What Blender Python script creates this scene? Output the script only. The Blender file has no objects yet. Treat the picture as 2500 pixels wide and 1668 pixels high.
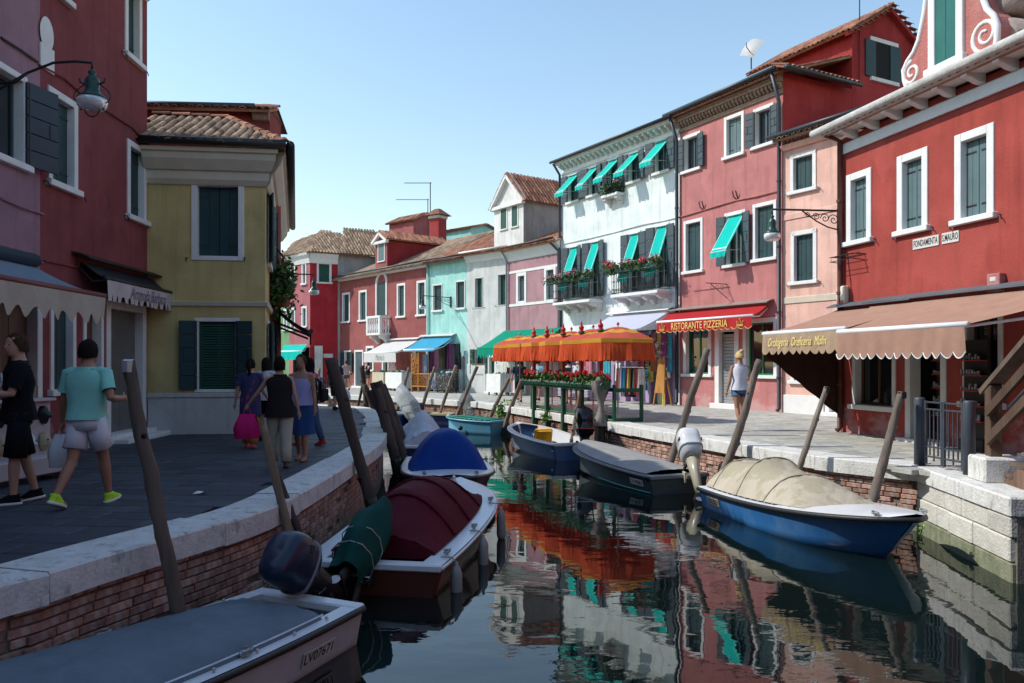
import bpy, math, random
from mathutils import Vector, Matrix, noise
R = math.radians
rnd = random.Random(11)
SC = bpy.context.scene
COL = SC.collection
# ------------------------------------------------------------------ camera, sky, sun, exposure
FPX, U0, V0, CZ, PZ = 1907.0, 1250.0, 887.0, 2.45, 0.95   # focal length and horizon in photo pixels; eye and pavement height over water
cam_d = bpy.data.cameras.new("camera"); cam = bpy.data.objects.new("camera", cam_d); COL.objects.link(cam)
cam.location = (0, 0, CZ); cam.rotation_euler = (R(90), 0, 0)
cam_d.sensor_width = 36; cam_d.lens = 36 * FPX / 2500; cam_d.shift_y = 53 / 2500
cam_d.clip_start = .05; cam_d.clip_end = 5000
SC.camera = cam
SUN_EL = 44.0
SUN_DIR = Vector((-1, .06, 0)).normalized() * math.cos(R(SUN_EL)) + Vector((0, 0, math.sin(R(SUN_EL))))
W = bpy.data.worlds.new("World"); SC.world = W; W.use_nodes = True
wn = W.node_tree.nodes; wl = W.node_tree.links
bg = wn["Background"]
sky = wn.new("ShaderNodeTexSky"); sky.sky_type = 'NISHITA'; sky.sun_disc = False
sky.sun_elevation = R(SUN_EL); sky.sun_rotation = math.atan2(SUN_DIR.x, SUN_DIR.y)
sky.air_density = 1.6; sky.dust_density = .3; sky.ozone_density = 2.5; sky.altitude = 0
wl.new(sky.outputs[0], bg.inputs[0]); bg.inputs[1].default_value = .12
sun_d = bpy.data.lights.new("sun", 'SUN'); sun_d.energy = 2.65; sun_d.angle = R(.53); sun_d.color = (1, .955, .88)
sun = bpy.data.objects.new("sun", sun_d); COL.objects.link(sun)
sun.rotation_euler = (-SUN_DIR).to_track_quat('-Z', 'Y').to_euler(); sun.location = (-20, 0, 30)
SC.view_settings.view_transform = 'Standard'; SC.view_settings.look = 'None'
SC.view_settings.gamma = 1; SC.view_settings.use_curve_mapping = False; SC.view_settings.exposure = .75
SC.render.engine = 'CYCLES'
SC.cycles.max_bounces = 6; SC.cycles.diffuse_bounces = 3; SC.cycles.glossy_bounces = 4
SC.cycles.transparent_max_bounces = 8; SC.cycles.caustics_reflective = False; SC.cycles.caustics_refractive = False
# ------------------------------------------------------------------ photo pixel -> place
def ray(u, v): return Vector(((u - U0) / FPX, 1, (V0 - v) / FPX))
def gp(u, v, z=PZ):
    d = ray(u, v); t = (z - CZ) / d.z
    return Vector((d.x * t, t, z))
def at(u, v, y):
    d = ray(u, v); return Vector((d.x * y, y, CZ + d.z * y))
def r1(x, y): return (x / 2.1778, y / 2.1778)
def r2(x, y): return (x / 2.1778, 600 + y / 2.1778)
def r3(x, y): return (560 + x / 3.0157, 780 + y / 3.0157)
def r4(x, y): return (650 + x / 2.5293, 380 + y / 2.5293)
def r5(x, y): return (1180 + x / 3.0154, 560 + y / 3.0154)
def r6(x, y): return (1340 + x / 2.6133, 250 + y / 2.6133)
def r7(x, y): return (1600 + x / 2.24, y / 2.24)
def r8(x, y): return (1580 + x / 2.2402, 650 + y / 2.2402)
def q2(x, y): return (860 + x / 6.0256, 800 + y / 6.0256)
def q3(x, y): return (1480 + x / 5.057, 740 + y / 5.057)
# ------------------------------------------------------------------ materials
MATS = {}
def mat(name, col, rough=.7, var=.12, scale=3., bump=0., bscale=40., stain=None, stain_amt=.0, stain_scale=1.2, stretch=(1, 1, 1), spec=.4,
        metal=0., coat=0., trans=0., tone=None, objvar=0., contrast=(.38, .68)):
    if name in MATS: return MATS[name]
    m = bpy.data.materials.new(name); m.use_nodes = True
    nt = m.node_tree; N = nt.nodes; L = nt.links; b = N["Principled BSDF"]
    b.inputs["Roughness"].default_value = rough; b.inputs["Metallic"].default_value = metal
    b.inputs["Specular IOR Level"].default_value = spec; b.inputs["Coat Weight"].default_value = coat; b.inputs["Coat Roughness"].default_value = .08
    tc = N.new("ShaderNodeTexCoord"); mp = N.new("ShaderNodeMapping"); mp.inputs["Scale"].default_value = stretch
    oi = N.new("ShaderNodeObjectInfo")
    L.new(tc.outputs["Object"], mp.inputs["Vector"])
    vec = mp.outputs[0]
    n1 = N.new("ShaderNodeTexNoise"); n1.inputs["Scale"].default_value = scale; n1.inputs["Detail"].default_value = 6; n1.inputs["Roughness"].default_value = .62
    n1.noise_dimensions = '4D'; L.new(oi.outputs["Random"], n1.inputs["W"])
    L.new(vec, n1.inputs["Vector"])
    c = Vector(col)
    rp = N.new("ShaderNodeValToRGB")
    e = rp.color_ramp.elements
    e[0].position = .3; e[1].position = .7
    lo = [max(0, x * (1 - var)) for x in c]; hi = [min(1, x * (1 + var)) for x in c]
    if tone: hi = list(tone)
    e[0].color = (*lo, 1); e[1].color = (*hi, 1)
    L.new(n1.outputs["Fac"], rp.inputs[0])
    out = rp.outputs[0]
    if stain:
        n2 = N.new("ShaderNodeTexNoise"); n2.inputs["Scale"].default_value = stain_scale; n2.inputs["Detail"].default_value = 9; n2.inputs["Roughness"].default_value = .7
        mp2 = N.new("ShaderNodeMapping"); mp2.inputs["Scale"].default_value = (1, 1, .38); mp2.inputs["Location"].default_value = (3.1, 7.7, 1.3)
        L.new(tc.outputs["Object"], mp2.inputs[0]); L.new(mp2.outputs[0], n2.inputs["Vector"])
        r2_ = N.new("ShaderNodeValToRGB"); r2_.color_ramp.elements[0].position = contrast[0] + .12; r2_.color_ramp.elements[1].position = contrast[1] + .06
        L.new(n2.outputs["Fac"], r2_.inputs[0])
        mu = N.new("ShaderNodeMath"); mu.operation = 'MULTIPLY'; mu.inputs[1].default_value = stain_amt; L.new(r2_.outputs[0], mu.inputs[0])
        mx = N.new("ShaderNodeMixRGB"); L.new(mu.outputs[0], mx.inputs[0]); L.new(out, mx.inputs[1]); mx.inputs[2].default_value = (*stain, 1)
        out = mx.outputs[0]
    if objvar:
        hs = N.new("ShaderNodeHueSaturation"); ma = N.new("ShaderNodeMapRange"); ma.inputs[3].default_value = 1 - objvar; ma.inputs[4].default_value = 1 + objvar
        L.new(oi.outputs["Random"], ma.inputs[0]); L.new(ma.outputs[0], hs.inputs["Value"]); L.new(out, hs.inputs["Color"]); out = hs.outputs[0]
    L.new(out, b.inputs["Base Color"])
    if trans: b.inputs["Transmission Weight"].default_value = trans
    if bump:
        n3 = N.new("ShaderNodeTexNoise"); n3.inputs["Scale"].default_value = bscale; n3.inputs["Detail"].default_value = 5; L.new(vec, n3.inputs["Vector"])
        bp = N.new("ShaderNodeBump"); bp.inputs["Strength"].default_value = bump; bp.inputs["Distance"].default_value = .02
        L.new(n3.outputs["Fac"], bp.inputs["Height"]); L.new(bp.outputs[0], b.inputs["Normal"])
    MATS[name] = m
    return m
def plaster(name, col, stain=None, amt=.45, rough=.9, var=.17, bump=.45, sc=.9):
    st = stain or tuple(min(1, x * .62) for x in col)
    if name in MATS: return MATS[name]
    m = mat(name, col, rough, var, 1.4, bump, 22, st, amt, sc, spec=.15)
    N = m.node_tree.nodes; L = m.node_tree.links; b = N["Principled BSDF"]; out = b.inputs["Base Color"].links[0].from_socket
    tc = N.new("ShaderNodeTexCoord"); sp = N.new("ShaderNodeSeparateXYZ"); L.new(tc.outputs["Object"], sp.inputs[0])
    def layer(scale, stretch, p0, p1, amount, colr, out, loc, zfade=None, detail=6):
        mp = N.new("ShaderNodeMapping"); mp.inputs["Scale"].default_value = stretch; mp.inputs["Location"].default_value = loc; L.new(tc.outputs["Object"], mp.inputs[0])
        n = N.new("ShaderNodeTexNoise"); n.inputs["Scale"].default_value = scale; n.inputs["Detail"].default_value = detail; n.inputs["Roughness"].default_value = .65; L.new(mp.outputs[0], n.inputs["Vector"]); f = n.outputs["Fac"]
        if zfade:
            mr = N.new("ShaderNodeMapRange"); mr.inputs[1].default_value = 0; mr.inputs[2].default_value = zfade; mr.inputs[3].default_value = .22; mr.inputs[4].default_value = -.35; L.new(sp.outputs[2], mr.inputs[0])
            ad = N.new("ShaderNodeMath"); L.new(f, ad.inputs[0]); L.new(mr.outputs[0], ad.inputs[1]); f = ad.outputs[0]
        rp = N.new("ShaderNodeMapRange"); rp.inputs[1].default_value = p0; rp.inputs[2].default_value = p1; rp.inputs[4].default_value = amount; L.new(f, rp.inputs[0])
        mx = N.new("ShaderNodeMixRGB"); L.new(rp.outputs[0], mx.inputs[0]); L.new(out, mx.inputs[1]); mx.inputs[2].default_value = (*colr, 1); return mx.outputs[0]
    out = layer(1.0, (4.5, 4.5, .3), .50, .72, .5, tuple(x * .55 for x in col), out, (2, 5, 1))
    out = layer(.55, (1, 1, .8), .53, .56, .3, tuple(min(.9, x * 1.25 + .02) for x in col), out, (9, 1, 4), detail=3)
    out = layer(2.2, (1, 1, 1.2), .56, .72, .7, tuple(min(.8, x * .6 + .22) for x in col), out, (4, 8, 2), 1.5)
    L.new(out, b.inputs["Base Color"]); return m
def fabric(name, col, var=.08, rough=.85, trans=False, **k):
    m = mat(name, col, rough, var, 4., .25, 18, spec=.1, **k)
    if trans and not m.get('tr'):
        nt = m.node_tree; N = nt.nodes; L = nt.links; b = N["Principled BSDF"]; o = N["Material Output"]
        t = N.new("ShaderNodeBsdfTranslucent"); t.inputs[0].default_value = (*col, 1)
        mx = N.new("ShaderNodeMixShader"); mx.inputs[0].default_value = .3
        L.new(b.outputs[0], mx.inputs[1]); L.new(t.outputs[0], mx.inputs[2]); L.new(mx.outputs[0], o.inputs[0]); m['tr'] = 1
    return m
def wood(name, col, dark=None, rough=.85):
    return mat(name, col, rough, .35, 6., .5, 30, dark or tuple(x * .4 for x in col), .6, 4., (1, 1, .12), spec=.2, objvar=.15)
WHITE = mat('white_stone', (.72, .72, .7), .8, .06, 5, .15, 30, (.42, .4, .36), .3, 2.5, spec=.2)
PAINTW = mat('white_paint', (.78, .78, .77), .5, .04, 3, spec=.4)
DARK = mat('dark_interior', (.012, .011, .01), .9, .2, 2)
IRON = mat('black_iron', (.012, .013, .014), .5, .2, 10, .2, 60, spec=.5)
GUTTER = mat('dark_gutter', (.025, .033, .042), .45, .2, 3, spec=.5)
GLASS = mat('window_glass', (.012, .016, .018), .04, .15, 1.5, spec=.9)
SHUT_D = mat('shutter_dark', (.012, .045, .048), .55, .15, 4, .15, 50, (.03, .08, .08), .4, 3)
SHUT_G = mat('shutter_grey', (.10, .16, .165), .6, .1, 4, .15, 50, (.06, .1, .1), .5, 3)
SHUT_GREEN = mat('shutter_green', (.008, .07, .045), .55, .15, 4, .15, 50)
SHUT_S = mat('shutter_slate', (.05, .075, .09), .6, .12, 4, .15, 50, (.03, .05, .06), .4, 3)
TEAL = fabric('teal_cloth', (.012, .62, .52), .06, trans=True)
TILE = mat('roof_tile', (.30, .14, .09), .9, .3, 5, .3, 40, (.36, .30, .22), .6, 2.2, objvar=.45, spec=.1)
TILE_OLD = mat('old_roof_tile', (.27, .19, .13), .9, .35, 5, .3, 40, (.12, .1, .08), .7, 2.2, objvar=.45, spec=.1)
ISTRIA = mat('istrian_stone', (.63, .62, .58), .85, .16, 6, .6, 35, (.16, .155, .14), .6, 9., spec=.2, contrast=(.42, .6))
# ------------------------------------------------------------------ mesh helpers
class MB:
    def __init__(s): s.v = []; s.f = []; s.m = []
    def add(s, vs, fs, mi=0):
        o = len(s.v); s.v += [tuple(v) for v in vs]; s.f += [tuple(i + o for i in f) for f in fs]; s.m += [mi] * len(fs); return s
    def box(s, x0, x1, y0, y1, z0, z1, mi=0):
        return s.add([(x0, y0, z0), (x1, y0, z0), (x1, y1, z0), (x0, y1, z0), (x0, y0, z1), (x1, y0, z1), (x1, y1, z1), (x0, y1, z1)],
                     [(3, 2, 1, 0), (4, 5, 6, 7), (0, 1, 5, 4), (1, 2, 6, 5), (2, 3, 7, 6), (3, 0, 4, 7)], mi)
    def cbox(s, x0, x1, y0, y1, z0, z1, c=.01, mi=0):
        """box whose edges are chamfered"""
        X = (x0, x1); Y = (y0, y1); Z = (z0, z1); idx = {}; vs = []
        for i in (0, 1):
            for j in (0, 1):
                for k in (0, 1):
                    sx, sy, sz = (1, -1)[i], (1, -1)[j], (1, -1)[k]
                    for a, p in enumerate(((0, c, c), (c, 0, c), (c, c, 0))):
                        idx[i, j, k, a] = len(vs); vs.append((X[i] + sx * p[0], Y[j] + sy * p[1], Z[k] + sz * p[2]))
        fs = []
        q = lambda *t: [idx[x] for x in t]
        fs.append(q((0, 0, 0, 0), (0, 0, 1, 0), (0, 1, 1, 0), (0, 1, 0, 0))); fs.append(q((1, 0, 0, 0), (1, 1, 0, 0), (1, 1, 1, 0), (1, 0, 1, 0)))
        fs.append(q((0, 0, 0, 1), (1, 0, 0, 1), (1, 0, 1, 1), (0, 0, 1, 1))); fs.append(q((0, 1, 0, 1), (0, 1, 1, 1), (1, 1, 1, 1), (1, 1, 0, 1)))
        fs.append(q((0, 0, 0, 2), (0, 1, 0, 2), (1, 1, 0, 2), (1, 0, 0, 2))); fs.append(q((0, 0, 1, 2), (1, 0, 1, 2), (1, 1, 1, 2), (0, 1, 1, 2)))
        for i in (0, 1):
            for j in (0, 1):
                fs.append(q((i, j, 0, 0), (i, j, 1, 0), (i, j, 1, 1), (i, j, 0, 1)))
                fs.append(q((0, i, j, 1), (1, i, j, 1), (1, i, j, 2), (0, i, j, 2)))
                fs.append(q((i, 0, j, 0), (i, 1, j, 0), (i, 1, j, 2), (i, 0, j, 2)))
                for k in (0, 1): fs.append(q((i, j, k, 0), (i, j, k, 1), (i, j, k, 2)))
        return s.add(vs, fs, mi)
    def beam(s, p, q, w, h=None, up=(0, 0, 1), mi=0):
        p = Vector(p); q = Vector(q); h = h or w; d = (q - p).normalized(); up = Vector(up)
        if abs(d.dot(up)) > .98: up = Vector((0, 1, 0))
        x = d.cross(up).normalized() * w / 2; y = x.normalized().cross(d) * h / 2
        vs = [p - x - y, p + x - y, p + x + y, p - x + y, q - x - y, q + x - y, q + x + y, q - x + y]
        return s.add(vs, [(0, 1, 2, 3), (7, 6, 5, 4), (0, 4, 5, 1), (1, 5, 6, 2), (2, 6, 7, 3), (3, 7, 4, 0)], mi)
    def tube(s, pts, rad, n=8, mi=0, cap=True):
        pts = [Vector(p) for p in pts]; k = len(pts)
        rad = rad if isinstance(rad, (list, tuple)) else [rad] * k
        vs = []; prev = None
        for i, p in enumerate(pts):
            d = (pts[min(i + 1, k - 1)] - pts[max(i - 1, 0)]).normalized()
            a = prev if prev is not None else (Vector((0, 0, 1)) if abs(d.z) < .9 else Vector((1, 0, 0)))
            x = (a - d * a.dot(d)).normalized(); prev = x; y = d.cross(x)
            r = rad[i]; rx, ry = r if isinstance(r, (list, tuple)) else (r, r)
            vs += [p + x * math.cos(2 * math.pi * j / n) * rx + y * math.sin(2 * math.pi * j / n) * ry for j in range(n)]
        fs = [(i * n + j, i * n + (j + 1) % n, (i + 1) * n + (j + 1) % n, (i + 1) * n + j) for i in range(k - 1) for j in range(n)]
        if cap: fs += [tuple(range(n - 1, -1, -1)), tuple((k - 1) * n + j for j in range(n))]
        return s.add(vs, fs, mi)
    def lathe(s, prof, c=(0, 0, 0), n=12, mi=0, M=None):
        c = Vector(c); vs = []
        for r, z in prof:
            for j in range(n):
                p = Vector((r * math.cos(2 * math.pi * j / n), r * math.sin(2 * math.pi * j / n), z))
                vs.append((M @ p if M else p) + c)
        k = len(prof)
        fs = [(i * n + j, i * n + (j + 1) % n, (i + 1) * n + (j + 1) % n, (i + 1) * n + j) for i in range(k - 1) for j in range(n)]
        fs += [tuple(range(n - 1, -1, -1)), tuple((k - 1) * n + j for j in range(n))]
        return s.add(vs, fs, mi)
    def grid(s, fn, nu, nv, mi=0, close=False):
        vs = [fn(i / nu, j / nv) for i in range(nu + 1) for j in range(nv + 1)]
        fs = [(i * (nv + 1) + j, (i + 1) * (nv + 1) + j, (i + 1) * (nv + 1) + j + 1, i * (nv + 1) + j + 1) for i in range(nu) for j in range(nv)]
        return s.add(vs, fs, mi)
    def prism(s, poly, a, b, axis=1, mi=0):
        """2-D outline swept from a to b along an axis (0 x, 1 y, 2 z)"""
        def p3(p, t): return (t, p[0], p[1]) if axis == 0 else (p[0], t, p[1]) if axis == 1 else (p[0], p[1], t)
        n = len(poly); vs = [p3(p, a) for p in poly] + [p3(p, b) for p in poly]
        return s.add(vs, [tuple(range(n)), tuple(range(2 * n - 1, n - 1, -1))] + [(i, i + n, (i + 1) % n + n, (i + 1) % n) for i in range(n)], mi)
    def ball(s, c, r, nu=8, nv=6, mi=0):
        c = Vector(c); r = r if isinstance(r, (list, tuple)) else (r, r, r)
        return s.grid(lambda a, b: (c.x + r[0] * math.cos(2 * math.pi * a) * math.sin(math.pi * b), c.y + r[1] * math.sin(2 * math.pi * a) * math.sin(math.pi * b), c.z - r[2] * math.cos(math.pi * b)), nu, nv, mi)
    def mesh(s, name):
        me = bpy.data.meshes.new(name); me.from_pydata(s.v, [], s.f)
        if any(s.m): me.polygons.foreach_set('material_index', s.m)
        return me
    def build(s, name, m, parent=None, smooth=False, label=None, kind=None, mw=None):
        return obj(name, s.mesh(name), m, parent, smooth, label, kind, mw)
def obj(name, me, m=None, parent=None, smooth=False, label=None, kind=None, mw=None):
    if m and not me.materials:
        for x in (m if isinstance(m, (list, tuple)) else [m]): me.materials.append(x)
    if smooth: me.polygons.foreach_set('use_smooth', [True] * len(me.polygons))
    o = bpy.data.objects.new(name, me); COL.objects.link(o)
    if parent: o.parent = parent
    if mw is not None: o.matrix_basis = mw
    if label: o['label'] = label
    if kind: o['kind'] = kind
    return o
def tag(o, label, cat=None, group=None, kind=None):
    o['label'] = label
    if cat: o['category'] = cat
    if group: o['group'] = group
    if kind: o['kind'] = kind
    return o
def thing(name, label, cat, loc=(0, 0, 0), rotz=0, group=None):
    o = bpy.data.objects.new(name, None); COL.objects.link(o); o.empty_display_size = .2
    o.location = loc; o.rotation_euler = (0, 0, rotz)
    return tag(o, label, cat, group)
def pieces(name, parent, items, m, limit=300, stuff='far_pieces', dist=None):
    """items: (mesh, matrix in the parent's frame); nearest 'limit' become objects, the rest one mesh"""
    pm = parent_world(parent)
    key = dist or (lambda it: (pm @ it[1].translation - Vector((0, 0, CZ))).length)
    items = sorted(items, key=key)
    for me, M in items[:limit]: obj(name, me, m, parent, mw=M)
    if items[limit:]:
        b = MB()
        for me, M in items[limit:]:
            b.add([M @ v.co for v in me.vertices], [tuple(p.vertices) for p in me.polygons])
        b.build(stuff, m, parent, kind='stuff')
def parent_world(o):
    M = Matrix.Identity(4)
    while o: M = o.matrix_basis @ M; o = o.parent
    return M
TEXTS = []
def text(parent, s, w, h, M, m, shear=0., name='lettering', bold=0.):
    """flat print, w x h metres, in the XZ plane of M, centred"""
    cu = bpy.data.curves.new(name, 'FONT'); cu.body = s; cu.size = 1; cu.shear = shear; cu.align_x = 'CENTER'; cu.align_y = 'CENTER'; cu.offset = bold
    cu.resolution_u = 3; cu.materials.append(m)
    o = bpy.data.objects.new(name, cu); COL.objects.link(o); o.parent = parent
    TEXTS.append((o, w, h, M)); return o
def fit_texts():
    bpy.context.view_layer.update(); dg = bpy.context.evaluated_depsgraph_get()
    for o, w, h, M in TEXTS:
        d = o.dimensions.copy(); me = bpy.data.meshes.new_from_object(o.evaluated_get(dg)); mt = o.data.materials[0]; p = o.parent; nm = o.name
        bpy.data.objects.remove(o); me.materials.clear()
        obj(nm.split('.')[0], me, mt, p, mw=M @ Matrix.Rotation(R(90), 4, 'X') @ Matrix.Diagonal((w / max(d.x, .01), h / max(d.y, .01), 1, 1)))
def T(x, y, z): return Matrix.Translation((x, y, z))
def Rz(a): return Matrix.Rotation(a, 4, 'Z')
def Rx(a): return Matrix.Rotation(a, 4, 'X')
def Ry(a): return Matrix.Rotation(a, 4, 'Y')
# ------------------------------------------------------------------ water
def water_mat():
    m = bpy.data.materials.new('canal_water'); m.use_nodes = True
    N = m.node_tree.nodes; L = m.node_tree.links; b = N["Principled BSDF"]
    b.inputs["Base Color"].default_value = (.004, .010, .0095, 1); b.inputs["Roughness"].default_value = .015; b.inputs["IOR"].default_value = 1.62
    tc = N.new("ShaderNodeTexCoord"); prev = None
    for sc, st, amt in ((.8, (1, 1.5, 1), .007), (3.2, (.8, 1.5, 1), .003), (11, (.7, 1.4, 1), .0007)):
        mp = N.new("ShaderNodeMapping"); mp.inputs["Scale"].default_value = st; mp.inputs["Rotation"].default_value = (0, 0, R(12 * sc))
        L.new(tc.outputs["Object"], mp.inputs[0])
        n = N.new("ShaderNodeTexNoise"); n.inputs["Scale"].default_value = sc; n.inputs["Detail"].default_value = 2; n.inputs["Roughness"].default_value = .45
        L.new(mp.outputs[0], n.inputs["Vector"])
        bp = N.new("ShaderNodeBump"); bp.inputs["Distance"].default_value = amt; bp.inputs["Strength"].default_value = 1
        if sc > 2:
            n2 = N.new("ShaderNodeTexNoise"); n2.inputs["Scale"].default_value = .55; n2.inputs["Detail"].default_value = 1
            rp = N.new("ShaderNodeValToRGB"); rp.color_ramp.elements[0].position = .38; rp.color_ramp.elements[1].position = .66
            rp.color_ramp.elements[0].color = (.12, .12, .12, 1)
            L.new(tc.outputs["Object"], n2.inputs["Vector"]); L.new(n2.outputs["Fac"], rp.inputs[0]); L.new(rp.outputs[0], bp.inputs["Strength"])
        L.new(n.outputs["Fac"], bp.inputs["Height"])
        if prev: L.new(prev.outputs[0], bp.inputs["Normal"])
        prev = bp
    L.new(prev.outputs[0], b.inputs["Normal"]); return m
tag(MB().add([(-900, -60, 0), (900, -60, 0), (900, 1500, 0), (-900, 1500, 0)], [(0, 1, 2, 3)]).build('canal_water', water_mat()), 'dark green canal water mirroring the painted houses', kind='structure')
# ------------------------------------------------------------------ quay lines (outer top edge of the coping)
QL = [(-4.3, 1.0), (-3.9, 3.6), (-3.48, 5.31), (-3.34, 5.57), (-3.21, 6.03), (-2.96, 6.72), (-2.7, 7.45), (-2.54, 8.1), (-2.46, 9.2), (-2.44, 10.6), (-2.44, 12), (-2.46, 13.6), (-2.56, 15.4), (-2.95, 18.1), (-3.7, 22), (-4.55, 25.4), (-5.1, 26.7), (-6.2, 27.7), (-9, 30), (-15, 34.5), (-30, 45)]
QR = [(5.58, 8.77), (5.9, 11.35), (5.25, 12.1), (4.83, 12.75), (4.37, 13.95), (3.87, 15.46), (3.06, 17.7), (2.4, 20.1), (1.54, 22.75), (.51, 25.4), (-1.12, 29.6), (-2.8, 31.8), (-4.9, 34), (-7.8, 36.9), (-13, 41.2), (-32, 56)]
def smooth(P, step=.25):
    P = [Vector(p) for p in P]; out = []
    for i in range(len(P) - 1):
        a, b, c, d = P[max(i - 1, 0)], P[i], P[i + 1], P[min(i + 2, len(P) - 1)]
        n = max(1, int((c - b).length / step))
        for k in range(n):
            t = k / n
            out.append(.5 * ((2 * b) + (c - a) * t + (2 * a - 5 * b + 4 * c - d) * t * t + (3 * b - a - 3 * c + d) * t ** 3) if (c - b).length < 6 else b.lerp(c, t))
    return out + [P[-1]]
class Line:
    def __init__(s, pts):
        s.p = pts; s.a = [0.]
        for a, b in zip(pts, pts[1:]): s.a.append(s.a[-1] + (b - a).length)
        s.L = s.a[-1]
    def at(s, t):
        t = min(max(t, 0), s.L - 1e-4)
        lo, hi = 0, len(s.a) - 1
        while hi - lo > 1:
            m = (lo + hi) // 2
            if s.a[m] <= t: lo = m
            else: hi = m
        f = (t - s.a[lo]) / max(s.a[hi] - s.a[lo], 1e-6)
        return s.p[lo].lerp(s.p[hi], f), (s.p[hi] - s.p[lo]).normalized()
LL = Line(smooth(QL)); LR = Line(smooth(QR[:1]) + smooth(QR[1:]) if False else smooth(QR[1:]))
BRICK = mat('quay_brick', (.37, .20, .15), .9, .3, 8, .6, 50, (.50, .44, .39), .6, 6., objvar=.3, contrast=(.38, .56), spec=.1)
MORTAR = mat('quay_mortar', (.17, .15, .125), .95, .3, 6, .7, 40, (.05, .07, .03), .5, 2)
ALGAE = mat('algae_stone', (.22, .23, .15), .85, .3, 7, .6, 40, (.05, .10, .02), .8, 2.2)
def ribbon(line, t0, t1, off, z0, z1, sgn, n=120):
    b = MB()
    def fn(a, c):
        p, d = line.at(t0 + (t1 - t0) * a); nrm = Vector((-d.y, d.x)) * sgn * off
        return (p.x + nrm.x, p.y + nrm.y, z0 + (z1 - z0) * c)
    return b.grid(fn, n, 1)
def quay(line, sgn, t0, t1, name_label, brick_to, seed, brick_from=0., limit=300):
    """sgn +1: land lies to the left of the walking direction"""
    g = random.Random(seed)
    p0, _ = line.at(t0)
    root = thing('quay_wall', name_label, 'quay wall', (p0.x, p0.y, 0)); inv = T(-p0.x, -p0.y, 0)
    b = ribbon(line, t0, t1, .075, -.6, .75, sgn); b.v = [tuple(inv @ Vector(v)) for v in b.v]; b.build('mortar_core', MORTAR, root)
    # slimy foot of the wall
    b = MB()
    def foot(a, c):
        p, d = line.at(t0 + (t1 - t0) * a); k = .055 - .03 * c
        n = Vector((-d.y, d.x)) * sgn * (.075 - k); z = -.5 + (.5 + .17 + .07 * noise.noise(Vector((p.x * 1.3, p.y * 1.3, 3)))) * c
        return tuple(inv @ Vector((p.x + n.x, p.y + n.y, z)))
    b.grid(foot, 200, 2); b.build('algae_foot', ALGAE, root)
    # coping stones
    t = t0; items = []
    while t < t1:
        w = g.uniform(1.1, 1.9); e = min(t + w, t1)
        m = MB(); nn = 4; top = []
        o, _ = line.at((t + e) / 2)
        z1 = PZ + .012 + g.uniform(-.006, .006); z0 = z1 - .21 - g.uniform(0, .02); wid = .46 + g.uniform(-.03, .05)
        prof = [(-.05, z0), (-.05, z1 - .02), (-.035, z1), (wid - .01, z1), (wid, z1 - .012), (wid, z0)]
        vs = []
        for k in range(nn + 1):
            p, d = line.at(t + .004 + (e - t - .008) * k / nn); n = Vector((-d.y, d.x)) * sgn
            for q, z in prof:
                jit = g.uniform(-.004, .004) if 0 < q + .1 < .1 else 0
                vs.append((p.x + n.x * (q + jit) - o.x, p.y + n.y * (q + jit) - o.y, z - PZ))
        np_ = len(prof)
        fs = [(k * np_ + i, k * np_ + (i + 1) % np_, (k + 1) * np_ + (i + 1) % np_, (k + 1) * np_ + i) for k in range(nn) for i in range(np_)]
        fs += [tuple(range(np_ - 1, -1, -1)), tuple(nn * np_ + i for i in range(np_))]
        m.add(vs, fs)
        items.append((m.mesh('coping_stone'), inv @ T(o.x, o.y, PZ))); t = e
    pieces('coping_stone', root, items, ISTRIA)
    # bricks
    var = []
    for k in range(6):
        m = MB(); l = .115 if k > 1 else .055
        m.cbox(-l + g.uniform(-.004, .004), l + g.uniform(-.004, .004), -.028 - g.uniform(0, .008), .03, -.031 + g.uniform(-.003, .003), .031 + g.uniform(-.003, .003), .006); var.append((m.mesh('brick'), l))
    items = []
    for c in range(9):
        z = .715 - c * .076; t = t0 + brick_from + g.uniform(0, .2)
        while t < brick_to:
            me, l = var[0 if g.random() < .12 else g.randrange(2, 6)]
            if g.random() > .03:
                p, d = line.at(t + l); n = Vector((-d.y, d.x)) * sgn
                a = math.atan2(d.y, d.x) + (0 if sgn > 0 else math.pi)
                items.append((me, inv @ T(p.x + n.x * .07, p.y + n.y * .07, z) @ Rz(a) @ Ry(g.uniform(-.01, .01))))
            t += 2 * l + .012
    pieces('brick', root, items, BRICK, limit, 'far_brickwork')
    return root
quay(LL, 1, .5, LL.L - .5, 'shaded brick quay wall with worn stone coping on the left bank', 30, 3, 2.6)
quay(LR, -1, 0, LR.L - .5, 'sunlit brick quay wall with pale stone coping on the right bank', 32, 5)
# ------------------------------------------------------------------ land sheets and pavers
PAVE = mat('paving_bed', (.12, .115, .11), .95, .2, 4, .3, 40)
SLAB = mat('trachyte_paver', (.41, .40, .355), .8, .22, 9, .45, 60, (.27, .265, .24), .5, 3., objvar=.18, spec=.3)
SLAB_L = mat('trachyte_paver_shaded', (.042, .052, .066), .55, .22, 9, .45, 60, (.032, .038, .047), .5, 3., objvar=.28, spec=.4)  # paver copy with the left bank's shade put into its colour
def land(name, edge, far, label):
    vs = [(p[0], p[1], PZ - .04) for p in edge] + [(p[0], p[1], PZ - .04) for p in far]
    tag(MB().add(vs, [tuple(range(len(vs)))]).build(name, PAVE), label, kind='structure')
    return [o for o in COL.objects if o.name == name][0]
def inset(line, sgn, d, n=90):
    out = []
    for i in range(n + 1):
        p, t = line.at(line.L * i / n); out.append((p.x - t.y * sgn * d, p.y + t.x * sgn * d))
    return out
el = inset(LL, 1, .2); er = inset(LR, -1, .2)
landL = land('pavement_left', el, [(-300, 200), (-300, -40), (-6, -40)], 'shaded stone pavement along the left bank')
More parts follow.
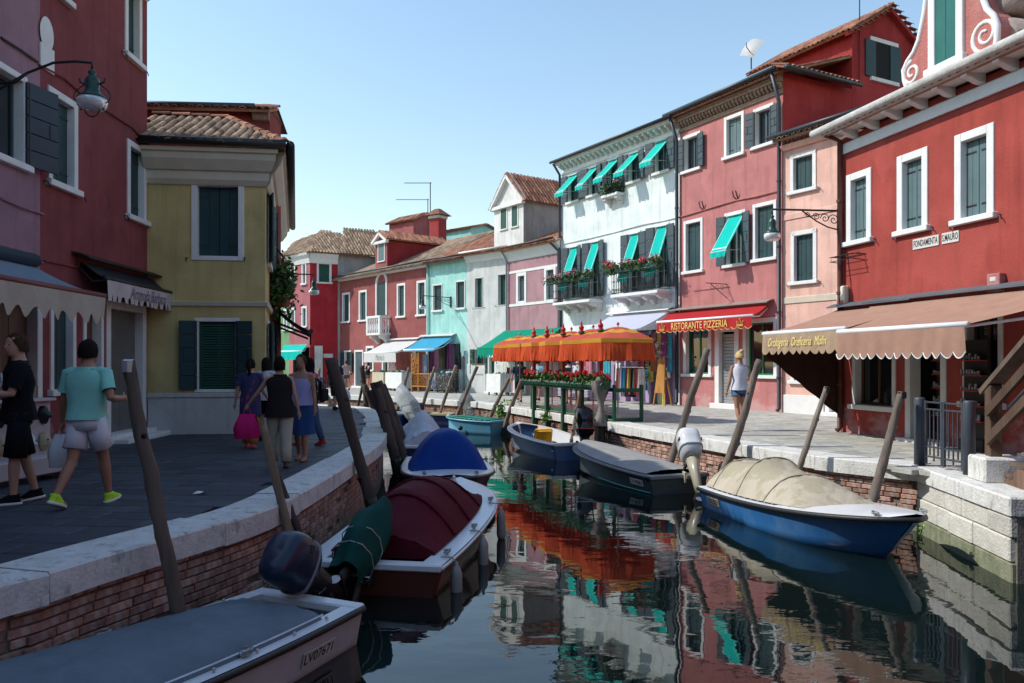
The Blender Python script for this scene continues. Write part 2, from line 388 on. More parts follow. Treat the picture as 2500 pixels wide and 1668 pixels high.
landR = land('pavement_right', [(13.5, -40), (9, 8.8), (5.75, 8.9)] + er, [(-300, 300), (400, 900), (400, -40)], 'sunlit stone pavement along the right bank')
def inside(p, poly):
    x, y = p; c = False; j = len(poly) - 1
    for i in range(len(poly)):
        if (poly[i][1] > y) != (poly[j][1] > y) and x < (poly[j][0] - poly[i][0]) * (y - poly[i][1]) / (poly[j][1] - poly[i][1]) + poly[i][0]: c = not c
        j = i
    return c
def pave(parent, poly, ang, m, seed, row=.34):
    g = random.Random(seed); M0 = Rz(ang); inv = M0.inverted()
    pts = [inv @ Vector((p[0], p[1], 0)) for p in poly]
    x0, x1 = min(p.x for p in pts), max(p.x for p in pts); y0, y1 = min(p.y for p in pts), max(p.y for p in pts)
    var = {}
    for k in range(8):
        l = .34 + .06 * k; b = MB(); b.cbox(.004, l - .004, .004, row - .004, -.07, 0, .006); var[k] = (b.mesh('paver'), l)
    items = []; y = y0
    while y < y1:
        x = x0 - g.uniform(0, .5)
        while x < x1:
            me, l = var[g.randrange(8)]
            c = M0 @ Vector((x + l / 2, y + row / 2, 0))
            if inside((c.x, c.y), poly): items.append((me, M0 @ T(x, y, PZ + g.uniform(-.003, .003)) @ Ry(g.uniform(-.003, .003)) @ Rx(g.uniform(-.004, .004))))
            x += l
        y += row
    pieces('paver', parent, items, m, 300, 'far_pavers')
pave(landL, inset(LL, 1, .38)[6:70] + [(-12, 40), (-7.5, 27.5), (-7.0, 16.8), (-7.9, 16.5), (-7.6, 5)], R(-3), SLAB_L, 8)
pave(landR, [(6.3, 9.2)] + [p for p in inset(LR, -1, .38)[2:]][:62] + [(-14, 51), (-11.4, 50.4), (-4.6, 42.4), (2.3, 34.5), (6.1, 28.3), (9.9, 22), (9.4, 21.5), (7.5, 17.2), (9, 9.2)], R(22), SLAB, 9, .36)
# ------------------------------------------------------------------ house kit
def tile_mesh():
    b = MB(); n = 5; vs = []
    for r, y in ((.062, 0), (.09, 0), (.072, .43)):
        vs += [(r * math.cos(math.pi * j / n), y, r * .8 * math.sin(math.pi * j / n)) for j in range(n + 1)]
    k = n + 1
    b.add(vs, [(i * k + j, i * k + j + 1, (i + 1) * k + j + 1, (i + 1) * k + j) for i in range(2) for j in range(n)])
    return b.mesh('tile')
TILE_ME = {}
def roof_plane(parent, O, ex, ey, poly, m, name='roof', limit=300, thick=.06, seed=1, sx=.2, sy=.34):
    """tiled slope: O origin, ex along the eave, ey up the slope, poly outline in (along, up) metres"""
    g = random.Random(seed); ex = Vector(ex).normalized(); ey = Vector(ey).normalized(); ez = ex.cross(ey)
    M = Matrix((ex, ey, ez)).transposed().to_4x4(); M.translation = Vector(O)
    b = MB(); n = len(poly)
    b.add([(p[0], p[1], 0) for p in poly] + [(p[0], p[1], -thick) for p in poly], [tuple(range(n)), tuple(range(2 * n - 1, n - 1, -1))] + [(i, i + n, (i + 1) % n + n, (i + 1) % n) for i in range(n)])
    deck = b.build(name, m, parent, mw=M)
    if m.name not in TILE_ME: TILE_ME[m.name] = tile_mesh()
    me = TILE_ME[m.name]; items = []
    x0, x1 = min(p[0] for p in poly), max(p[0] for p in poly); y1 = max(p[1] for p in poly); y = min(p[1] for p in poly) - .05
    while y < y1 - .1:
        x = x0 + sx / 2
        while x < x1:
            if inside((x, y + .17), poly):
                items.append((me, T(x + g.uniform(-.012, .012), y + g.uniform(-.02, .02), .012) @ Rz(g.uniform(-.05, .05)) @ Rx(.045)))
            x += sx
        y += sy
    pieces('tile', deck, items, m, limit, 'far_tiles')
    return deck
class House:
    def __init__(s, p0, p1, label, wallm, z0=PZ, name='house', cat='house'):
        p0 = Vector(p0); p1 = Vector(p1); d = p1 - p0; s.L = d.length; s.ang = math.atan2(d.y, d.x)
        s.o = Vector((p0.x, p0.y, z0)); s.ex = Vector((d.x, d.y, 0)).normalized(); s.ey = Vector((-s.ex.y, s.ex.x, 0))
        s.root = thing(name, label, cat, s.o, s.ang); s.op = []; s.wm = wallm; s.parts = {}
    def px(s, uv, y=0.):
        d = ray(*uv); c = Vector((0, 0, CZ)); q = s.o + s.ey * y
        t = (q - c).dot(s.ey) / d.dot(s.ey); p = c + d * t - s.o
        return p.dot(s.ex), p.z
    def w(s, x, y, z): return s.o + s.ex * x + s.ey * y + Vector((0, 0, z))
    def z(s, uv): return s.px(uv)[1]
    def wall(s, H, D, band=None, sides=True, top=True, x0=0., x1=None):
        x1 = s.L if x1 is None else x1
        xs = sorted({x0, x1, *[min(max(v, x0), x1) for o in s.op for v in o[:2]]}); zs = sorted({-.3, H, *[min(v, H) for o in s.op for v in o[2:]]})
        b = MB()
        for i in range(len(xs) - 1):
            for k in range(len(zs) - 1):
                cx, cz = (xs[i] + xs[i + 1]) / 2, (zs[k] + zs[k + 1]) / 2
                if any(o[0] < cx < o[1] and o[2] < cz < o[3] for o in s.op): continue
                b.add([(xs[i], 0, zs[k]), (xs[i + 1], 0, zs[k]), (xs[i + 1], 0, zs[k + 1]), (xs[i], 0, zs[k + 1])], [(0, 1, 2, 3)])
        if sides:
            b.add([(x0, 0, -.3), (x0, D, -.3), (x0, D, H), (x0, 0, H)], [(3, 2, 1, 0)])
            b.add([(x1, 0, -.3), (x1, D, -.3), (x1, D, H), (x1, 0, H)], [(0, 1, 2, 3)])
            b.add([(x0, D, -.3), (x1, D, -.3), (x1, D, H), (x0, D, H)], [(3, 2, 1, 0)])
        if top: b.add([(x0, 0, H), (x1, 0, H), (x1, D, H), (x0, D, H)], [(0, 1, 2, 3)])
        s.w_ob = b.build('wall', s.wm, s.root); s.H = H; s.D = D
        # dark rooms behind the openings
        for o in s.op:
            r = MB(); x0_, x1_, a, c = o; d0, d1 = .2, 1.1
            r.add([(x0_, d0, a), (x1_, d0, a), (x1_, d0, c), (x0_, d0, c), (x0_, d1, a), (x1_, d1, a), (x1_, d1, c), (x0_, d1, c)], [(4, 5, 6, 7), (0, 1, 5, 4), (2, 3, 7, 6), (1, 2, 6, 5), (3, 0, 4, 7)])
            r.build('room', DARK, s.root)
    def rect(s, tl, br):
        a, z1 = s.px(tl); c, z0 = s.px(br); return a, c, z0, z1
    def win(s, tl=None, br=None, style='closed', sm=SHUT_D, fw=.12, fm=WHITE, sill=True, awn=None, leaf=None, rect=None, pane=True, deep=.1, inner=None, name='window', rings=False, vm=None):
        a, c, z0, z1 = rect or s.rect(tl, br)
        s.op.append((a + .015, c - .015, z0 + .015, z1 - .015))
        b = MB()
        b.cbox(a, a + fw, -.03, .2, z0, z1, .008); b.cbox(c - fw, c, -.03, .2, z0, z1, .008); b.cbox(a + fw, c - fw, -.027, .2, z1 - fw, z1, .008)
        if not sill: b.cbox(a + fw, c - fw, -.027, .2, z0, z0 + fw * .8, .008)
        wn_ = b.build(name, fm, s.root)
        if sill: MB().cbox(a - .06, c + .06, -.1, .2, z0 - .02, z0 + .085, .01).build('sill', fm, wn_)
        x0, x1, y0, y1 = a + fw, c - fw, z0 + .085, z1 - fw
        if rings:
            for X in (a + .05, c - .05):
                for Z in (z0 + .1, z1 - .06):
                    MB().tube([(X + .05 * math.cos(t * .9), -.034, Z + .05 * math.sin(t * .9)) for t in range(8)], .008, 5).build('ring_ornament', fm, wn_)
        if style in ('closed', 'half'):
            for k in (0, 1):
                xa, xb = (x0, (x0 + x1) / 2 - .004) if k == 0 else ((x0 + x1) / 2 + .004, x1)
                m = MB(); n = 2
                for i in range(n): m.cbox(xa + (xb - xa) * i / n + .002, xa + (xb - xa) * (i + 1) / n - .002, deep, deep + .04, y0 + .005, y1 - .005, .004)
                for t in (.16, .84):
                    zz = y0 + (y1 - y0) * t; xc = xa if k == 0 else xb; q = 1 if k == 0 else -1
                    m.box(min(xc, xc + q * .22), max(xc, xc + q * .22), deep - .008, deep + .001, zz - .015, zz + .015, 1)
                m.build('shutter', [sm, IRON], wn_)
        else:
            if pane:
                m = MB(); m.add([(x0, .16, y0), (x1, .16, y0), (x1, .16, y1), (x0, .16, y1)], [(0, 1, 2, 3)]); m.build('pane', GLASS, wn_)
                m = MB(); im = inner or PAINTW; w_ = .05
                for q in (x0, (x0 + x1) / 2 - w_ / 2, x1 - w_): m.box(q, q + w_, .13, .157, y0, y1)
                m.box(x0, x1, .128, .158, y0, y0 + w_); m.box(x0, x1, .128, .158, y1 - w_, y1)
                m.build('casement', im if inner else SHUT_S, wn_)
        if style == 'open':
            lw = leaf or (x1 - x0) / 2 + .03
            for k in (0, 1):
                m = MB(); n = 5; ang = R(rnd.uniform(4, 16))
                for i in range(n): m.cbox(0, lw, -.04, 0, y0 - .02 + (y1 - y0 + .04) * i / n + .005, y0 - .02 + (y1 - y0 + .04) * (i + 1) / n - .005, .006)
                m.box(.03, .06, -.048, -.002, y0, y1, 1); m.box(lw * .7, lw * .7 + .03, -.05, -.003, (y0 + y1) / 2 - .1, (y0 + y1) / 2 + .1, 1)
                M = T(x0 - .02 if k == 0 else x1 + .02, -.035, 0) @ (Rz(math.pi + ang) if k == 0 else Rz(-ang))
                if k == 0: M = T(x0 - .02, -.035, 0) @ Rz(ang) @ Matrix.Diagonal((-1, 1, 1, 1))
                m.build('shutter', [sm, IRON], wn_, mw=M)
        if awn:
            p, drop, val = awn; zt, zb = y1 - .02, y1 - drop; m = MB(); nn = 16
            m.grid(lambda i, j: (x0 + (x1 - x0) * i, .05 - (p + .05) * j, zt + (zb - zt) * j - .03 * math.sin(math.pi * j) + .01 * math.sin(i * 9)), 8, 6)
            m.grid(lambda i, j: (x0 + (x1 - x0) * i, -p - .02 * math.sin(i * 14) * j, zb - j * val * (.72 + .28 * abs(math.sin(i * math.pi * 4)))), 32, 2)
            aw = m.build('window_awning', [TEAL], wn_, True)
            m = MB()
            for q in (x0 + .04, x1 - .055): m.add([(q, -.005 + .05, zt - .006 + .012), (q + .015, .045, zt + .006), (q + .015, -p, zb + .012), (q, -p, zb + .012)], [(0, 1, 2, 3)])
            m.add([(x0 + .03, -p + .1 * p, zb + (zt - zb) * .1 + .004), (x1 - .03, -p + .1 * p, zb + (zt - zb) * .1 + .004), (x1 - .03, -p + .075 * p, zb + (zt - zb) * .075 + .004), (x0 + .03, -p + .075 * p, zb + (zt - zb) * .075 + .004)], [(0, 1, 2, 3)])
            m.tube([(x0, -p, zb), (x1, -p, zb)], .012, 5); m.tube([(x0 + .01, .02, zb + .1), (x0 + .01, -p, zb)], .008, 4); m.tube([(x1 - .01, .02, zb + .1), (x1 - .01, -p, zb)], .008, 4)
            m.build('awning_trim', PAINTW, wn_)
        s.last = (a, c, z0, z1); return wn_
    def hooks(s):
        a, c, z0, z1 = s.last
        for X in (a - .12, c + .12): MB().tube([(X, .02, z0 + .02), (X, -.06, z0 + .02), (X + .05, -.07, z0 - .02), (X + .07, -.07, z0 - .07)], .012, 4).build('shutter_hook', IRON, s.root)
    def door(s, tl=None, br=None, m=SHUT_D, fm=WHITE, fw=.14, rect=None, style='leaf', step=.1):
        a, c, z0, z1 = rect or s.rect(tl, br); z0 = 0
        s.op.append((a + .015, c - .015, -.3, z1 - .015))
        b = MB(); b.cbox(a, a + fw, -.03, .22, z0 - .02, z1, .008); b.cbox(c - fw, c, -.03, .22, z0 - .02, z1, .008); b.cbox(a + fw, c - fw, -.028, .22, z1 - fw, z1, .008)
        d = b.build('door', fm, s.root)
        if step: MB().cbox(a - .05, c + .05, -.22, .25, -.02, step, .015).build('step', fm, d)
        x0, x1 = a + fw, c - fw; zt = z1 - fw; q = MB()
        if style == 'leaf':
            for i in range(2): q.cbox(x0 + (x1 - x0) * i / 2 + .003, x0 + (x1 - x0) * (i + 1) / 2 - .003, .14, .19, step, zt, .008)
            q.build('door_leaf', m, d)
        elif style == 'roller':
            n = int((zt - step) / .11)
            for i in range(n): q.cbox(x0, x1, .12, .15, step + .11 * i + .004, step + .11 * (i + 1), .012)
            q.build('roller_shutter', m, d)
        elif style == 'curtain':
            q.grid(lambda i, j: (x0 + (x1 - x0) * i, .05 + .05 * math.sin(i * 40) * (.4 + .6 * j), zt - (zt - .08) * j), 40, 4); q.build('door_curtain', m, d, True)
        s.last = (a, c, z0, z1); return d
    def gutter(s, x0, x1, z, y=-.42, r=.065, m=GUTTER):
        return MB().tube([(x0, y, z), (x1, y, z)], r, 8).build('gutter', m, s.root, True)
    def pipe(s, x, z1, z0=.12, m=GUTTER, r=.05, y=-.07, top=None):
        pts = ([top] if top else []) + [(x, y, z1), (x, y, z0), (x, y - .08, z0 - .06)]
        o = MB().tube(pts, r, 8).build('downpipe', m, s.root, True)
        for k in range(int((z1 - z0) / 2)): MB().tube([(x, y, z0 + .9 + 2 * k), (x, y, z0 + .96 + 2 * k)], r * 1.25, 8).build('pipe_clip', m, o)
        return o
    def cornice(s, z, prof, m=WHITE, x0=0., x1=None, name='cornice', mitre=(0, 0)):
        """prof: (out, up) outline swept along the eave; bottom at z"""
        x1 = s.L if x1 is None else x1
        b = MB().prism([(-q[0], z + q[1]) for q in prof], x0, x1, 0); n = len(prof)
        b.v = [(x - mitre[0] * -y if i < n else x + mitre[1] * -y, y, zz) for i, (x, y, zz) in enumerate(b.v)]
        return b.build(name, m, s.root)
    def brackets(s, parent, z0, z1, out, n, m=WHITE, w=.1, x0=0., x1=None, name='bracket'):
        x1 = s.L if x1 is None else x1
        b = MB(); h = z1 - z0
        b.prism([(0, 0), (0, h), (-out, h), (-out, h * .55), (-out * .75, h * .45), (-out * .35, h * .12)], -w / 2, w / 2, 0)
        me = b.mesh(name); pieces(name, parent, [(me, T(x0 + (x1 - x0) * (i + .5) / n, 0, z0)) for i in range(n)], m)
    def roof(s, z, rise, run, m=TILE, ov=.42, x0=-.05, x1=None, back=True, limit=300, poly=None, seed=1):
        x1 = s.L + .05 if x1 is None else x1; a = math.atan2(rise, run); l = math.hypot(run, rise) + ov / math.cos(a)
        d = roof_plane(s.root, (x0, -ov, z - ov * math.tan(a)), (1, 0, 0), (0, math.cos(a), math.sin(a)), poly or [(0, 0), (x1 - x0, 0), (x1 - x0, l), (0, l)], m, limit=limit, seed=seed)
        if back:
            b = MB(); b.add([(x0, run, z + rise), (x1, run, z + rise), (x1, 2 * run + .4, z - .1), (x0, 2 * run + .4, z - .1)], [(0, 1, 2, 3)])
            for xx in (x0 + .05, x1 - .05): b.add([(xx, 0, z), (xx, run, z + rise - .03), (xx, 2 * run, z)], [(0, 1, 2)])
            b.build('roof_back', m, s.root)
            me = tile_mesh(); k = int((x1 - x0) / .36)
            pieces('ridge_tile', d, [(me, T(x0 * 0 + .36 * i, l, .02) @ Rz(-math.pi / 2) @ Matrix.Diagonal((1.3, .95, 1.2, 1))) for i in range(k)], m)
        return d
    def cable(s, pts, r=.012, m=IRON, name='cable'):
        return MB().tube([(s.px(p)[0], -.02 - .02 * (i % 2), s.px(p)[1]) for i, p in enumerate(pts)], r, 5).build(name, m, s.root)
def pout(H, s, u):
    """how far a point in front of the wall at s stands out when it shows at column u"""
    a = H.w(s, 0, 0); k = (u - U0) / FPX
    return (a.x - k * a.y) / (H.ey.x - k * H.ey.y)
GOLD = mat('gold_print', (.75, .55, .15), .6, .05)
def awning(H, back0, back1, front0, front1, p, zb, zf, drop, topm, valm, label, n=12, style='scallop', barm=PAINTW, yb=.12, hood=None, trim=None, nm='shop_awning', sag=.05, ang2=0):
    """back0..back1: along the wall at height zb; front0..front1: the front bar at distance p, height zf"""
    xm = (back0 + back1) / 2; root = thing(nm, label, 'awning', H.w(xm, 0, zb), H.ang)
    L_ = lambda x: x - xm
    b = MB()
    b.grid(lambda i, j: (L_((back0 + (back1 - back0) * i) * (1 - j) + (front0 + (front1 - front0) * i) * j), -yb - (p - yb) * j, (zf - zb) * j - sag * math.sin(math.pi * j) * (.6 + .4 * abs(math.sin(i * 7)))), 14, 8)
    b.build('canopy', topm, root, True)
    zf_ = zf - zb
    MB().tube([(L_(front0) - .03, -p, zf_), (L_(front1) + .03, -p, zf_)], .045, 8).build('front_bar', barm, root, True)
    seg = max(4, n * 8)
    def vz(i):
        t = i * n % 1
        if style == 'scallop': return .8 + .2 * math.sin(math.pi * t)
        if style == 'wave': return .82 + .18 * math.sin(2 * math.pi * i * n)
        if style == 'crenel': return 1. if t < .62 else .72
        return 1.
    fx = lambda i: L_(front0 + (front1 - front0) * i)
    b = MB(); b.grid(lambda i, j: (fx(i), -p - .035 - .02 * math.sin(i * 23 + 1) * j - .012 * math.sin(i * 61) * j, zf_ - .03 - drop * j * vz(i)), seg, 3)
    v = b.build('valance', valm, root, True)
    if trim:
        b = MB(); pts = [(fx(i / seg), -p - .04 - .02 * math.sin(i / seg * 23 + 1) - .012 * math.sin(i / seg * 61), zf_ - .03 - drop * vz(i / seg)) for i in range(seg + 1)]
        b.tube(pts, .009, 4).build('valance_trim', trim, root)
    for x, x2 in ((back0 + .1, front0 + .08), (back1 - .1, front1 - .08)):
        MB().tube([(L_(x), -.05, -.12), (L_((x + x2) / 2), -p * .5, (zf_ - .1) * .5 - .14), (L_(x2), -p + .02, zf_ - .03)], .022, 6).build('arm', barm, root)
    if hood:
        b = MB(); b.prism([(0, .02), (-.12, .0), (-.3, -.07), (-.3, -.1), (-.1, -.03), (0, -.03)], L_(back0) - .12, L_(back1) + .12, 0); b.v = [(x, y, z + .14) for x, y, z in b.v]
        b.build('hood', hood, root)
    return root, (lambda x, z, dy=0: T(L_(x), -p - .062 - dy, z - zb))
# ---- A: deep red house, right edge
A_RED = plaster('red_plaster', (.34, .066, .052), (.27, .04, .034), .6, bump=.35, sc=1.1)
A = House((7.22, 17.1), (7.22 + .236 * 22, -4.9), 'deep red house with white bracketed eave and scrolled dormer at the right edge', A_RED)  # near end lengthened unseen behind the viewer to cut sky light
for tl, br in (((1048, 962), (1184, 1318)), ((1325, 860), (1493, 1255)), ((1640, 745), (1856, 1187))):
    A.win(r7(*tl), r7(*br), 'closed', SHUT_G, .15); A.hooks()
SHOPB = mat('shop_brown', (.10, .05, .03), .5, .2)
w_ = A.px(r8(1125, 775)); e_ = A.px(r8(1362, 797)); A.win(rect=(w_[0], e_[0], w_[1], 2.55), style='pane', fw=.1, inner=SHOPB)
disp = A.last
d0 = A.px(r8(1415, 940))[0]; d1 = A.px(r8(1640, 940))[0]; A.door(rect=(d0, d1, 0, 2.5), m=DARK, style='none', step=.06)
x0_ = A.px(r8(1730, 800))[0]; x1_ = A.px(r8(1950, 800))[0]; A.win(rect=(x0_, x1_, .75, 2.5), style='pane', fw=.1, inner=SHOPB)
A.door(rect=(x1_ + .5, x1_ + 1.7, 0, 2.5), m=DARK, style='none', step=.06)
zc = A.z(r7(1003, 858)); zg = A.z(r7(960, 800))
A.wall(zg + .05, 8)
c_ = A.cornice(zc, [(0, 0), (.05, 0), (.05, .2), (.0, .24)], WHITE); 
A.brackets(c_, zc + .24, zg + .12, .4, 34, WHITE, .13, .15)
A.cornice(zg + .1, [(0, 0), (.42, 0), (.46, .05), (.46, .09), (0, .12)], WHITE, name='eave_slab', x0=-.1)
MB().tube([(-.3, -.52, zg + .2), (A.L, -.52, zg + .2)], .085, 8).build('gutter', mat('old_white_gutter', (.5, .49, .46), .8, .2, 6, .5, 20, (.3, .27, .24), .6, 4), A.root, True)
A.roof(zg + .3, 1.7, 4, TILE, seed=21)
PIPE_B = mat('brown_pipe', (.10, .035, .025), .5, .15)
A.pipe(.06, zg - .02, .1, PIPE_B, .06, -.09, (.0, -.4, zg + .12))
MB().cbox(-.1, .0, -.02, .5, -.3, zg, .01).build('corner_strip', A_RED, A.root)
# scrolled dormer
pp = lambda x, y: A.px(r7(x, y))
def scroll(cx, cz, r, turns, dirn, y0=-.03, y1=.12, w=.05):
    b = MB(); n = 26; pts = []
    for i in range(n + 1):
        t = i / n; a = math.pi * .5 * dirn + dirn * t * turns * 2 * math.pi; rr = r * (1 - .82 * t)
        pts.append((cx + rr * math.cos(a), y0 + .05, cz + rr * math.sin(a)))
    return b.tube(pts, [(w * (1 - .4 * i / n), w * .8) for i in range(n + 1)], 6)
DORM = plaster('dormer_plaster', (.42, .15, .13), (.5, .36, .32), .4, bump=.9, sc=1.2)
a0, z0_ = pp(1365, 555); a1, _ = pp(1840, 340); zt_ = pp(1470, 90)[1] + 1.2
nl, nr = pp(1475, 80)[0], pp(1780, 40)[0]; sl = pp(1365, 430)
body = MB()
prof = [pp(*q) for q in ((1392, 585), (1380, 500), (1360, 440), (1356, 385), (1378, 335), (1412, 285), (1438, 220), (1455, 140), (1468, 75), (1480, -30), (1490, -130))]
prof2 = [pp(*q) for q in ((1845, 380), (1848, 290), (1864, 220), (1866, 140), (1845, 85), (1808, 50), (1790, 0), (1780, -60), (1775, -130), (1775, -200), (1775, -260))]
body.prism(prof + prof2[::-1], .01, .4, 1)
dm = body.build('dormer', DORM, A.root)
MB().box(nl + .08, nr - .05, .35, 4.2, z0_ - .5, zt_ - .05).build('dormer_body', A_RED, dm)
b = MB(); b.tube([(x, .02, z) for x, z in prof], .055, 6); b.tube([(x, .02, z) for x, z in prof2], .055, 6); b.build('scroll_edge', WHITE, dm, True)
s1 = pp(1400, 400); s2 = pp(1800, 190)
scroll(s1[0], s1[1], .24, 1.6, 1).build('scroll', WHITE, dm, True); scroll(s2[0], s2[1], .3, 1.6, -1).build('scroll', WHITE, dm, True)
b = MB()
for k, (cx, cz, rr) in enumerate(((s2[0] + .12, s2[1] - .05, .3), (nr + .1, s2[1] + .55, .2))): b.tube([(cx, .3, cz), (cx, .95, cz)], rr, 12)
b.build('scroll_side', mat('bare_render', (.30, .25, .22), .95, .3, 3, .7, 20, (.1, .08, .06), .7, 1.5), dm, True)
wl_ = pp(1530, 5); wr_ = pp(1695, 330)
fr = MB(); x0, x1, z0, z1 = pp(1500, 400)[0], pp(1690, 300)[0], pp(1495, 405)[1], pp(1530, 0)[1] + .7
fr.cbox(x0, x0 + .16, -.05, .1, z0, z1, .01); fr.cbox(x1 - .16, x1, -.05, .1, z0, z1, .01); fr.cbox(x0, x1, -.055, .1, z1, z1 + .16, .01); fr.cbox(x0 - .06, x1 + .06, -.1, .1, z0 - .1, z0 + .06, .01)
fw_ = fr.build('window', WHITE, dm)
for k in (0, 1): MB().cbox(x0 + .16 + (x1 - x0 - .32) * k / 2 + .003, x0 + .16 + (x1 - x0 - .32) * (k + 1) / 2 - .003, -.02, .02, z0 + .06, z1, .005).build('shutter', mat('shutter_teal', (.01, .12, .10), .5, .15), fw_)
# signs, boxes, cables on A
PLQ = mat('plaque', (.62, .61, .56), .7, .1); INK = mat('black_ink', (.015, .014, .013), .6, .1)
for tl, br, t in (((1411, 1312), (1553, 1312), 'FONDAMENTA'), ((1570, 1278), (1663, 1280), 'S.MAURO')):
    x0, z1 = A.px(r7(*tl)); x1, _ = A.px(r7(*br)); z1 = A.px(r7(tl[0], tl[1]))[1]; h = .2
    o = MB().cbox(x0, x1, -.018, .0, z1 - h, z1, .004).build('street_sign', PLQ, None); o.parent = None
    tag(o, 'white painted street sign reading ' + t + ' on the deep red house', 'street sign'); o.matrix_basis = Matrix.Translation(A.o) @ Rz(A.ang)
    text(o, t, (x1 - x0) * .92, h * .62, T((x0 + x1) / 2, -.021, z1 - h / 2), INK, bold=.012)
x, z = A.px(r8(1082, 160)); o = MB().cbox(-.14, .14, -.12, 0, -.2, .2, .02).build('alarm_box', mat('cream_plastic', (.7, .66, .5), .4, .05)); o.matrix_basis = T(*A.w(x, 0, z)) @ Rz(A.ang); tag(o, 'cream alarm box with red foot above the brown awning', 'alarm box')
MB().cbox(-.13, .13, -.126, -.04, -.24, -.1, .02).build('red_foot', mat('red_plastic', (.5, .05, .02), .4, .05), o)
x, z = A.px(r8(1928, 90)); o = MB().cbox(-.13, .13, -.14, 0, -.15, .15, .012).build('meter_box', A_RED); o.matrix_basis = T(*A.w(x, 0, z)) @ Rz(A.ang); tag(o, 'small red meter box above the right brown awning', 'meter box')
MB().cbox(-.06, .06, -.145, -.13, .02, .09, .004).build('plate', PLQ, o)
x, z = A.px(r7(1085, 1420)); o = thing('pot_holder', 'empty iron flower pot holder on the deep red house', 'pot holder', A.w(x, 0, z), A.ang)
b = MB()
for k in (-.35, .35): b.tube([(k, 0, .08), (k, -.3, .08), (k, -.3, -.02), (k, 0, -.05)], .01, 4)
for yy, zz in ((-.3, .08), (-.3, -.02), (-.02, .08), (-.16, .1)): b.tube([(-.4, yy, zz), (.4, yy, zz)], .009, 4)
b.build('frame', IRON, o)
A.cable([r8(1105, 205), r8(1300, 185), r8(1500, 160), r8(1700, 135), r8(1900, 118), r8(2061, 95)], .014, A_RED)
# shop goods inside the display window and at the door
a, c, z0, z1 = disp; o = thing('window_display', 'jewellery busts on shelves in the shop window of the red house', 'display', A.w((a + c) / 2, .3, z0), A.ang)
CRM = mat('cream_velvet', (.62, .52, .2), .9, .1)
b = MB()
for zz in (.02, .62): b.box(-.5, .5, .0, .45, zz, zz + .03)
b.build('shelf', SHOPB, o)
for k, (xx, zz) in enumerate(((-.05, .22), (.28, .2), (-.3, .17), (.1, .84), (.36, .8))):
    m = MB(); m.lathe([(.07, -.12), (.09, -.1), (.03, -.06), (.1, .02), (.11, .08), (.05, .14), (.04, .2)], (xx, .2, zz), 10); m.build('bust', CRM, o, True)
m = MB(); g = random.Random(4)
for k in range(60): m.cbox(*(lambda x, y, z, s: (x, x + s, y, y + s, z, z + s))(g.uniform(-.45, .4), g.uniform(.02, .3), .05 + (.6 if k % 2 else 0), g.uniform(.02, .05)), .004)
m.build('trinkets', mat('trinket', (.5, .4, .3), .3, .5, 30), o)
def rack(pos, ang, label, w=.45, h=1.7):
    o = thing('sunglasses_rack', label, 'display rack', pos, ang)
    MB().box(-w / 2, w / 2, 0, .06, .2, h).build('back_panel', INK, o); g = random.Random(int(pos[0] * 100))
    for k in range(5):
        zz = .5 + k * .26; MB().box(-w / 2, w / 2, -.12, 0, zz, zz + .015).build('shelf', mat('red_edge', (.5, .03, .03), .5, .05), o)
        m = MB()
        for j in range(7): m.cbox(-w / 2 + .06 * j + .02, -w / 2 + .06 * j + .055, -.1, -.06, zz + .02, zz + .02 + g.uniform(.03, .12), .005)
        m.build('goods', mat('rack_goods', (.3, .3, .32), .3, .9, 20), o)
    MB().box(-w / 2, w / 2, -.1, .1, 0, .2).build('base', INK, o)
rack(A.w((d0 + d1) / 2 + .1, .35, 0), A.ang, 'black display rack with red shelves in the shop doorway')
rack(A.w(x0_ + .45, -.18, .55 - .55), A.ang, 'dark display rack with red shelves against the shop front', .5, 1.9)
BROWN = fabric('brown_awning_cloth', (.35, .205, .15), .1, stain=(.4, .28, .2), stain_amt=.25)
TAN = fabric('tan_valance_cloth', (.37, .265, .175), .1)
HOOD_G = mat('grey_hood', (.10, .115, .13), .5, .15, 3)
pA = 1.89; f0 = A.px(r8(640, 378), -pA); f1 = A.px(r8(1080, 332), -pA); zbA = A.z(r8(1100, 238))
aw1, P1 = awning(A, .0, A.px(r8(1480, 230))[0], f0[0], f1[0], pA, zbA, (f0[1] + f1[1]) / 2, .42, BROWN, TAN, 'tan scalloped awning lettered in yellow script over the jeweller shop', 11, hood=HOOD_G, trim=None)
text(aw1, 'Orologeria  Oreficeria  Molin', (f1[0] - f0[0]) * .74, .23, P1((f0[0] + f1[0]) / 2 - .12, (f0[1] + f1[1]) / 2 - .2), mat('yellow_print', (.8, .65, .2), .6, .05), .45)
pB = 2.02; f0 = A.px(r8(1050, 370), -pB); f1 = A.px(r8(1745, 305), -pB); h0 = A.px(r8(1480, 230))[0] - .2
awning(A, h0 - .9, h0 + 4.4, f0[0], f1[0], pB, zbA + .02, (f0[1] + f1[1]) / 2, .46, BROWN, BROWN, 'plain brown scalloped awning nearest the wooden stairs', 14, trim=PAINTW, hood=HOOD_G, yb=.16)
# hanging side curtain of the tan awning
o = MB(); ft = A.px(r8(640, 378), -pA); 
o.grid(lambda i, j: (-.02 + .03 * math.sin(i * 25) * j, -pA * i - .0, (zbA + (ft[1] - zbA) * i) - j * ((2.35 - 1.95 * (i ** 1.0)) if i < .97 else .35)), 20, 8)
oc = o.build('side_curtain', fabric('brown_curtain', (.045, .02, .014), .1), aw1, True)
oc.matrix_basis = T(-(A.px(r8(1480, 230))[0]) / 2, 0, -zbA)
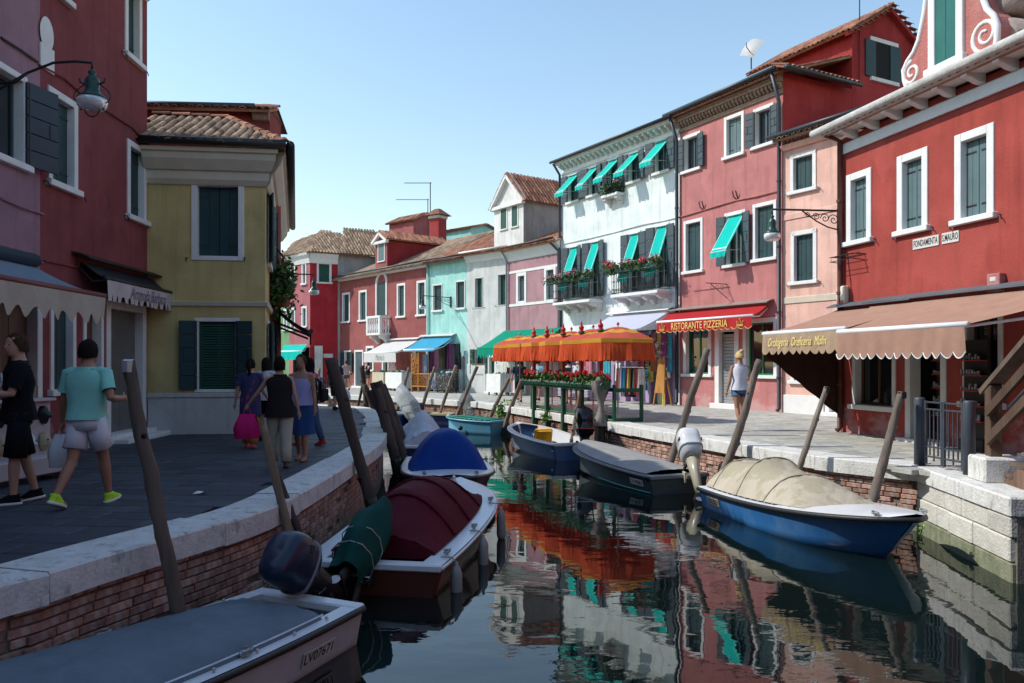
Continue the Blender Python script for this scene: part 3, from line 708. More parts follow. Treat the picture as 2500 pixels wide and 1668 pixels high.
# ---- B: salmon house
SALMON = plaster('salmon_plaster', (.70, .43, .35), (.6, .33, .26), .35)
B = House((8.26, 23.8), (9.95, 20.9), 'narrow salmon pink house squeezed between the two red houses', SALMON)
B.win(r7(738, 852), r7(881, 1035), 'closed', SHUT_D, .13, rings=True); B.hooks()
B.win(r7(742, 1272), r7(884, 1545), 'closed', SHUT_D, .13, rings=True); B.hooks()
w0 = B.px(r8(785, 640)); w1 = B.px(r8(930, 640)); B.win(rect=(w0[0], w1[0], w0[1], w0[1] + 1.5), style='pane', fw=.14)
w0 = B.px(r8(975, 815)); B.door(rect=(w0[0], w0[0] + 1.0, 0, 2.3), m=PAINTW)
zB = B.z(r7(700, 760)); B.wall(zB, 8)
MB().cbox(.02, w0[0] - .03, -.05, 0, -.3, .55, .01).build('plinth', WHITE, B.root)
B.cornice(B.z(r7(722, 1205)), [(0, 0), (.03, 0), (.03, .16), (0, .18)], SALMON, name='band'); z = B.z(r8(770, 205)); B.cornice(z, [(0, 0), (.03, 0), (.03, .17), (0, .19)], mat('pale_band', (.55, .48, .38), .9), name='band')
c_ = B.cornice(zB - .42, [(0, 0), (.08, .02), (.14, .14), (.14, .18), (0, .2)], SALMON); B.brackets(c_, zB - .2, zB - .1, .1, 22, SALMON, .05)
B.cornice(zB - .12, [(0, 0), (.3, .06), (.34, .12), (0, .14)], SALMON, name='eave'); B.roof(zB + .02, 1.1, 3.4, TILE_OLD, x1=B.L, seed=22); B.gutter(-.2, B.L, zB + .0, -.48)
# ---- C: pink-red restaurant
C_RED = plaster('pink_red_plaster', (.46, .185, .175), (.40, .14, .13), .55, bump=.3, sc=.7)
C_DK = plaster('brick_red_shade_plaster', (.34, .04, .04), (.28, .03, .03), .4)
C = House((6.02, 28.0), (8.26, 23.8), 'tall pink red restaurant house with brick dentil cornice and attic', C_RED)
C.win(r6(857, 222), r6(968, 425), 'open', SHUT_S); C.win(r6(1120, 100), r6(1247, 330), 'closed', SHUT_G); C.win(r6(1305, 48), r6(1436, 264), 'open', SHUT_S)
C.win(r6(862, 762), r6(984, 1080), 'closed', SHUT_D); C.win(r6(1122, 712), r6(1256, 1038), 'open', SHUT_S, awn=(.75, 1.25, .2)); C.win(r6(1302, 655), r6(1454, 1000), 'closed', SHUT_D)
GRN = mat('green_frame', (.02, .19, .07), .4, .1)
x0 = C.px(q3(955, 600))[0]; x1 = C.px(q3(1300, 600))[0]; z0 = C.z(q3(1100, 905)); C.win(rect=(x0, x1, z0, z0 + 2.05), style='pane', inner=GRN, fw=.14)
x0 = C.px(q3(1345, 600))[0]; x1 = C.px(q3(1640, 600))[0]; C.door(rect=(x0, x1, 0, 2.75), m=mat('roller_grey', (.28, .29, .29), .45, .15, 3, metal=.3), style='roller', step=.16, fw=.2)
x0 = C.px(q3(1690, 600))[0]; x1 = C.px(q3(2112, 600))[0]; z0 = C.z(q3(1900, 925)); C.win(rect=(x0, x1, z0, C.z(q3(2000, 178))), style='pane', inner=GRN, fw=.14)
zC = C.z(r7(690, 400)); C.wall(zC, 7.5)
BRK = mat('cornice_brick', (.28, .20, .15), .95, .35, 9, .7, 40, (.4, .34, .28), .5, 4)
c_ = C.cornice(zC - .62, [(0, 0), (.06, 0), (.06, .12), (.0, .14)], BRK); C.brackets(c_, zC - .48, zC - .28, .16, 30, BRK, .09, name='dentil')
C.cornice(zC - .28, [(0, 0), (.2, 0), (.2, .1), (.26, .1), (.26, .2), (.33, .2), (.33, .28), (0, .3)], BRK, name='corbel')
C.roof(zC + .06, 1.5, 4.5, TILE, x0=-.1, x1=C.L + .12, poly=[(0, 0), (C.L + .22, 0), (C.L + .22, .42), (C.L + .08, .42), (C.L + .08, 4.9), (1.7, 4.9)], back=False, limit=300, seed=23)
C.gutter(-.3, C.L + .15, zC + .0, -.5, .075); C.pipe(C.L - .05, zC - .9, .12, GUTTER, .06, -.12, (C.L - .05, -.45, zC - .05)); C.pipe(-.03, zC - .9, .12, GUTTER, .06, -.12, (-.03, -.45, zC - .05))
MB().box(C.L - .01, C.L + .003, .004, 7.5, -.3, zC).build('side_wall', C_DK, C.root)  # darker skin over the facade paint, the side's shade put into its colour
# attic with gable towards the camera
ge, ga = zC + 1.95, zC + 2.95; gx0 = C.L - 3.4
b = MB(); b.add([(gx0, 3.1, zC), (C.L + .004, 3.1, zC), (C.L + .004, 3.1, ge), (gx0, 3.1, ge), (C.L + .004, 6.4, zC), (C.L + .004, 6.4, ge), (C.L + .004, 4.7, ga), (gx0, 6.4, ge), (gx0, 6.4, zC), (gx0, 4.7, ga)],
      [(0, 1, 2, 3), (1, 4, 5, 6, 2), (4, 8, 7, 5), (8, 0, 3, 9, 7)])
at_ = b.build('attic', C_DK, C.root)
l = math.hypot(1.9, 1.2); MB().add([(gx0 - .1, 4.7, ga + .03), (C.L + .2, 4.7, ga + .03), (C.L + .2, 6.75, ge - .18), (gx0 - .1, 6.75, ge - .18)], [(0, 1, 2, 3)]).build('roof_back', TILE, at_)
roof_plane(C.root, (gx0 - .9, 2.75, ge - .17), (1, 0, 0), (0, 1.95, 1.17), [(0, 0), (4.55, 0), (4.55, 2.3), (0, 2.3)], TILE, 'attic_roof', seed=24)
me = tile_mesh(); b = MB()
for i in range(16): b.add([T(C.L + .18, 2.75 + (4.7 - 2.75) * i / 8 if i < 8 else 4.7 + (6.75 - 4.7) * (i - 8) / 8, (ge - .13 + (ga - ge + .2) * i / 8) if i < 8 else ga + .06 + (ge - .18 - ga) * (i - 8) / 8) @ v.co for v in me.vertices], [tuple(p.vertices) for p in me.polygons])
b.build('verge_tiles', TILE, at_)
MB().beam((C.L + .1, 2.75, ge - .25), (C.L + .1, 4.7, ga - .02), .2, .12).beam((C.L + .1, 4.7, ga - .02), (C.L + .1, 6.75, ge - .25), .2, .12).build('verge', C_DK, at_)
y0, y1 = 3.95, 5.35; z0, z1 = zC + .55, zC + 1.75
wg = MB(); wg.box(C.L + .006, C.L + .05, y0, y1, z1, z1 + .13); wg.box(C.L + .006, C.L + .09, y0, y1, z0 - .12, z0); wg = wg.build('window', WHITE, at_)
MB().box(C.L + .006, C.L + .03, y0 + .25, y1 - .4, z0, z1).build('pane', DARK, wg); MB().cbox(C.L + .008, C.L + .06, y0 - .25, y0 + .25, z0, z1, .006).build('shutter', SHUT_D, wg); MB().cbox(C.L + .008, C.L + .06, y1 - .42, y1 + .12, z0, z1, .006).build('shutter', SHUT_D, wg)
# return of the eave along the side wall
for i in range(1):
    roof_plane(C.root, (C.L + .5, -.4, zC - .02), (0, 1, 0), (-1, 0, .35), [(0, 0), (3.2, 0), (3.2, .55), (0, .55)], TILE, 'eave_return', seed=25)
MB().tube([(C.L + .52, -.45, zC - .06), (C.L + .52, 2.9, zC - .06)], .07, 8).build('gutter', GUTTER, C.root, True)
C.cable([r6(830, 735), r6(900, 715), r6(985, 690), r6(1080, 660), r6(1200, 625), r6(1330, 600), r6(1470, 565)], .025, C_RED)
for x, y in ((985, 690), (1200, 625)):
    s_, z_ = C.px(r6(x, y)); MB().tube([(s_, 0, z_), (s_ - .03, -.12, z_ + .12), (s_ - .06, -.14, z_ + .3)], .02, 5).tube([(s_ + .05, 0, z_), (s_ + .06, -.12, z_ + .3)], .02, 5).build('iron_bracket', IRON, C.root)
s_, z_ = C.px(r6(1135, 1180)); b = MB(); b.tube([(s_ - 1.6, -.02, z_), (s_ + .15, -.02, z_)], .008, 4); b.tube([(s_, 0, z_ + .1), (s_, -.9, z_ + .1)], .015, 5); b.tube([(s_, 0, z_ - .35), (s_, -.7, z_ + .08)], .012, 5)
for k in range(3): b.tube([(s_, -.2 - .22 * k + .07 * math.cos(t), z_ - .02 + .07 * math.sin(t)) for t in range(7)], .008, 4)
b.build('sign_bracket', IRON, C.root)
# dish + mast
o = thing('satellite_dish', 'white satellite dish on the roof of the restaurant house', 'satellite dish', C.w(C.px((1836, 118), 3.2)[0], 3.2, C.px((1836, 118), 3.2)[1] - .75)); 
m = MB(); m.grid(lambda i, j: ((i - .5) * .74, -.12 + .3 * ((i - .5) ** 2 + (j - .5) ** 2), (j - .5) * .74), 8, 8); d_ = m.build('dish', mat('dish_grey', (.42, .43, .43), .6), o, True); d_.matrix_basis = T(0, 0, .75) @ Rz(R(-48)) @ Rx(R(-24)) @ Ry(R(28))
MB().tube([(0, .1, 0), (0, .1, .7), (0, -.02, .75)], .025, 6).build('mast', IRON, o); MB().tube([(0, 0, .5), (-.35, -.45, .62), (-.36, -.5, .75)], .015, 5).build('feed_arm', IRON, o)
def antenna(pos, h, arms, label, r=.018):
    o = thing('antenna', label, 'antenna', pos); MB().tube([(0, 0, 0), (0, 0, h)], r, 5).build('mast', IRON, o)
    for z, l in arms:
        m = MB(); m.tube([(-l, 0, z), (.08, 0, z)], r * .7, 4)
        for k in range(7): m.tube([(-l + l * k / 7, -.12, z), (-l + l * k / 7, .12, z)], .006, 3)
        m.build('boom', IRON, o)
antenna(C.w(C.L + .05, 3.4, zC + .2), 4.6, (), 'tall thin grey mast beside the gabled attic')
REDC = fabric('red_awning_cloth', (.50, .035, .04), .08, trans=True)
s0 = C.px(q3(810, 110))[0]; s1 = C.px(q3(2035, 5))[0]; f0 = C.px(q3(635, 240), -1.0); f1 = C.px(q3(1802, 150), -1.0); zf = (f0[1] + f1[1]) / 2
aw, P = awning(C, s0, s1, f0[0], f1[0], 1.0, C.z(q3(1400, 70)), zf, .36, REDC, REDC, 'red restaurant awning with gold lettering and two crowns', 16, hood=mat('taupe_hood', (.25, .21, .18), .7), trim=GOLD)
text(aw, 'RISTORANTE PIZZERIA', (f1[0] - f0[0]) * .6, .23, P((f0[0] + f1[0]) / 2 - .1, zf - .2), GOLD)
for k in (.07, .9):
    xx = f0[0] + (f1[0] - f0[0]) * k; cr = MB(); w_, h_ = .13, .2
    pts = [(-1, -1), (-1, .3), (-.5, -.3), (0, 1), (.5, -.3), (1, .3), (1, -1), (-1, -1)]
    cr.tube([(x * w_, 0, z * h_ * .5) for x, z in pts], .012, 4); cr.tube([(-w_, 0, -h_ * .3), (w_, 0, -h_ * .3)], .01, 4)
    for x, z in ((-1, .4), (0, 1.15), (1, .4)): cr.ball((x * w_, 0, z * h_ * .5), .02, 6, 4)
    o = cr.build('crown_print', GOLD, aw); o.matrix_basis = P(xx, zf - .2)
# ---- D: white-mint house with turquoise blinds
D_W = plaster('white_mint_plaster', (.71, .77, .75), (.63, .72, .68), .5, bump=.15, sc=.6)
D = House((2.2, 34.3), (6.02, 28.0), 'three storey pale mint house with turquoise window blinds and two flower balconies', D_W)
for tl, br, a_ in (((118, 462), (193, 632), (.75, .85)), ((250, 412), (318, 592), (.75, .85)), ((372, 365), (452, 585), (.8, .85)), ((503, 322), (588, 502), (.8, .85)), ((670, 245), (768, 440), (.8, .9))):
    D.win(r6(*tl), r6(*br), 'open', SHUT_S, .1, awn=(a_[0], a_[1], .18), leaf=.42)
for tl, br in (((125, 918), (193, 1255)), ((258, 885), (332, 1250)), ((505, 832), (588, 1215)), ((672, 785), (768, 1190))):
    D.win(r6(*tl), r6(*br), 'open', SHUT_S, .1, awn=(.62, 1.75, .14), leaf=.42, sill=False)
zD = D.z(r6(780, 145)); 
x0 = D.px(q3(-600, 900))[0]; x1 = D.px(q3(880, 900))[0]
D.op.append((x0, x1, -.3, 2.75))
D.wall(zD, 8)
c_ = D.cornice(zD - .42, [(0, 0), (.04, 0), (.04, .1), (0, .12)], WHITE); D.brackets(c_, zD - .24, zD - .02, .3, 24, WHITE, .09)
D.cornice(zD - .03, [(0, 0), (.36, 0), (.42, .06), (.42, .12), (0, .16)], WHITE, name='eave_slab'); D.roof(zD + .15, .9, 4.5, TILE_OLD, seed=26); D.gutter(-.2, D.L + .05, zD + .12, -.5, .06)
D.pipe(-.04, zD - .4, .1, GUTTER, .055, -.1, (-.04, -.45, zD + .05))
D.cable([r6(92, 905), r6(250, 870), r6(420, 830), r6(600, 780), r6(740, 755), r6(820, 735)], .02, D_W)
LEAF = mat('leaf_green', (.055, .13, .025), .6, .4, 12, objvar=.2); PINK_F = mat('pink_petals', (.75, .25, .42), .6, .3, 8); RED_F = mat('red_petals', (.68, .02, .03), .6, .2, 8); WHITE_F = mat('pale_petals', (.8, .6, .6), .6, .2, 8)
def foliage(parent, n, fn, m=LEAF, size=.06, name='leaves', seed=1, kind=None):
    g = random.Random(seed); b = MB()
    for i in range(n):
        c = Vector(fn(g)); a = Vector((g.gauss(0, 1), g.gauss(0, 1), g.gauss(0, 1))).normalized(); q = a.cross(Vector((g.gauss(0, 1), g.gauss(0, 1), g.gauss(0, 1)))).normalized(); s = size * g.uniform(.6, 1.3)
        b.add([c - a * s, c + q * s * .55 + a * s * .1, c + a * s, c - q * s * .55 + a * s * .1], [(0, 1, 2, 3)])
    return b.build(name, m, parent, kind=kind)
def flowerbox(H, x0, x1, y, z, label, pink=PINK_F, n=1, hang=.3, group=None, trough=True, hgt=.26, seed=3):
    o = thing('flower_box', label, 'flower box', H.w((x0 + x1) / 2, y, z) if H else Vector((x0, x1, z)), H.ang if H else y); w = (x1 - x0) / 2 if H else n
    if trough: MB().cbox(-w, w, -.1, .1, -.17, 0, .01).build('trough', SHUT_D, o)
    cl = [(random.Random(seed + i).uniform(-w, w), random.Random(seed * 7 + i).uniform(.05, hgt)) for i in range(int(w * 12) + 3)]
    def fn(g):
        c = g.choice(cl); return (c[0] + g.gauss(0, .1), g.gauss(-.02, .11), max(-hang, c[1] * g.uniform(-.5, 1.1) + g.gauss(0, .05) - (abs(g.gauss(0, hang * .5)) if g.random() < .35 else 0)))
    foliage(o, int(w * 950), fn, LEAF, .06, 'leaves', seed)
    def ff(g):
        c = g.choice(cl[::2]); return (c[0] + g.gauss(0, .06), g.gauss(-.08, .08), c[1] + g.gauss(.02, .06))
    for j, pm in enumerate(pink if isinstance(pink, (list, tuple)) else [pink]): foliage(o, int(w * 300), ff, pm, .036, 'blossoms', seed + 5 + j)
    return o
def balcony(H, x0, x1, z, out, label, stone=True, h=1.0, n=None, brk=4):
    o = thing('balcony', label, 'balcony', H.w((x0 + x1) / 2, 0, z), H.ang); w = (x1 - x0) / 2
    MB().cbox(-w, w, -out, 0, -.12, 0, .02).build('slab', WHITE, o)
    bm = MB(); bm.prism([(0, -.12), (-out * .8, -.12), (-out * .85, -.2), (-out * .55, -.3), (-out * .3, -.28), (-out * .12, -.42), (0, -.44)], -.08, .08, 0); me = bm.mesh('bracket')
    for k in range(brk): obj('bracket', me, WHITE, o, mw=T(-w + .15 + (2 * w - .3) * k / (brk - 1), 0, 0))
    for zz in (.06, .2, h): MB().tube([(-w + .04, 0, zz), (-w + .04, -out + .05, zz), (w - .04, -out + .05, zz), (w - .04, 0, zz)], .018 if zz > .3 else .012, 5).build('rail', IRON, o)
    bm = MB(); bm.tube([(0, 0, .06), (0, 0, h * .45), (0, 0, h * .5), (0, 0, h * .55), (0, 0, h)], [.008, .008, .018, .008, .008], 5); me = bm.mesh('baluster'); k = n or int(2 * w / .1)
    for i in range(k + 1): obj('baluster', me, IRON, o, mw=T(-w + .04 + (2 * w - .08) * i / k, -out + .05, 0))
    for i in range(1, 6):
        for sx in (-1, 1): obj('baluster', me, IRON, o, mw=T(sx * (w - .04), -(out - .05) * i / 6, 0))
    bm = MB()
    for i in range(int(2 * w / .16)): bm.tube([(-w + .1 + .16 * i + .05 * math.cos(t * .9), -out + .05, .13 + .05 * math.sin(t * .9)) for t in range(8)], .007, 4)
    bm.build('scrollwork', IRON, o)
    return o
b0 = D.px(r6(40, 1290), -.6); b1 = D.px(r6(275, 1262), -.6); balcony(D, b0[0], b1[0], b0[1] + .05, .75, 'left iron balcony with stone slab on the pale mint house'); flowerbox(D, b0[0] - .25, b1[0] + .2, -.78, b0[1] + 1.02, 'pink flowers hanging over the left iron balcony', seed=11, hang=.2)
b0 = D.px(r6(410, 1240), -.6); b1 = D.px(r6(712, 1208), -.6); balcony(D, b0[0], b1[0], b0[1] + .05, .75, 'right iron balcony with stone slab on the pale mint house'); flowerbox(D, b0[0] - .25, b1[0] + .15, -.78, b0[1] + 1.02, 'pink and red flowers hanging over the right iron balcony', [PINK_F, RED_F], seed=12, hang=.2)
b0 = D.px(r6(335, 600), -.35); b1 = D.px(r6(440, 578), -.35); o = balcony(D, b0[0], b1[0], b0[1], .4, 'small iron window balcony with potted plants on the top floor', h=.75, brk=2); flowerbox(D, b0[0] + .1, b1[0] - .1, -.2, b0[1] + .2, 'green potted plants inside the small top floor balcony', WHITE_F, seed=14, hang=.1)
LILAC_A = fabric('pale_lilac_cloth', (.60, .62, .74), .06, trans=True); s0 = D.px(q3(90, 160))[0] - 0.0; s1 = D.px(q3(815, 90))[0]
fr_ = D.px(q3(380, 325), -1.73); awning(D, s0, s1, fr_[0] - (s1 - s0), fr_[0], 1.73, D.z(q3(500, 125)), fr_[1], .2, LILAC_A, LILAC_A, 'pale lilac awning over the clothes shop beside the red awning', 10, hood=PAINTW)
# shop front under D
SHOPF = mat('lilac_shopfront', (.42, .32, .48), .7, .1)
m = MB(); m.box(x0 + .02, x1 - .02, .5, .55, -.05, 2.74); m.build('shop_back', SHOPF, D.root)
for xx in (x1 - .2, x1 - 1.5, x1 - 3.0, x0 + .9, x0 + .1): MB().cbox(xx - .07, xx + .07, .02, .3, -.1, 2.74, .01).build('shop_pillar', SHOPF, D.root)
# ---- E mauve, F white, G mint
E_M = plaster('mauve_plaster', (.38, .22, .24), (.32, .18, .195), .5)
E = House((-.22, 37.7), (2.2, 34.3), 'mauve house with white bands below a white gabled dormer', E_M)
E.win(r4(1545, 728), r4(1608, 912), 'closed', SHUT_S, .16, sill=False); E.win(r4(1718, 690), r4(1790, 903), 'closed', SHUT_S, .16, sill=False)
zE = E.z(r4(1815, 515)); w0 = E.px(r4(1500, 1240)); E.door(rect=(.5, 1.5, 0, 2.4), m=SHUT_GREEN)
E.wall(zE, 8); E.cornice(zE - .62, [(0, 0), (.06, .02), (.1, .16), (.18, .3), (.3, .42), (.34, .6), (0, .64)], WHITE)
for y in (728, 930): E.cornice(E.z(r4(1492, y)) - .05, [(0, 0), (.025, 0), (.025, .12), (0, .12)], WHITE, name='band')
E.roof(zE + .05, 1.6, 4, TILE, seed=27); E.gutter(-.2, E.L - .1, zE + .02, -.45, .05, mat('copper_gutter', (.05, .03, .025), .5)); E.pipe(E.L - .12, zE - .55, 3., GUTTER, .05, -.12, (E.L - .5, -.42, zE - .05)); E.pipe(.06, zE - .6, .1, mat('zinc', (.3, .31, .32), .5), .05, -.1, (.0, -.4, zE - .1))
def q8(x, y): return (1200 + x / 7.84, 420 + y / 7.84)
def dormer(H, x0, x1, z0, ze, za, y0, depth, wm, sm, wins, label=None, side=None, fmul=1., tm=TILE):
    b = MB(); xc = (x0 + x1) / 2
    b.add([(x0, y0, z0), (x1, y0, z0), (x1, y0, ze), (xc, y0, za), (x0, y0, ze)], [(0, 1, 2, 3, 4)])
    d = b.build('dormer', wm, H.root)
    MB().add([(x1, y0 + .002, z0), (x1, y0 + depth, z0), (x1, y0 + depth, ze), (x1, y0 + .002, ze), (x0, y0 + .002, z0), (x0, y0 + depth, z0), (x0, y0 + depth, ze), (x0, y0 + .002, ze)], [(0, 1, 2, 3), (7, 6, 5, 4)]).build('dormer_cheek', side or wm, d)
    m = MB()
    for s_ in (-1, 1):
        e = (xc + s_ * ((x1 - x0) / 2 + .16), y0 - .1, ze - .06)
        m.beam(e, (xc, y0 - .1, za + .06), .2, .16, (0, 0, 1)); m.beam((e[0], y0 - .03, e[2] + .1), (xc, y0 - .03, za + .2), .12, .1)
    m.cbox(x0 - .14, x1 + .14, y0 - .16, y0 + .02, ze - .16, ze + .02, .02); m.build('pediment', WHITE if fmul else wm, d)
    for q in wins:
        a, c, w0, w1 = q; k = MB(); k.cbox(a - .07, a, y0 - .03, y0 + .02, w0, w1 + .07, .005); k.cbox(c, c + .07, y0 - .03, y0 + .02, w0, w1 + .07, .005); k.cbox(a, c, y0 - .028, y0 + .02, w1, w1 + .07, .005); k.cbox(a - .09, c + .09, y0 - .07, y0 + .02, w0 - .06, w0, .005)
        o = k.build('window', WHITE, d); MB().cbox(a, c, y0 - .01, y0 + .015, w0, w1, .004).build('shutter', sm, o)
    sl = math.hypot((x1 - x0) / 2 + .2, za - ze); hw = (x1 - x0) / 2 + .22
    a_ = (za - ze) / ((x1 - x0) / 2)
    roof_plane(H.root, (xc + hw, y0 - .2, za - hw * a_ + .2), (0, 1, 0), (-1, 0, a_), [(0, 0), (depth, 0), (depth, hw * math.hypot(1, a_)), (0, hw * math.hypot(1, a_))], tm, 'dormer_roof', limit=200, seed=31)
    roof_plane(H.root, (xc - hw, y0 - .2 + depth, za - hw * a_ + .2), (0, -1, 0), (1, 0, a_), [(0, 0), (depth, 0), (depth, hw * math.hypot(1, a_)), (0, hw * math.hypot(1, a_))], tm, 'dormer_roof', limit=60, seed=32)
    return d
DW = plaster('dormer_white', (.66, .66, .63), (.4, .38, .3), .4, sc=1.6); DG = plaster('dormer_grey', (.34, .34, .34), (.16, .16, .17), .7, sc=.8)
a = E.px(q8(45, 1250)); c = E.px(q8(605, 1150)); wa = E.rect(q8(155, 735), q8(285, 1075)); wb = E.rect(q8(365, 670), q8(495, 1030)); zp = E.z(q8(260, 120)); ze = E.z(q8(605, 540))
dormer(E, a[0], c[0], zE - .15, ze, zp, .02, 3.6, DW, SHUT_GREEN, [(wa[0] + .1, wa[1], min(wa[2], wb[2]), min(wa[3], wb[3])), (wb[0] + .1, wb[1], min(wa[2], wb[2]), min(wa[3], wb[3]))], side=DG)
F_W = plaster('old_white_plaster', (.56, .57, .55), (.38, .38, .36), .6, sc=.7)
Fh = House((-2.3, 39.85), (-.22, 37.7), 'weathered white house with green shutters beside the mauve house', F_W)
Fh.win(r4(1288, 755), r4(1338, 940), 'closed', SHUT_GREEN, .05, F_W, sill=False, deep=.16); Fh.hooks(); Fh.win(r4(1430, 733), r4(1484, 925), 'closed', SHUT_GREEN, .05, F_W, sill=False, deep=.16); Fh.hooks()
zF = Fh.z(r4(1470, 572)); x0, z0 = Fh.px(q2(1800, 700)); x1 = Fh.px(q2(1940, 700))[0]
Fh.win(rect=(x0, x1, z0, z0 + 1.35), style='open', sm=SHUT_GREEN, fw=.06, fm=F_W, leaf=.3); x0 = Fh.px(q2(1990, 700))[0]; x1 = Fh.px(q2(2125, 700))[0]; Fh.door(rect=(x0, x1, 0, Fh.z(q2(2050, 400))), m=SHUT_GREEN, fm=WHITE)
x0 = Fh.px(q2(2125, 700))[0]; MB().cbox(x0, Fh.L, -.1, 0, -.2, 1.45, .02).build('plinth', F_W, Fh.root); MB().cbox(.1, Fh.px(q2(1985, 700))[0], -.1, 0, -.2, 1.45, .02).build('plinth', F_W, Fh.root)
Fh.wall(zF, 8); Fh.cornice(zF - .5, [(0, 0), (.06, .02), (.1, .14), (.26, .3), (.34, .46), (0, .5)], WHITE); Fh.roof(zF + .03, 1.6, 4, TILE, seed=33); Fh.gutter(-.1, Fh.L, zF + .0, -.45, .05, WHITE)
G_M = plaster('mint_plaster', (.35, .64, .58), (.42, .66, .6), .4, sc=.7)
G = House((-4.53, 42.1), (-2.3, 39.85), 'mint green house with dark shutters and a wall lamp', G_M)
G.win(r4(1028, 797), r4(1090, 962), 'closed', SHUT_D, .07); G.win(r4(1168, 775), r4(1230, 948), 'closed', SHUT_D, .07)
zG = G.z(r4(1000, 655)); x0 = G.px(q2(1180, 600))[0]; x1 = G.px(q2(1590, 600))[0]; G.op.append((.05, x1, -.3, 2.5)); xd = G.px(q2(1610, 600))[0]; G.door(rect=(xd, G.L - .06, 0, G.z(q2(1700, 405))), m=mat('dark_green_door', (.012, .045, .04), .6, .2), fm=F_W, fw=.08)
G.wall(zG, 8); G.cornice(zG - .12, [(0, 0), (.3, .06), (.34, .14), (0, .16)], WHITE); G.roof(zG + .03, 1.9, 4.4, TILE, seed=34); G.gutter(-.1, G.L, zG + .02, -.45, .05); G.pipe(.06, zG - .2, .1, G_M, .05, -.08)
MB().box(.06, x1, .6, .65, -.1, 2.5).build('shop_back', mat('shop_cream', (.45, .36, .22), .8, .2), G.root); 
for xx in (.5, x1 - .9, x1 - .05): MB().cbox(xx - .08, xx + .08, .02, .4, -.1, 2.5, .01).build('shop_pillar', F_W, G.root)
# ---- H dark red-brown, I far red corner, J green
H_R = plaster('brick_plaster', (.275, .088, .082), (.22, .06, .058), .45)
H = House((-11.2, 50.1), (-4.53, 42.1), 'long brownish red house with arched door and stone balcony', H_R)
for tl, br in (((470, 850), (518, 1030)), ((573, 835), (622, 1022)), ((808, 793), (860, 998)), ((930, 775), (988, 988))): H.win(r4(*tl), r4(*br), 'closed', SHUT_D, .13)
a, c, z0, z1 = H.rect(r4(678, 790), r4(748, 985)); zt = H.z(r4(712, 722)); H.op.append((a + .05, c - .05, z0, z1))
x0 = H.px(q2(35, 500))[0]; x1 = H.px(q2(165, 500))[0]; H.door(rect=(x0, x1, 0, H.z(q2(100, 330))), m=fabric('grey_curtain', (.16, .2, .22)), style='curtain', fw=.12); H.win(q2(203, 272), q2(318, 640), 'closed', SHUT_D, .14)
x0 = H.px(q2(440, 500))[0]; x1 = H.px(q2(545, 500))[0]; H.door(rect=(x0, x1, 0, 2.5), m=SHUT_D)
x0 = H.px(r4(490, 1200))[0]; H.win(rect=(x0 - .2, x0 + .75, .9, 2.3), style='open', sm=SHUT_D, fw=.1)
zH = H.z(r4(985, 662)); H.wall(zH, 8); H.cornice(zH - .25, [(0, 0), (.08, .02), (.3, .16), (.34, .26), (0, .28)], WHITE); H.roof(zH + .03, 2.1, 4.6, TILE_OLD, seed=35); H.gutter(-.2, H.L, zH + .02, -.46, .055)
cx = (a + c) / 2; rr = (c - a) / 2; m = MB(); m.cbox(a, a + .14, -.05, .1, z0, z1, .01); m.cbox(c - .14, c, -.05, .1, z0, z1, .01)
m.tube([(cx - (rr - .07) * math.cos(math.pi * t / 10), .0, z1 + (zt - z1 - .05) * math.sin(math.pi * t / 10)) for t in range(11)], [(.09, .07)] * 11, 6); ad = m.build('arched_door', WHITE, H.root)
m = MB(); m.prism([(a + .12, z0), (c - .12, z0)] + [(cx + (rr - .12) * math.cos(math.pi * t / 10), z1 + (zt - z1 - .1) * math.sin(math.pi * t / 10)) for t in range(11)], .02, .1, 1); m.build('door_leaf', SHUT_D, ad)
b0 = H.px(r4(630, 1100), -.6); b1 = H.px(r4(715, 1090), -.6); o = thing('stone_balcony', 'white stone balcony with turned balusters on the brownish red house', 'balcony', H.w((b0[0] + b1[0]) / 2, 0, b0[1]), H.ang); w = (b1[0] - b0[0]) / 2
MB().cbox(-w, w, -.75, 0, -.12, 0, .02).build('slab', WHITE, o); MB().cbox(-w, w, -.75, -.55, .85, 1., .02).build('rail', WHITE, o)
for sx in (-1, 1): MB().cbox(sx * (w - .09) - .09, sx * (w - .09) + .09, -.75, -.57, 0, .85, .01).build('pier', WHITE, o); MB().cbox(sx * (w - .1) - .08, sx * (w - .1) + .08, -.55, 0, .87, .99, .01).build('side_rail', WHITE, o); m = MB(); m.prism([(0, -.12), (-.6, -.12), (-.62, -.25), (-.3, -.4), (-.1, -.6), (0, -.62)], sx * (w - .25) - .12, sx * (w - .25) + .12, 0); m.build('bracket', WHITE, o)
m = MB(); m.lathe([(.05, 0), (.05, .06), (.03, .1), (.075, .3), (.05, .5), (.03, .65), (.05, .75), (.05, .85)], (0, 0, 0), 8); me = m.mesh('baluster')
for i in range(6): obj('baluster', me, WHITE, o, True, mw=T(-w + .28 + (2 * w - .56) * i / 5, -.66, 0))
for i in range(3): obj('baluster', me, WHITE, o, True, mw=T(w - .1, -.45 + .17 * i, 0))
a = H.px(r4(672, 690)); c = H.px(r4(745, 690)); ze = H.z(r4(745, 522)); zp = H.z(r4(700, 490)); wr = H.rect(r4(687, 542), r4(728, 648))
dormer(H, a[0], c[0], zH - .1, ze, zp, .02, 4.6, plaster('dormer_red', (.30, .10, .095)), SHUT_G, [(wr[0] + .1, wr[1], wr[2], wr[3])], side=plaster('dormer_red_side', (.28, .035, .035)), tm=TILE)
I_R = plaster('rose_plaster', (.40, .14, .155), (.34, .1, .11), .4); I_D = plaster('crimson_plaster', (.40, .03, .04), (.32, .02, .03), .4)
I2 = House((-12.67, 49.0), (-11.1, 49.76), 'tmp', I_D)
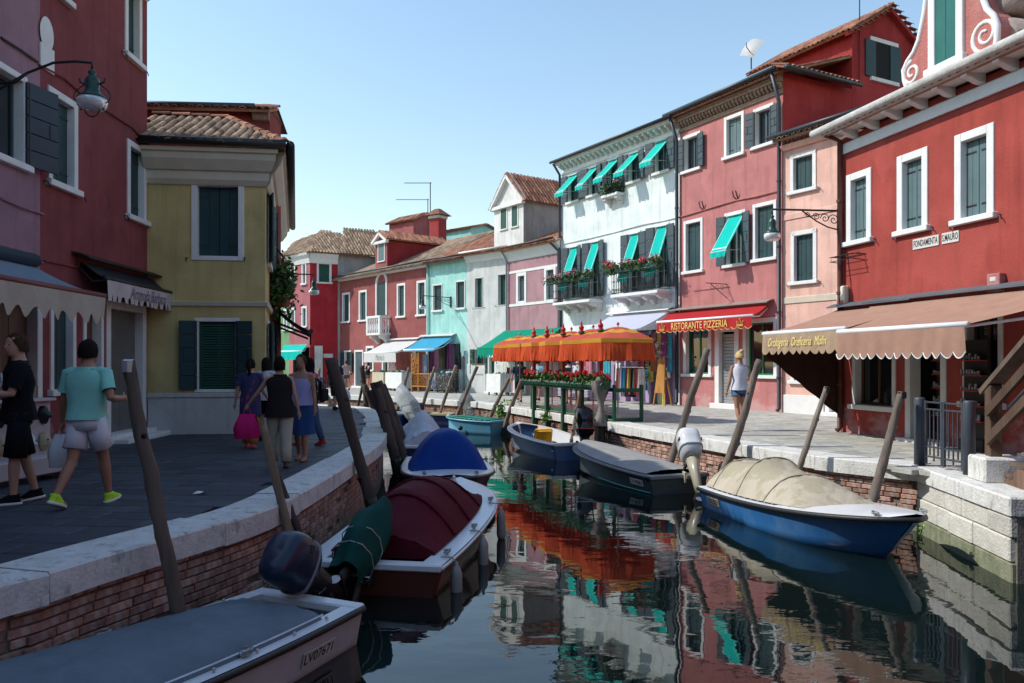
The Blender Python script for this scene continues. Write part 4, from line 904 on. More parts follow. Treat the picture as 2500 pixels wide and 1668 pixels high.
I = House((-14.5, 50.8), (-12.67, 49.0), 'rose and crimson corner house at the canal bend', I_R)
for tl, br in (((150, 680), (180, 800)), ((220, 663), (249, 796)), ((148, 942), (180, 1080)), ((219, 932), (252, 1060))): I.win(r4(*tl), r4(*br), 'closed', SHUT_S, .13)
zI = I.z(r4(265, 600)); I.op.append((.5, I.L - .1, -.3, 2.5)); I.wall(zI, 6, sides=False, top=False)
I.cornice(zI - .65, [(0, 0), (.06, 0), (.12, .3), (.26, .5), (.3, .65), (0, .66)], WHITE, x1=I.L + .05)
a, c, z0, z1 = I2.rect(r4(312, 655), r4(403, 792)); I2.win(rect=(a, c, z0, z1), style='closed', sm=SHUT_GREEN, fw=.13)
I2.wall(zI, 6, sides=False, top=False); I2.cornice(zI - .65, [(0, 0), (.06, 0), (.12, .3), (.26, .5), (.3, .65), (0, .66)], WHITE)
for ch in list(I2.root.children):
    ch.parent = I.root; ch.matrix_basis = I.root.matrix_basis.inverted() @ I2.root.matrix_basis @ ch.matrix_basis
bpy.data.objects.remove(I2.root)
wk = I.root.matrix_basis.inverted()
def hippoly(root, pts, m, name, seed):
    P = [root.matrix_basis.inverted() @ Vector(p) for p in pts]; ex = (P[1] - P[0]).normalized(); n = ex.cross(P[2] - P[0]).normalized(); ey = n.cross(ex)
    roof_plane(root, P[0], ex, ey, [((p - P[0]).dot(ex), (p - P[0]).dot(ey)) for p in P], m, name, seed=seed)
zz = zI + PZ
hippoly(I.root, [(-12.55, 48.6, zz), (-10.4, 49.7, zz), (-11.6, 53.5, zz + 1.9), (-13.1, 53.2, zz + 1.9)], TILE_OLD, 'roof', 41)
hippoly(I.root, [(-14.8, 50.6, zz), (-12.55, 48.6, zz), (-13.1, 53.2, zz + 1.9), (-15.2, 53.6, zz + 1.9)], TILE_OLD, 'roof', 42)
# blank grey side wall between I and H
MB().add([(-11.1, 49.76, PZ), (-5, 52.7, PZ), (-5, 52.7, zz), (-11.1, 49.76, zz)], [(0, 1, 2, 3)]).build('side_wall', DG, I.root, mw=wk)
hippoly(I.root, [(-10.6, 49.5, zz), (-4.6, 52.4, zz), (-5.6, 55.5, zz + 1.9), (-11.6, 53.5, zz + 1.9)], TILE_OLD, 'roof', 43)
J_G = plaster('green_plaster', (.17, .30, .15), (.13, .22, .11), .4)
J = House((-18.5, 54.8), (-14.5, 50.8), 'green house next to the rose corner house', J_G)
for tl, br in (((105, 672), (133, 780)), ((107, 950), (131, 1082))): J.win(r4(*tl), r4(*br), 'closed', SHUT_S, .12)
zJ = J.z(r4(130, 650)); J.wall(zJ, 6); J.cornice(zJ - .3, [(0, 0), (.1, .05), (.25, .3), (0, .32)], J_G); J.roof(zJ + .03, 1.9, 4, TILE_OLD, seed=44)
# ---- houses behind the row
def block(p, w, d, h, ang, m, label, roofm=TILE, rise=.7, ridge_x=True):
    o = thing('house', label, 'house', p, ang); MB().box(-w / 2, w / 2, -d / 2, d / 2, 0, h).build('wall', m, o)
    for k in (-1, 1):
        roof_plane(o, (-w / 2 - .2, k * (d / 2 + .2), h - .02), (1, 0, 0) if k < 0 else (1, 0, 0), (0, -k, rise), [(0, 0), (w + .4, 0), (w + .4, (d / 2 + .2) * math.hypot(1, rise)), (0, (d / 2 + .2) * math.hypot(1, rise))] , roofm, limit=120, seed=45 + k)
    b = MB()
    for x in (-w / 2 + .01, w / 2 - .01): b.add([(x, -d / 2, h), (x, d / 2, h), (x, 0, h + d / 2 * rise)], [(0, 1, 2)])
    b.build('gable', m, o); return o
p = at(*r4(905, 440), 57); bh = block((p.x, 57, 3), 2.7, 2.2, p.z - 3 + .2, R(-42), plaster('rose2', (.36, .11, .11)), 'rose red gabled house end rising behind the brownish red roof', rise=.5)
p = at(*r4(1180, 470), 60); block((p.x, 60, 3), 6, 3, p.z - 3 - .2, R(-42), G_M, 'mint house top with tiled edge behind the roofs', rise=.25)
p = at(*r4(1060, 500), 52); ch = thing('chimney', 'tall red brick chimney with flared tiled cap', 'chimney', (p.x, 52, p.z - 1.2), R(-35)); zt = at(*r4(1062, 375), 52).z - p.z + 1.2
MB().cbox(-.42, .42, -.4, .4, 0, zt - .2, .02).build('stack', plaster('chimney_red', (.33, .05, .05)), ch); MB().cbox(-.48, .48, -.46, .46, zt - .2, zt + .02, .03).build('collar', F_W, ch)
m = MB(); m.add([(-.68, -.64, zt + .02), (.68, -.64, zt + .02), (.68, .64, zt + .02), (-.68, .64, zt + .02), (-.16, -.14, zt + .48), (.16, -.14, zt + .48), (.16, .14, zt + .48), (-.16, .14, zt + .48)], [(3, 2, 1, 0), (0, 1, 5, 4), (1, 2, 6, 5), (2, 3, 7, 6), (3, 0, 4, 7), (4, 5, 6, 7)]); m.build('cap', TILE, ch)
p = at(*r4(1013, 470), 54); q = at(*r4(1013, 165), 54); antenna((p.x, 54, p.z - .8), q.z - p.z + .8, ((q.z - p.z + .75, 1.8),), 'taller thin antenna above the chimney', .035)
p = at(*r4(998, 470), 54); q = at(*r4(998, 268), 54); antenna((p.x, 54, p.z - .8), q.z - p.z + .8, ((q.z - p.z + .75, 2.2),), 'shorter thin antenna left of the tall one', .03)
# ---- awnings further along
GREENA = fabric('green_awning_cloth', (.01, .30, .19), .06, trans=True); WHITEA = fabric('white_awning_cloth', (.74, .73, .70), .05, trans=True); BLUEA = fabric('blue_awning_cloth', (.07, .40, .62), .06, trans=True)
f0 = E.px(r4(1308, 1190), -1.69); zb = E.z(r4(1480, 1083)); awning(E, -.1, E.L + .1, f0[0], f0[0] + E.L + .2, 1.69, zb, f0[1], .45, GREENA, GREENA, 'green fringed awning behind the orange parasols', 20, 'wave', GREENA)
s0 = H.px(q2(540, 200))[0]; s1 = H.px(q2(1010, 180))[0]; p_ = pout(H, s0, q2(180, 375)[0]) * -1; p_ = abs(p_); f0 = H.px(q2(180, 372), -p_); f1 = H.px(q2(645, 362), -p_)
aw, P = awning(H, s0, s1, f0[0], f1[0], p_, H.z(q2(700, 195)), f0[1], .5, WHITEA, WHITEA, 'white awning with grey script over the lace stall', 1, 'flat', hood=F_W)
text(aw, "Marko's", .95, .34, P((f0[0] + f1[0]) / 2 + .05, f0[1] - .28), mat('grey_print', (.25, .25, .25), .6), .4)
s0 = G.px(q2(1060, 150))[0]; s1 = G.px(q2(1510, 120))[0]; p_ = abs(pout(G, s0, q2(760, 330)[0])); f0 = G.px(q2(760, 330), -p_); f1 = G.px(q2(1200, 325), -p_)
awning(G, s0, s1, f0[0], f1[0], p_, G.z(q2(1300, 140)), f0[1], .06, BLUEA, BLUEA, 'sky blue awning over the clothes stall of the mint house', 1, 'flat', hood=F_W)
f0 = I.px(r4(95, 1210), -1.4); awning(I, -.4, I.L - .2, f0[0], f0[0] + I.L * .95, 1.4, I.z(r4(200, 1168)), f0[1], .5, TEAL, TEAL, 'small turquoise awning on the far rose corner house', 8, 'flat')
s0 = I.px(r4(285, 1230)); o = thing('notice_board', 'pale paper notices on the crimson corner wall', 'notice', (-12.35, 49.05, PZ), R(26)); MB().cbox(-.05, .45, -.05, 0, .4, 2.6, .005).build('board', F_W, o); MB().cbox(.5, 1.1, -.04, 0, 1.85, 2.1, .005).build('plate', F_W, o)
# ---- wall lamps
LG = mat('lamp_green', (.008, .05, .035), .35, .1); LGL = mat('lamp_glass', (.75, .76, .76), .15, .03, trans=.35, spec=.5)
def lamp(wall, tip, label, scroll_n=4, s=1., rings=False, drop=.12):
    wall = Vector(wall); tip = Vector(tip); d = tip - wall; L_ = math.hypot(d.x, d.y); o = thing('wall_lamp', label, 'street lamp', wall, math.atan2(d.y, d.x))
    b = MB()
    if rings: b.tube([(0, 0, -.55), (L_ * .2, 0, -.36), (L_ * .42, 0, -.16), (L_ * .65, 0, -.02), (L_ * .85, 0, 0), (L_, 0, -.02), (L_, 0, -.1)], .02, 6); b.tube([(0, 0, -.32), (L_ * .3, 0, -.3), (L_ * .42, 0, -.16)], .02, 6)
    else:
        b.tube([(0, 0, 0), (L_, 0, 0), (L_, 0, -.1)], .022, 6); b.tube([(0, 0, -.42)] + [(L_ * .55 * t, 0, -.42 + .4 * t ** 1.6) for t in (.3, .6, 1)], .016, 5)
        for k in range(scroll_n):
            cx, cz, r = L_ * (.08 + .13 * k), -.2 + .03 * k, .13 - .022 * k
            b.tube([(cx + r * (1 - i / 16) * math.cos(i * .7), 0, cz + r * (1 - i / 16) * math.sin(i * .7)) for i in range(15)], .011, 4)
    b.build('bracket', IRON, o, True); MB().cbox(-.02, .02, -.06, .06, -.5, .06, .005).build('wall_plate', IRON, o)
    c = (L_, 0, -.1 - drop); z = -.1 - drop
    MB().lathe([(.012 * s, .12), (.02 * s, .1), (.05 * s, .06), (.03 * s, .02), (.075 * s, -.02), (.085 * s, -.08), (.08 * s, -.18), (.11 * s, -.24), (.17 * s, -.29), (.17 * s, -.3)], c, 14).build('lamp_cap', LG, o, True)
    MB().lathe([(.165 * s, -.305), (.175 * s, -.36), (.165 * s, -.42), (.12 * s, -.46)], c, 14).build('lamp_glass', LGL, o, True)
    MB().ball((L_, 0, z - .38), .04, 8, 6).build('bulb', PAINTW, o, True)
    if rings:
        b = MB(); pts = []
        for sx in (-1, 1): b.tube([(L_ + sx * (.1 + .16 * math.sin(math.pi * t / 10)), 0, z - .1 - .32 * t / 10 - .02 * t / 10) for t in range(11)], .009, 4); b.tube([(L_ + sx * .1, 0, z - .1), (L_ + sx * .17, 0, z - .07), (L_ + sx * .18, 0, z - .02)], .014, 4); b.tube([(L_ + sx * .1, 0, z - .42), (L_ + sx * .17, 0, z - .46)], .014, 4)
        b.tube([(L_ + .11 * math.cos(math.pi + math.pi * t / 10), 0, z - .42 - .14 * math.sin(math.pi * t / 10)) for t in range(11)], .009, 4); b.build('ring', IRON, o)
    return o
w0 = A.w(.02, -.03, 0); y = w0.y; zl = at(2046, 515, y).z; t = at(1885, 515, 16.9); lamp((w0.x - .05, w0.y, zl), (t.x, 16.9, zl), 'green wall lamp on a scrolled arm at the corner of the deep red house')
s_ = G.px(r4(1140, 880))[0]; p_ = abs(pout(G, s_, r4(965, 900)[0])); a_ = G.w(s_, -.02, G.z(r4(1140, 878))); t_ = G.w(s_, -p_, 0); lamp(a_, (t_.x, t_.y, a_.z), 'white glass wall lamp on a scrolled arm of the mint house')
# ------------------------------------------------------------------ left bank
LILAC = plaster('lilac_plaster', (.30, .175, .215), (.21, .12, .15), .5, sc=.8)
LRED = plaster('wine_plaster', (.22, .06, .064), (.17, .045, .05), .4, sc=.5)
YEL = plaster('ochre_plaster', (.55, .43, .19), (.48, .37, .155), .4, sc=.5)
xw = lambda y: -7.69 - .039 * (y - 16.6)
Lh = House((xw(-14), -14), (xw(12.46), 12.46), 'lilac house with open shutters at the left edge', LILAC)  # runs on unseen past the viewer, stretched to block sky fill
x1, z1 = Lh.px(r1(178, 432)); x1, z0 = Lh.px(r1(120, 905)); x0 = x1 - 1.15; x1 = Lh.px(r1(178, 700))[0] - .2
Lh.win(rect=(x1 - 1.3, x1, z0, Lh.px(r1(178, 440))[1]), style='open', sm=mat('shutter_navy', (.02, .035, .055), .5, .2), fw=.1, leaf=.62)
m = MB(); a, c, z0, z1 = Lh.last
for i in range(26): m.box(a + .12, c - .55, .08, .1, z0 + .1 + i * .055, z0 + .145 + i * .055)
m.build('roller_blind', mat('blind_cream', (.35, .31, .26), .7), Lh.root)
x1 = Lh.px(r2(218, 500))[0]; Lh.door(rect=(x1 - 1.25, x1, 0, 2.55), m=mat('door_brown', (.10, .045, .03), .5, .2), step=.12)
MB().cbox(x1 - .62, x1 - .2, .1, .14, 1.3, 1.75, .005).build('letter_box', mat('box_green', (.01, .04, .03), .5), Lh.root)
x0 = Lh.px(r2(20, 560))[0]
Lh.wall(7.75, 8); Lh.cornice(7.55, [(0, 0), (.2, .1), (.24, .2), (0, .22)], WHITE); Lh.roof(7.75, .6, 4, TILE_OLD, seed=51)
for y in (1340, 1080):
    Lh.cable([r1(0, y - 25), r1(110, y + 25), r1(225, y + 60)], .018, LILAC)
Lh.cable([r1(0, 200), r1(100, 268), r1(195, 330)], .02, IRON)
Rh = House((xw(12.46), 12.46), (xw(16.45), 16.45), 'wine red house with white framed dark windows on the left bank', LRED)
for tl, br in (((252, 450), (408, 1042)), ((674, 735), (774, 1200))): Rh.win(r1(*tl), r1(*br), 'closed', SHUT_D, .12); Rh.hooks()
a, c, z0, z1 = Rh.rect(r1(662, 30), r1(750, 370)); Rh.win(rect=(a, c, z0, z0 + 1.75), style='closed', sm=SHUT_D); Rh.hooks()
a, c, _, _ = Rh.rect(r1(340, 0), r1(366, 15)); Rh.win(rect=(c - 1.0, c, z0, z0 + 1.75), style='closed', sm=SHUT_D)
x0, z0 = Rh.px(r2(262, 795)); x1 = Rh.px(r2(398, 600))[0]; Rh.win(rect=(x0, x1, z0, z0 + 1.75), style='closed', sm=SHUT_D, fw=.1)
x0 = Rh.px(r2(440, 600))[0]; x1 = Rh.px(r2(545, 600))[0]; Rh.door(rect=(x0, x1, 0, 2.5), m=mat('door_brown', (.10, .045, .03), .5, .2), fw=.09, step=.14)
x0 = Rh.px(r2(562, 600))[0]; x1 = Rh.px(r2(772, 600))[0]; d_ = Rh.door(rect=(x0, x1, 0, 2.7), m=mat('door_grey', (.13, .125, .12), .4, .2), fw=.16, step=.16)
MB().cbox(x0 - .15, x1 + .1, -.5, -.2, -.02, .08, .015).build('lower_step', WHITE, d_)
Rh.wall(9.35, 8); Rh.cornice(9.1, [(0, 0), (.2, .15), (.26, .28), (0, .3)], WHITE); Rh.roof(9.35, .9, 4, TILE_OLD, seed=52)
Rh.cable([r1(200, 345), r1(330, 415), r1(420, 490), r1(560, 590), r1(700, 680), r1(800, 790)], .02, LRED); Rh.cable([r2(232, 80), r2(330, 100), r2(410, 115), r2(410, 45)], .018, LRED)
x, z = Rh.px(r1(240, 180)); m = MB(); m.grid(lambda i, j: (x + .2 * j * math.cos(i * 2 * math.pi), -.03 - .04 * (1 - j), z + .27 * j * math.sin(i * 2 * math.pi)), 20, 3); m.build('oval_plaque', WHITE, Rh.root, True)
x, z = Rh.px(r1(245, 312)); MB().cbox(x - .2, x + .2, -.03, 0, z - .2, z + .2, .006).build('square_plaque', WHITE, Rh.root)
Rh.pipe(Rh.px(r2(818, 600))[0] - .02, 2.6, .1, IRON, .055, -.14)
# Y: ochre house
Y = House((xw(16.45), 16.45), (-5.29, 16.75), 'ochre yellow house with wide moulded cornice and green shutters', YEL)
Y.win(r1(1018, 957), r1(1298, 1388), 'closed', SHUT_D, .12, sill=False, deep=.14)
x0, z0 = Y.px(r2(1045, 780)); x1, z1 = Y.px(r2(1262, 410)); Y.win(rect=(x0 - .04, x1 + .04, z0, z1 + .1), style='open', sm=SHUT_D, fw=.08, leaf=.36, fm=WHITE, sill=False, pane=True)
m = MB(); n_ = 26
for i in range(n_): m.cbox(x0 + .05, x1 - .05, .04, .06, z0 + .04 + (z1 - z0 - .06) * i / n_, z0 + .04 + (z1 - z0 - .06) * (i + .72) / n_, .004)
m.build('louvre_slats', SHUT_GREEN, Y.root)
zY = Y.z(r1(1100, 790)); Y.wall(zY, 1.0, sides=False, top=False)
PL = plaster('plinth_plaster', (.50, .49, .47), (.36, .35, .34), .5)
zp = Y.z(r2(1000, 782)); MB().cbox(.02, Y.L + .02, -.05, .0, -.2, zp - .1, .01).build('plinth', PL, Y.root); MB().cbox(.02, Y.L + .05, -.08, .0, zp - .1, zp, .012).build('plinth_cap', PL, Y.root)
PROF = [(0, 0), (.05, .02), (.12, .12), (.14, .28), (.2, .3), (.34, .5), (.36, .62), (.42, .64), (.42, .72), (0, .74)]
CORN = mat('cornice_paint', (.58, .53, .42), .7, .08, 3); Y.cornice(zY - .8, PROF, CORN, mitre=(0, .8))
Y.cornice(Y.z(r1(1100, 918)), [(0, 0), (.03, 0), (.03, .04), (0, .04)], YEL, name='cable_moulding'); zl = Y.z(r2(1100, 300)); Y.cornice(zl - .1, [(0, 0), (.06, .02), (.09, .1), (0, .12)], CORN, name='string_course', x1=Y.L + .06)
for u in (995, 1303): x, z = Y.px(r1(u, 1372)); MB().tube([(x, 0, z), (x, -.07, z), (x, -.08, z - .08)], .014, 5).build('shutter_hook', IRON, Y.root)
# side along the canal
ys = Vector((-7.84, 26.0, 0)); yf = Vector((-5.29, 16.75, 0)); sd = (ys - yf); SA = math.atan2(sd.y, sd.x)
S = House((yf.x, yf.y), (ys.x, ys.y), 'tmp', YEL)
for k, s_ in enumerate((1.0, 3.4, 5.8, 7.8)): S.win(rect=(s_, s_ + 1.0, Y.z(r1(1100, 1380)), Y.z(r1(1100, 960))), style='open', sm=SHUT_D, fw=.1, leaf=.48); S.win(rect=(s_, s_ + 1.0, 1.0, 2.5), style='open', sm=SHUT_D, fw=.1, leaf=.48)
S.wall(zY, 3.5, sides=False, top=False); S.cornice(zY - .8, PROF, CORN, mitre=(.8, 0)); S.cornice(zl - .1, [(0, 0), (.06, .02), (.09, .1), (0, .12)], CORN, name='string_course'); S.gutter(-.5, S.L + .3, zY + .02, -.52, .09, IRON); S.pipe(S.L - .3, zY - .2, .1, IRON)
MB().cbox(-.05, S.L, -.05, 0, -.2, zp, .01).build('plinth', PL, S.root)
MB().add([(S.L, 0, -.2), (S.L, 5, -.2), (S.L, 5, zY), (S.L, 0, zY)], [(0, 1, 2, 3)]).build('end_wall', YEL, S.root)
for ch_ in list(S.root.children):
    M_ = Y.root.matrix_basis.inverted() @ S.root.matrix_basis @ ch_.matrix_basis; ch_.parent = Y.root; ch_.matrix_basis = M_
bpy.data.objects.remove(S.root)
Y.gutter(.0, Y.L + .5, zY + .02, -.5, .085, IRON)
zr = zY + PZ
e0 = Y.w(-.1, -.5, 0); e1 = Y.w(Y.L + .5, -.5, 0); hip = Vector((-6.6, 19.0, 0))
hippoly(Y.root, [(e0.x, e0.y, zr), (e1.x, e1.y, zr), (-6.7, 18.5, zr + 1.2), (-8.4, 18.2, zr + 1.2)], TILE_OLD, 'roof', 53)
s1_ = yf + (ys - yf).normalized() * 9.9; nn = Vector((sd.y, -sd.x, 0)).normalized() * .52
hippoly(Y.root, [(e1.x, e1.y, zr), (s1_.x + nn.x, s1_.y + nn.y, zr), (-9.9, 25.9, zr + 1.2), (-6.7, 18.5, zr + 1.2)], TILE_OLD, 'roof', 54)
hp = [Vector((e1.x, e1.y, zr)), Vector((-6.7, 18.5, zr + 1.2)), Vector((-8.4, 18.2, zr + 1.2))]
me = tile_mesh(); items = []; inv = Y.root.matrix_basis.inverted()
for a, b_ in zip(hp, hp[1:]):
    d = b_ - a; n_ = int(d.length / .36)
    for i in range(n_): q = (d.to_track_quat('Y', 'Z')).to_matrix().to_4x4(); items.append((me, inv @ T(*(a + d * i / n_ + Vector((0, 0, .04)))) @ q @ Matrix.Diagonal((1.25, .95, 1.2, 1))))
pieces('ridge_tile', Y.root, items, TILE)
# K: taller dark red house behind
K = House((-10.2, 19.0), (-5.98, 19.3), 'taller dark red house rising behind the ochre house', plaster('dark_red_plaster', (.26, .06, .05)))
K.o.z = PZ; zk = K.z(r1(1000, 575)); K.wall(zk, 1.2); K.cornice(zk - .3, [(0, 0), (.1, .02), (.18, .2), (.26, .3), (0, .3)], BRK, x0=K.L - .4, name='corbel'); K.gutter(0, K.L - .3, zk, -.3, .06); K.roof(zk + .02, .25, .7, TILE, ov=.3, seed=55)
# awnings
SLATE_C = fabric('slate_blue_cloth', (.20, .25, .30), .1); BEIGE = fabric('beige_valance', (.42, .37, .30), .08); BURG = mat('burgundy_bar', (.16, .03, .03), .5)
xe, zb = Lh.px(r2(135, 108)); f1 = Lh.px(r2(550, 268), -1.2)
awning(Lh, xe - 4, xe, f1[0] - 4, f1[0], 1.2, zb, f1[1], .42, SLATE_C, BEIGE, 'grey blue awning with wavy beige valance at the left edge', 11, 'wave', BURG)
MB().tube([(xe - 4, -.14, zb + .08), (xe, -.14, zb + .08)], .11, 8).build('awning_roll', mat('navy_roll', (.02, .04, .07), .5), Lh.root, True)
x0 = Rh.px(r2(415, 90))[0]; f0 = Rh.px(r2(560, 172), -.47); f1 = Rh.px(r2(912, 240), -.47); WV = fabric('grey_white_valance', (.48, .43, .42), .1, stain=(.3, .26, .26), stain_amt=.5)
aw, P = awning(Rh, f0[0] - .1, f1[0] + .1, f0[0], f1[0], .47, f0[1] + .28, f0[1], .36, mat('dark_canopy', (.02, .022, .03), .6), WV, 'dark awning with toothed grey valance lettered in script on the wine red house', 13, 'crenel', IRON, hood=IRON)
text(aw, 'Artmoda Barbara', (f1[0] - f0[0]) * .55, .22, P((f0[0] + f1[0]) / 2 + .2, f0[1] - .19), mat('violet_print', (.12, .07, .16), .6), .4)
p0 = at(*r4(75, 950), 19.5); DKA = fabric('black_awning_cloth', (.012, .008, .008), .1)
o = thing('shop_awning', 'dark awning on black arms reaching out from the ochre house side', 'awning', p0, SA); q = at(*r4(275, 1085), 19.0); v = Rz(-SA) @ (q - p0)
m = MB(); dx = 2.6; m.grid(lambda i, j: (dx * i + v.x * j, v.y * j, v.z * j - .05 * math.sin(math.pi * j)), 6, 6); m.build('canopy', DKA, o, True)
MB().tube([(v.x, v.y, v.z), (v.x + dx, v.y, v.z)], .06, 8).build('front_bar', IRON, o); m = MB(); m.grid(lambda i, j: (v.x + dx * i, v.y - .01, v.z - .3 * j), 10, 2); m.build('valance', DKA, o)
MB().tube([(0, 0, -.35), (v.x * .95, v.y * .95, v.z - .1)], .03, 6).build('arm', IRON, o); MB().tube([(dx, 0, -.35), (dx + v.x * .95, v.y * .95, v.z - .1)], .03, 6).build('arm', IRON, o)
# hanging plant at the ochre side
p = at(*r4(105, 800), 19.5); o = thing('hanging_plant', 'leafy plant hanging from a bracket on the ochre house side', 'plant', p)
foliage(o, 1100, lambda g: (g.gauss(-.05, .15), g.gauss(0, .16), g.gauss(.05, .28) - abs(g.gauss(0, .16))), LEAF, .075, 'leaves', 6)
MB().tube([(-.7, .1, .9), (-.3, .05, 1.1), (0, 0, .7), (0, 0, .2)], .03, 6).build('bracket', IRON, o); MB().lathe([(.14, -.2), (.2, .05), (.2, .1)], (0, 0, -.35), 10).build('pot', mat('terracotta', (.3, .12, .07), .8), o)
# lamps
wl_ = Vector((xw(11), 11, 0)); t = at(225, 150, 11); lamp((wl_.x, 11, t.z), (t.x, 11, t.z), 'large black wall lamp with curled iron rings on the left', rings=True, s=1.15)
t = at(*r4(295, 735), 26.3); lamp((-7.75, 26.0, t.z), (t.x, 26.3, t.z), 'small dark wall lamp reaching out at the canal bend')

# unseen houses added behind the viewer to cut sky light on the left bank
for p0, p1, c, lab, hh in (((2.6, -9), (-7, -9.5), (.45, .16, .1), 'added orange red house screening sky light behind the viewer', 8.5), ((14, -8), (2.6, -9), (.2, .3, .4), 'added blue house screening sky light behind the viewer', 9)):
    Q = House(p0, p1, lab, plaster('back_%d' % int(p0[0]), c))
    for k in range(4):
        for z in (1.0, 4.0, 6.4): Q.win(rect=(.9 + 2.1 * k, 1.9 + 2.1 * k, z, z + 1.6), style='closed', sm=SHUT_GREEN)
    Q.wall(hh - PZ, 7); Q.roof(hh - PZ, 1.2, 3.5, TILE, limit=0)
# ------------------------------------------------------------------ stone abutment, gate, stairs
STONE2 = mat('abutment_stone', (.56, .54, .47), .85, .14, 5, .8, 30, (.16, .16, .08), .7, 1.8, objvar=.12, contrast=(.42, .62))
ab = thing('stone_abutment', 'pale stone block abutment under the wooden stairs', 'abutment', (5.9, 11.35, 0), math.atan2(8.77 - 11.35, 5.58 - 5.9)); aL = math.hypot(.32, 2.58)
MB().box(.02, aL + .1, .04, 3.4, -.6, .9).build('core', MORTAR, ab)
g = random.Random(5); zs = [(-.5, .22), (.22, .5), (.5, .735)]
for r_, (za, zb) in enumerate(zs):
    x = -.02 + (.0 if r_ % 2 else .0); lens = [(.5, .62, .68, .9), (.72, .38, .68, .9), (.95, .5, .72, .6)][r_]
    for l in lens:
        if x > aL: break
        e = min(x + l, aL + .1)
        MB().cbox(x + .005, e - .005, -.02 + g.uniform(-.015, .01), .3, za + .004, zb - .004, .015).build('stone_block', STONE2 if r_ else ALGAE, ab); x = e
for a_, e in ((0, 1.45), (1.45, aL + .12)): MB().cbox(a_ + .004, e - .004, -.05, .5, .735, .96, .02).build('coping_stone', ISTRIA, ab)
for k in range(4): MB().cbox(aL - .1 + .004, aL + .12, .0 + .62 * k + .004 + .3, .62 * (k + 1) + .3, -.5, .72, .015).build('stone_block', STONE2, ab)
m = MB(); m.cbox(-.22, .25, -.22, .3, 0, .32, .025); pl = gp(2398, 1160); o = m.build('stone_pier', ISTRIA); o.matrix_basis = T(6.12, 9.93, PZ) @ Rz(R(-97)); tag(o, 'square stone block carrying the wooden stair post', 'stone block')
# gate
STEEL = mat('grey_steel', (.04, .055, .072), .45, .2, 4, .1, 40, (.2, .07, .02), .25, 4., spec=.5)
p0 = gp(2245, 1137); p1 = gp(2366, 1161); d = p1 - p0; gt = thing('gate', 'low grey steel gate between two round posts at the quay edge', 'gate', p0, math.atan2(d.y, d.x)); gl = math.hypot(d.x, d.y)
for x in (0, gl): MB().lathe([(.076, 0), (.076, .98), (.066, 1.0), (.0, 1.0)], (x, 0, 0), 16).build('post', STEEL, gt, True)
for q, (a_, e) in enumerate(((.14, gl / 2 - .02), (gl / 2 + .02, gl - .12))):
    for x in (a_, e): MB().cbox(x - .018, x + .018, -.018, .018, .05, .96, .004).build('stile', STEEL, gt)
    for z in (.16, .3, .84, .94): MB().cbox(a_ + .02, e - .02, -.014, .014, z - .012, z + .012, .003).build('rail', STEEL, gt)
    for k in range(1, 4): MB().cbox(a_ + (e - a_) * k / 4 - .009, a_ + (e - a_) * k / 4 + .009, -.009, .009, .18 if k % 2 else .1, .84, .002).build('bar', STEEL, gt)
# wooden stairs
WD = wood('brown_timber', (.10, .062, .042)); WDG = wood('weathered_timber', (.15, .108, .082))
st0 = Vector((6.12, 9.93, PZ + .32)); sdv = Vector((-.18, -.98, 0)).normalized()
stt = thing('wooden_stairs', 'brown wooden bridge stairs with sloping handrails at the right edge', 'stairs', (6.3, 10.1, PZ), math.atan2(sdv.y, sdv.x)); slope = .52
lc = lambda p: Rz(-math.atan2(sdv.y, sdv.x)) @ (Vector(p) - Vector((6.3, 10.1, PZ)))
q0 = lc(st0); yy = q0.y
MB().cbox(q0.x - .09, q0.x + .09, yy - .07, yy + .07, .32, 1.22, .008).build('post', WD, stt)
for dz, w_, h_ in ((1.22, .17, .07), (.86, .05, .12), (.5, .05, .12)):
    MB().beam((q0.x - (.22 if dz > 1 else -.05), yy - (.0 if dz > 1 else .09), dz - (.22 * slope if dz > 1 else 0) + .02), (q0.x + 3.6, yy - (.0 if dz > 1 else .09), dz + 3.6 * slope + .02), w_, h_).build('handrail', WDG if dz > 1 else WD, stt)
MB().tube([(q0.x + .15, yy + .12, .95), (q0.x + 3.5, yy + .12, .95 + 3.4 * slope)], .02, 6).build('steel_rail', STEEL, stt)
for k in range(9):
    x = q0.x + .12 + .3 * k; z = .14 + .155 * k
    MB().cbox(x, x + .36, yy + .02, yy + 2.3, z - .05, z, .006).build('tread', WDG, stt)
MB().prism([(q0.x + .05, -.05), (q0.x + 3, 1.45), (q0.x + 3, .85), (q0.x + .5, -.42), (q0.x + .28, -.4)], yy + .03, yy + .1, 1).build('stringer', wood('board_timber', (.16, .10, .07)), stt)
MB().prism([(q0.x + .05, -.05), (q0.x + 3, 1.45), (q0.x + 3, .85), (q0.x + .5, -.42)], yy + 2.2, yy + 2.28, 1).build('stringer', WD, stt)
for k in range(5): MB().tube([(q0.x + .45 + .14 * k, yy + .0, -.18 + .0 * k), (q0.x + .45 + .14 * k, yy + .05, -.18)], .022, 8).build('bolt', IRON, stt)
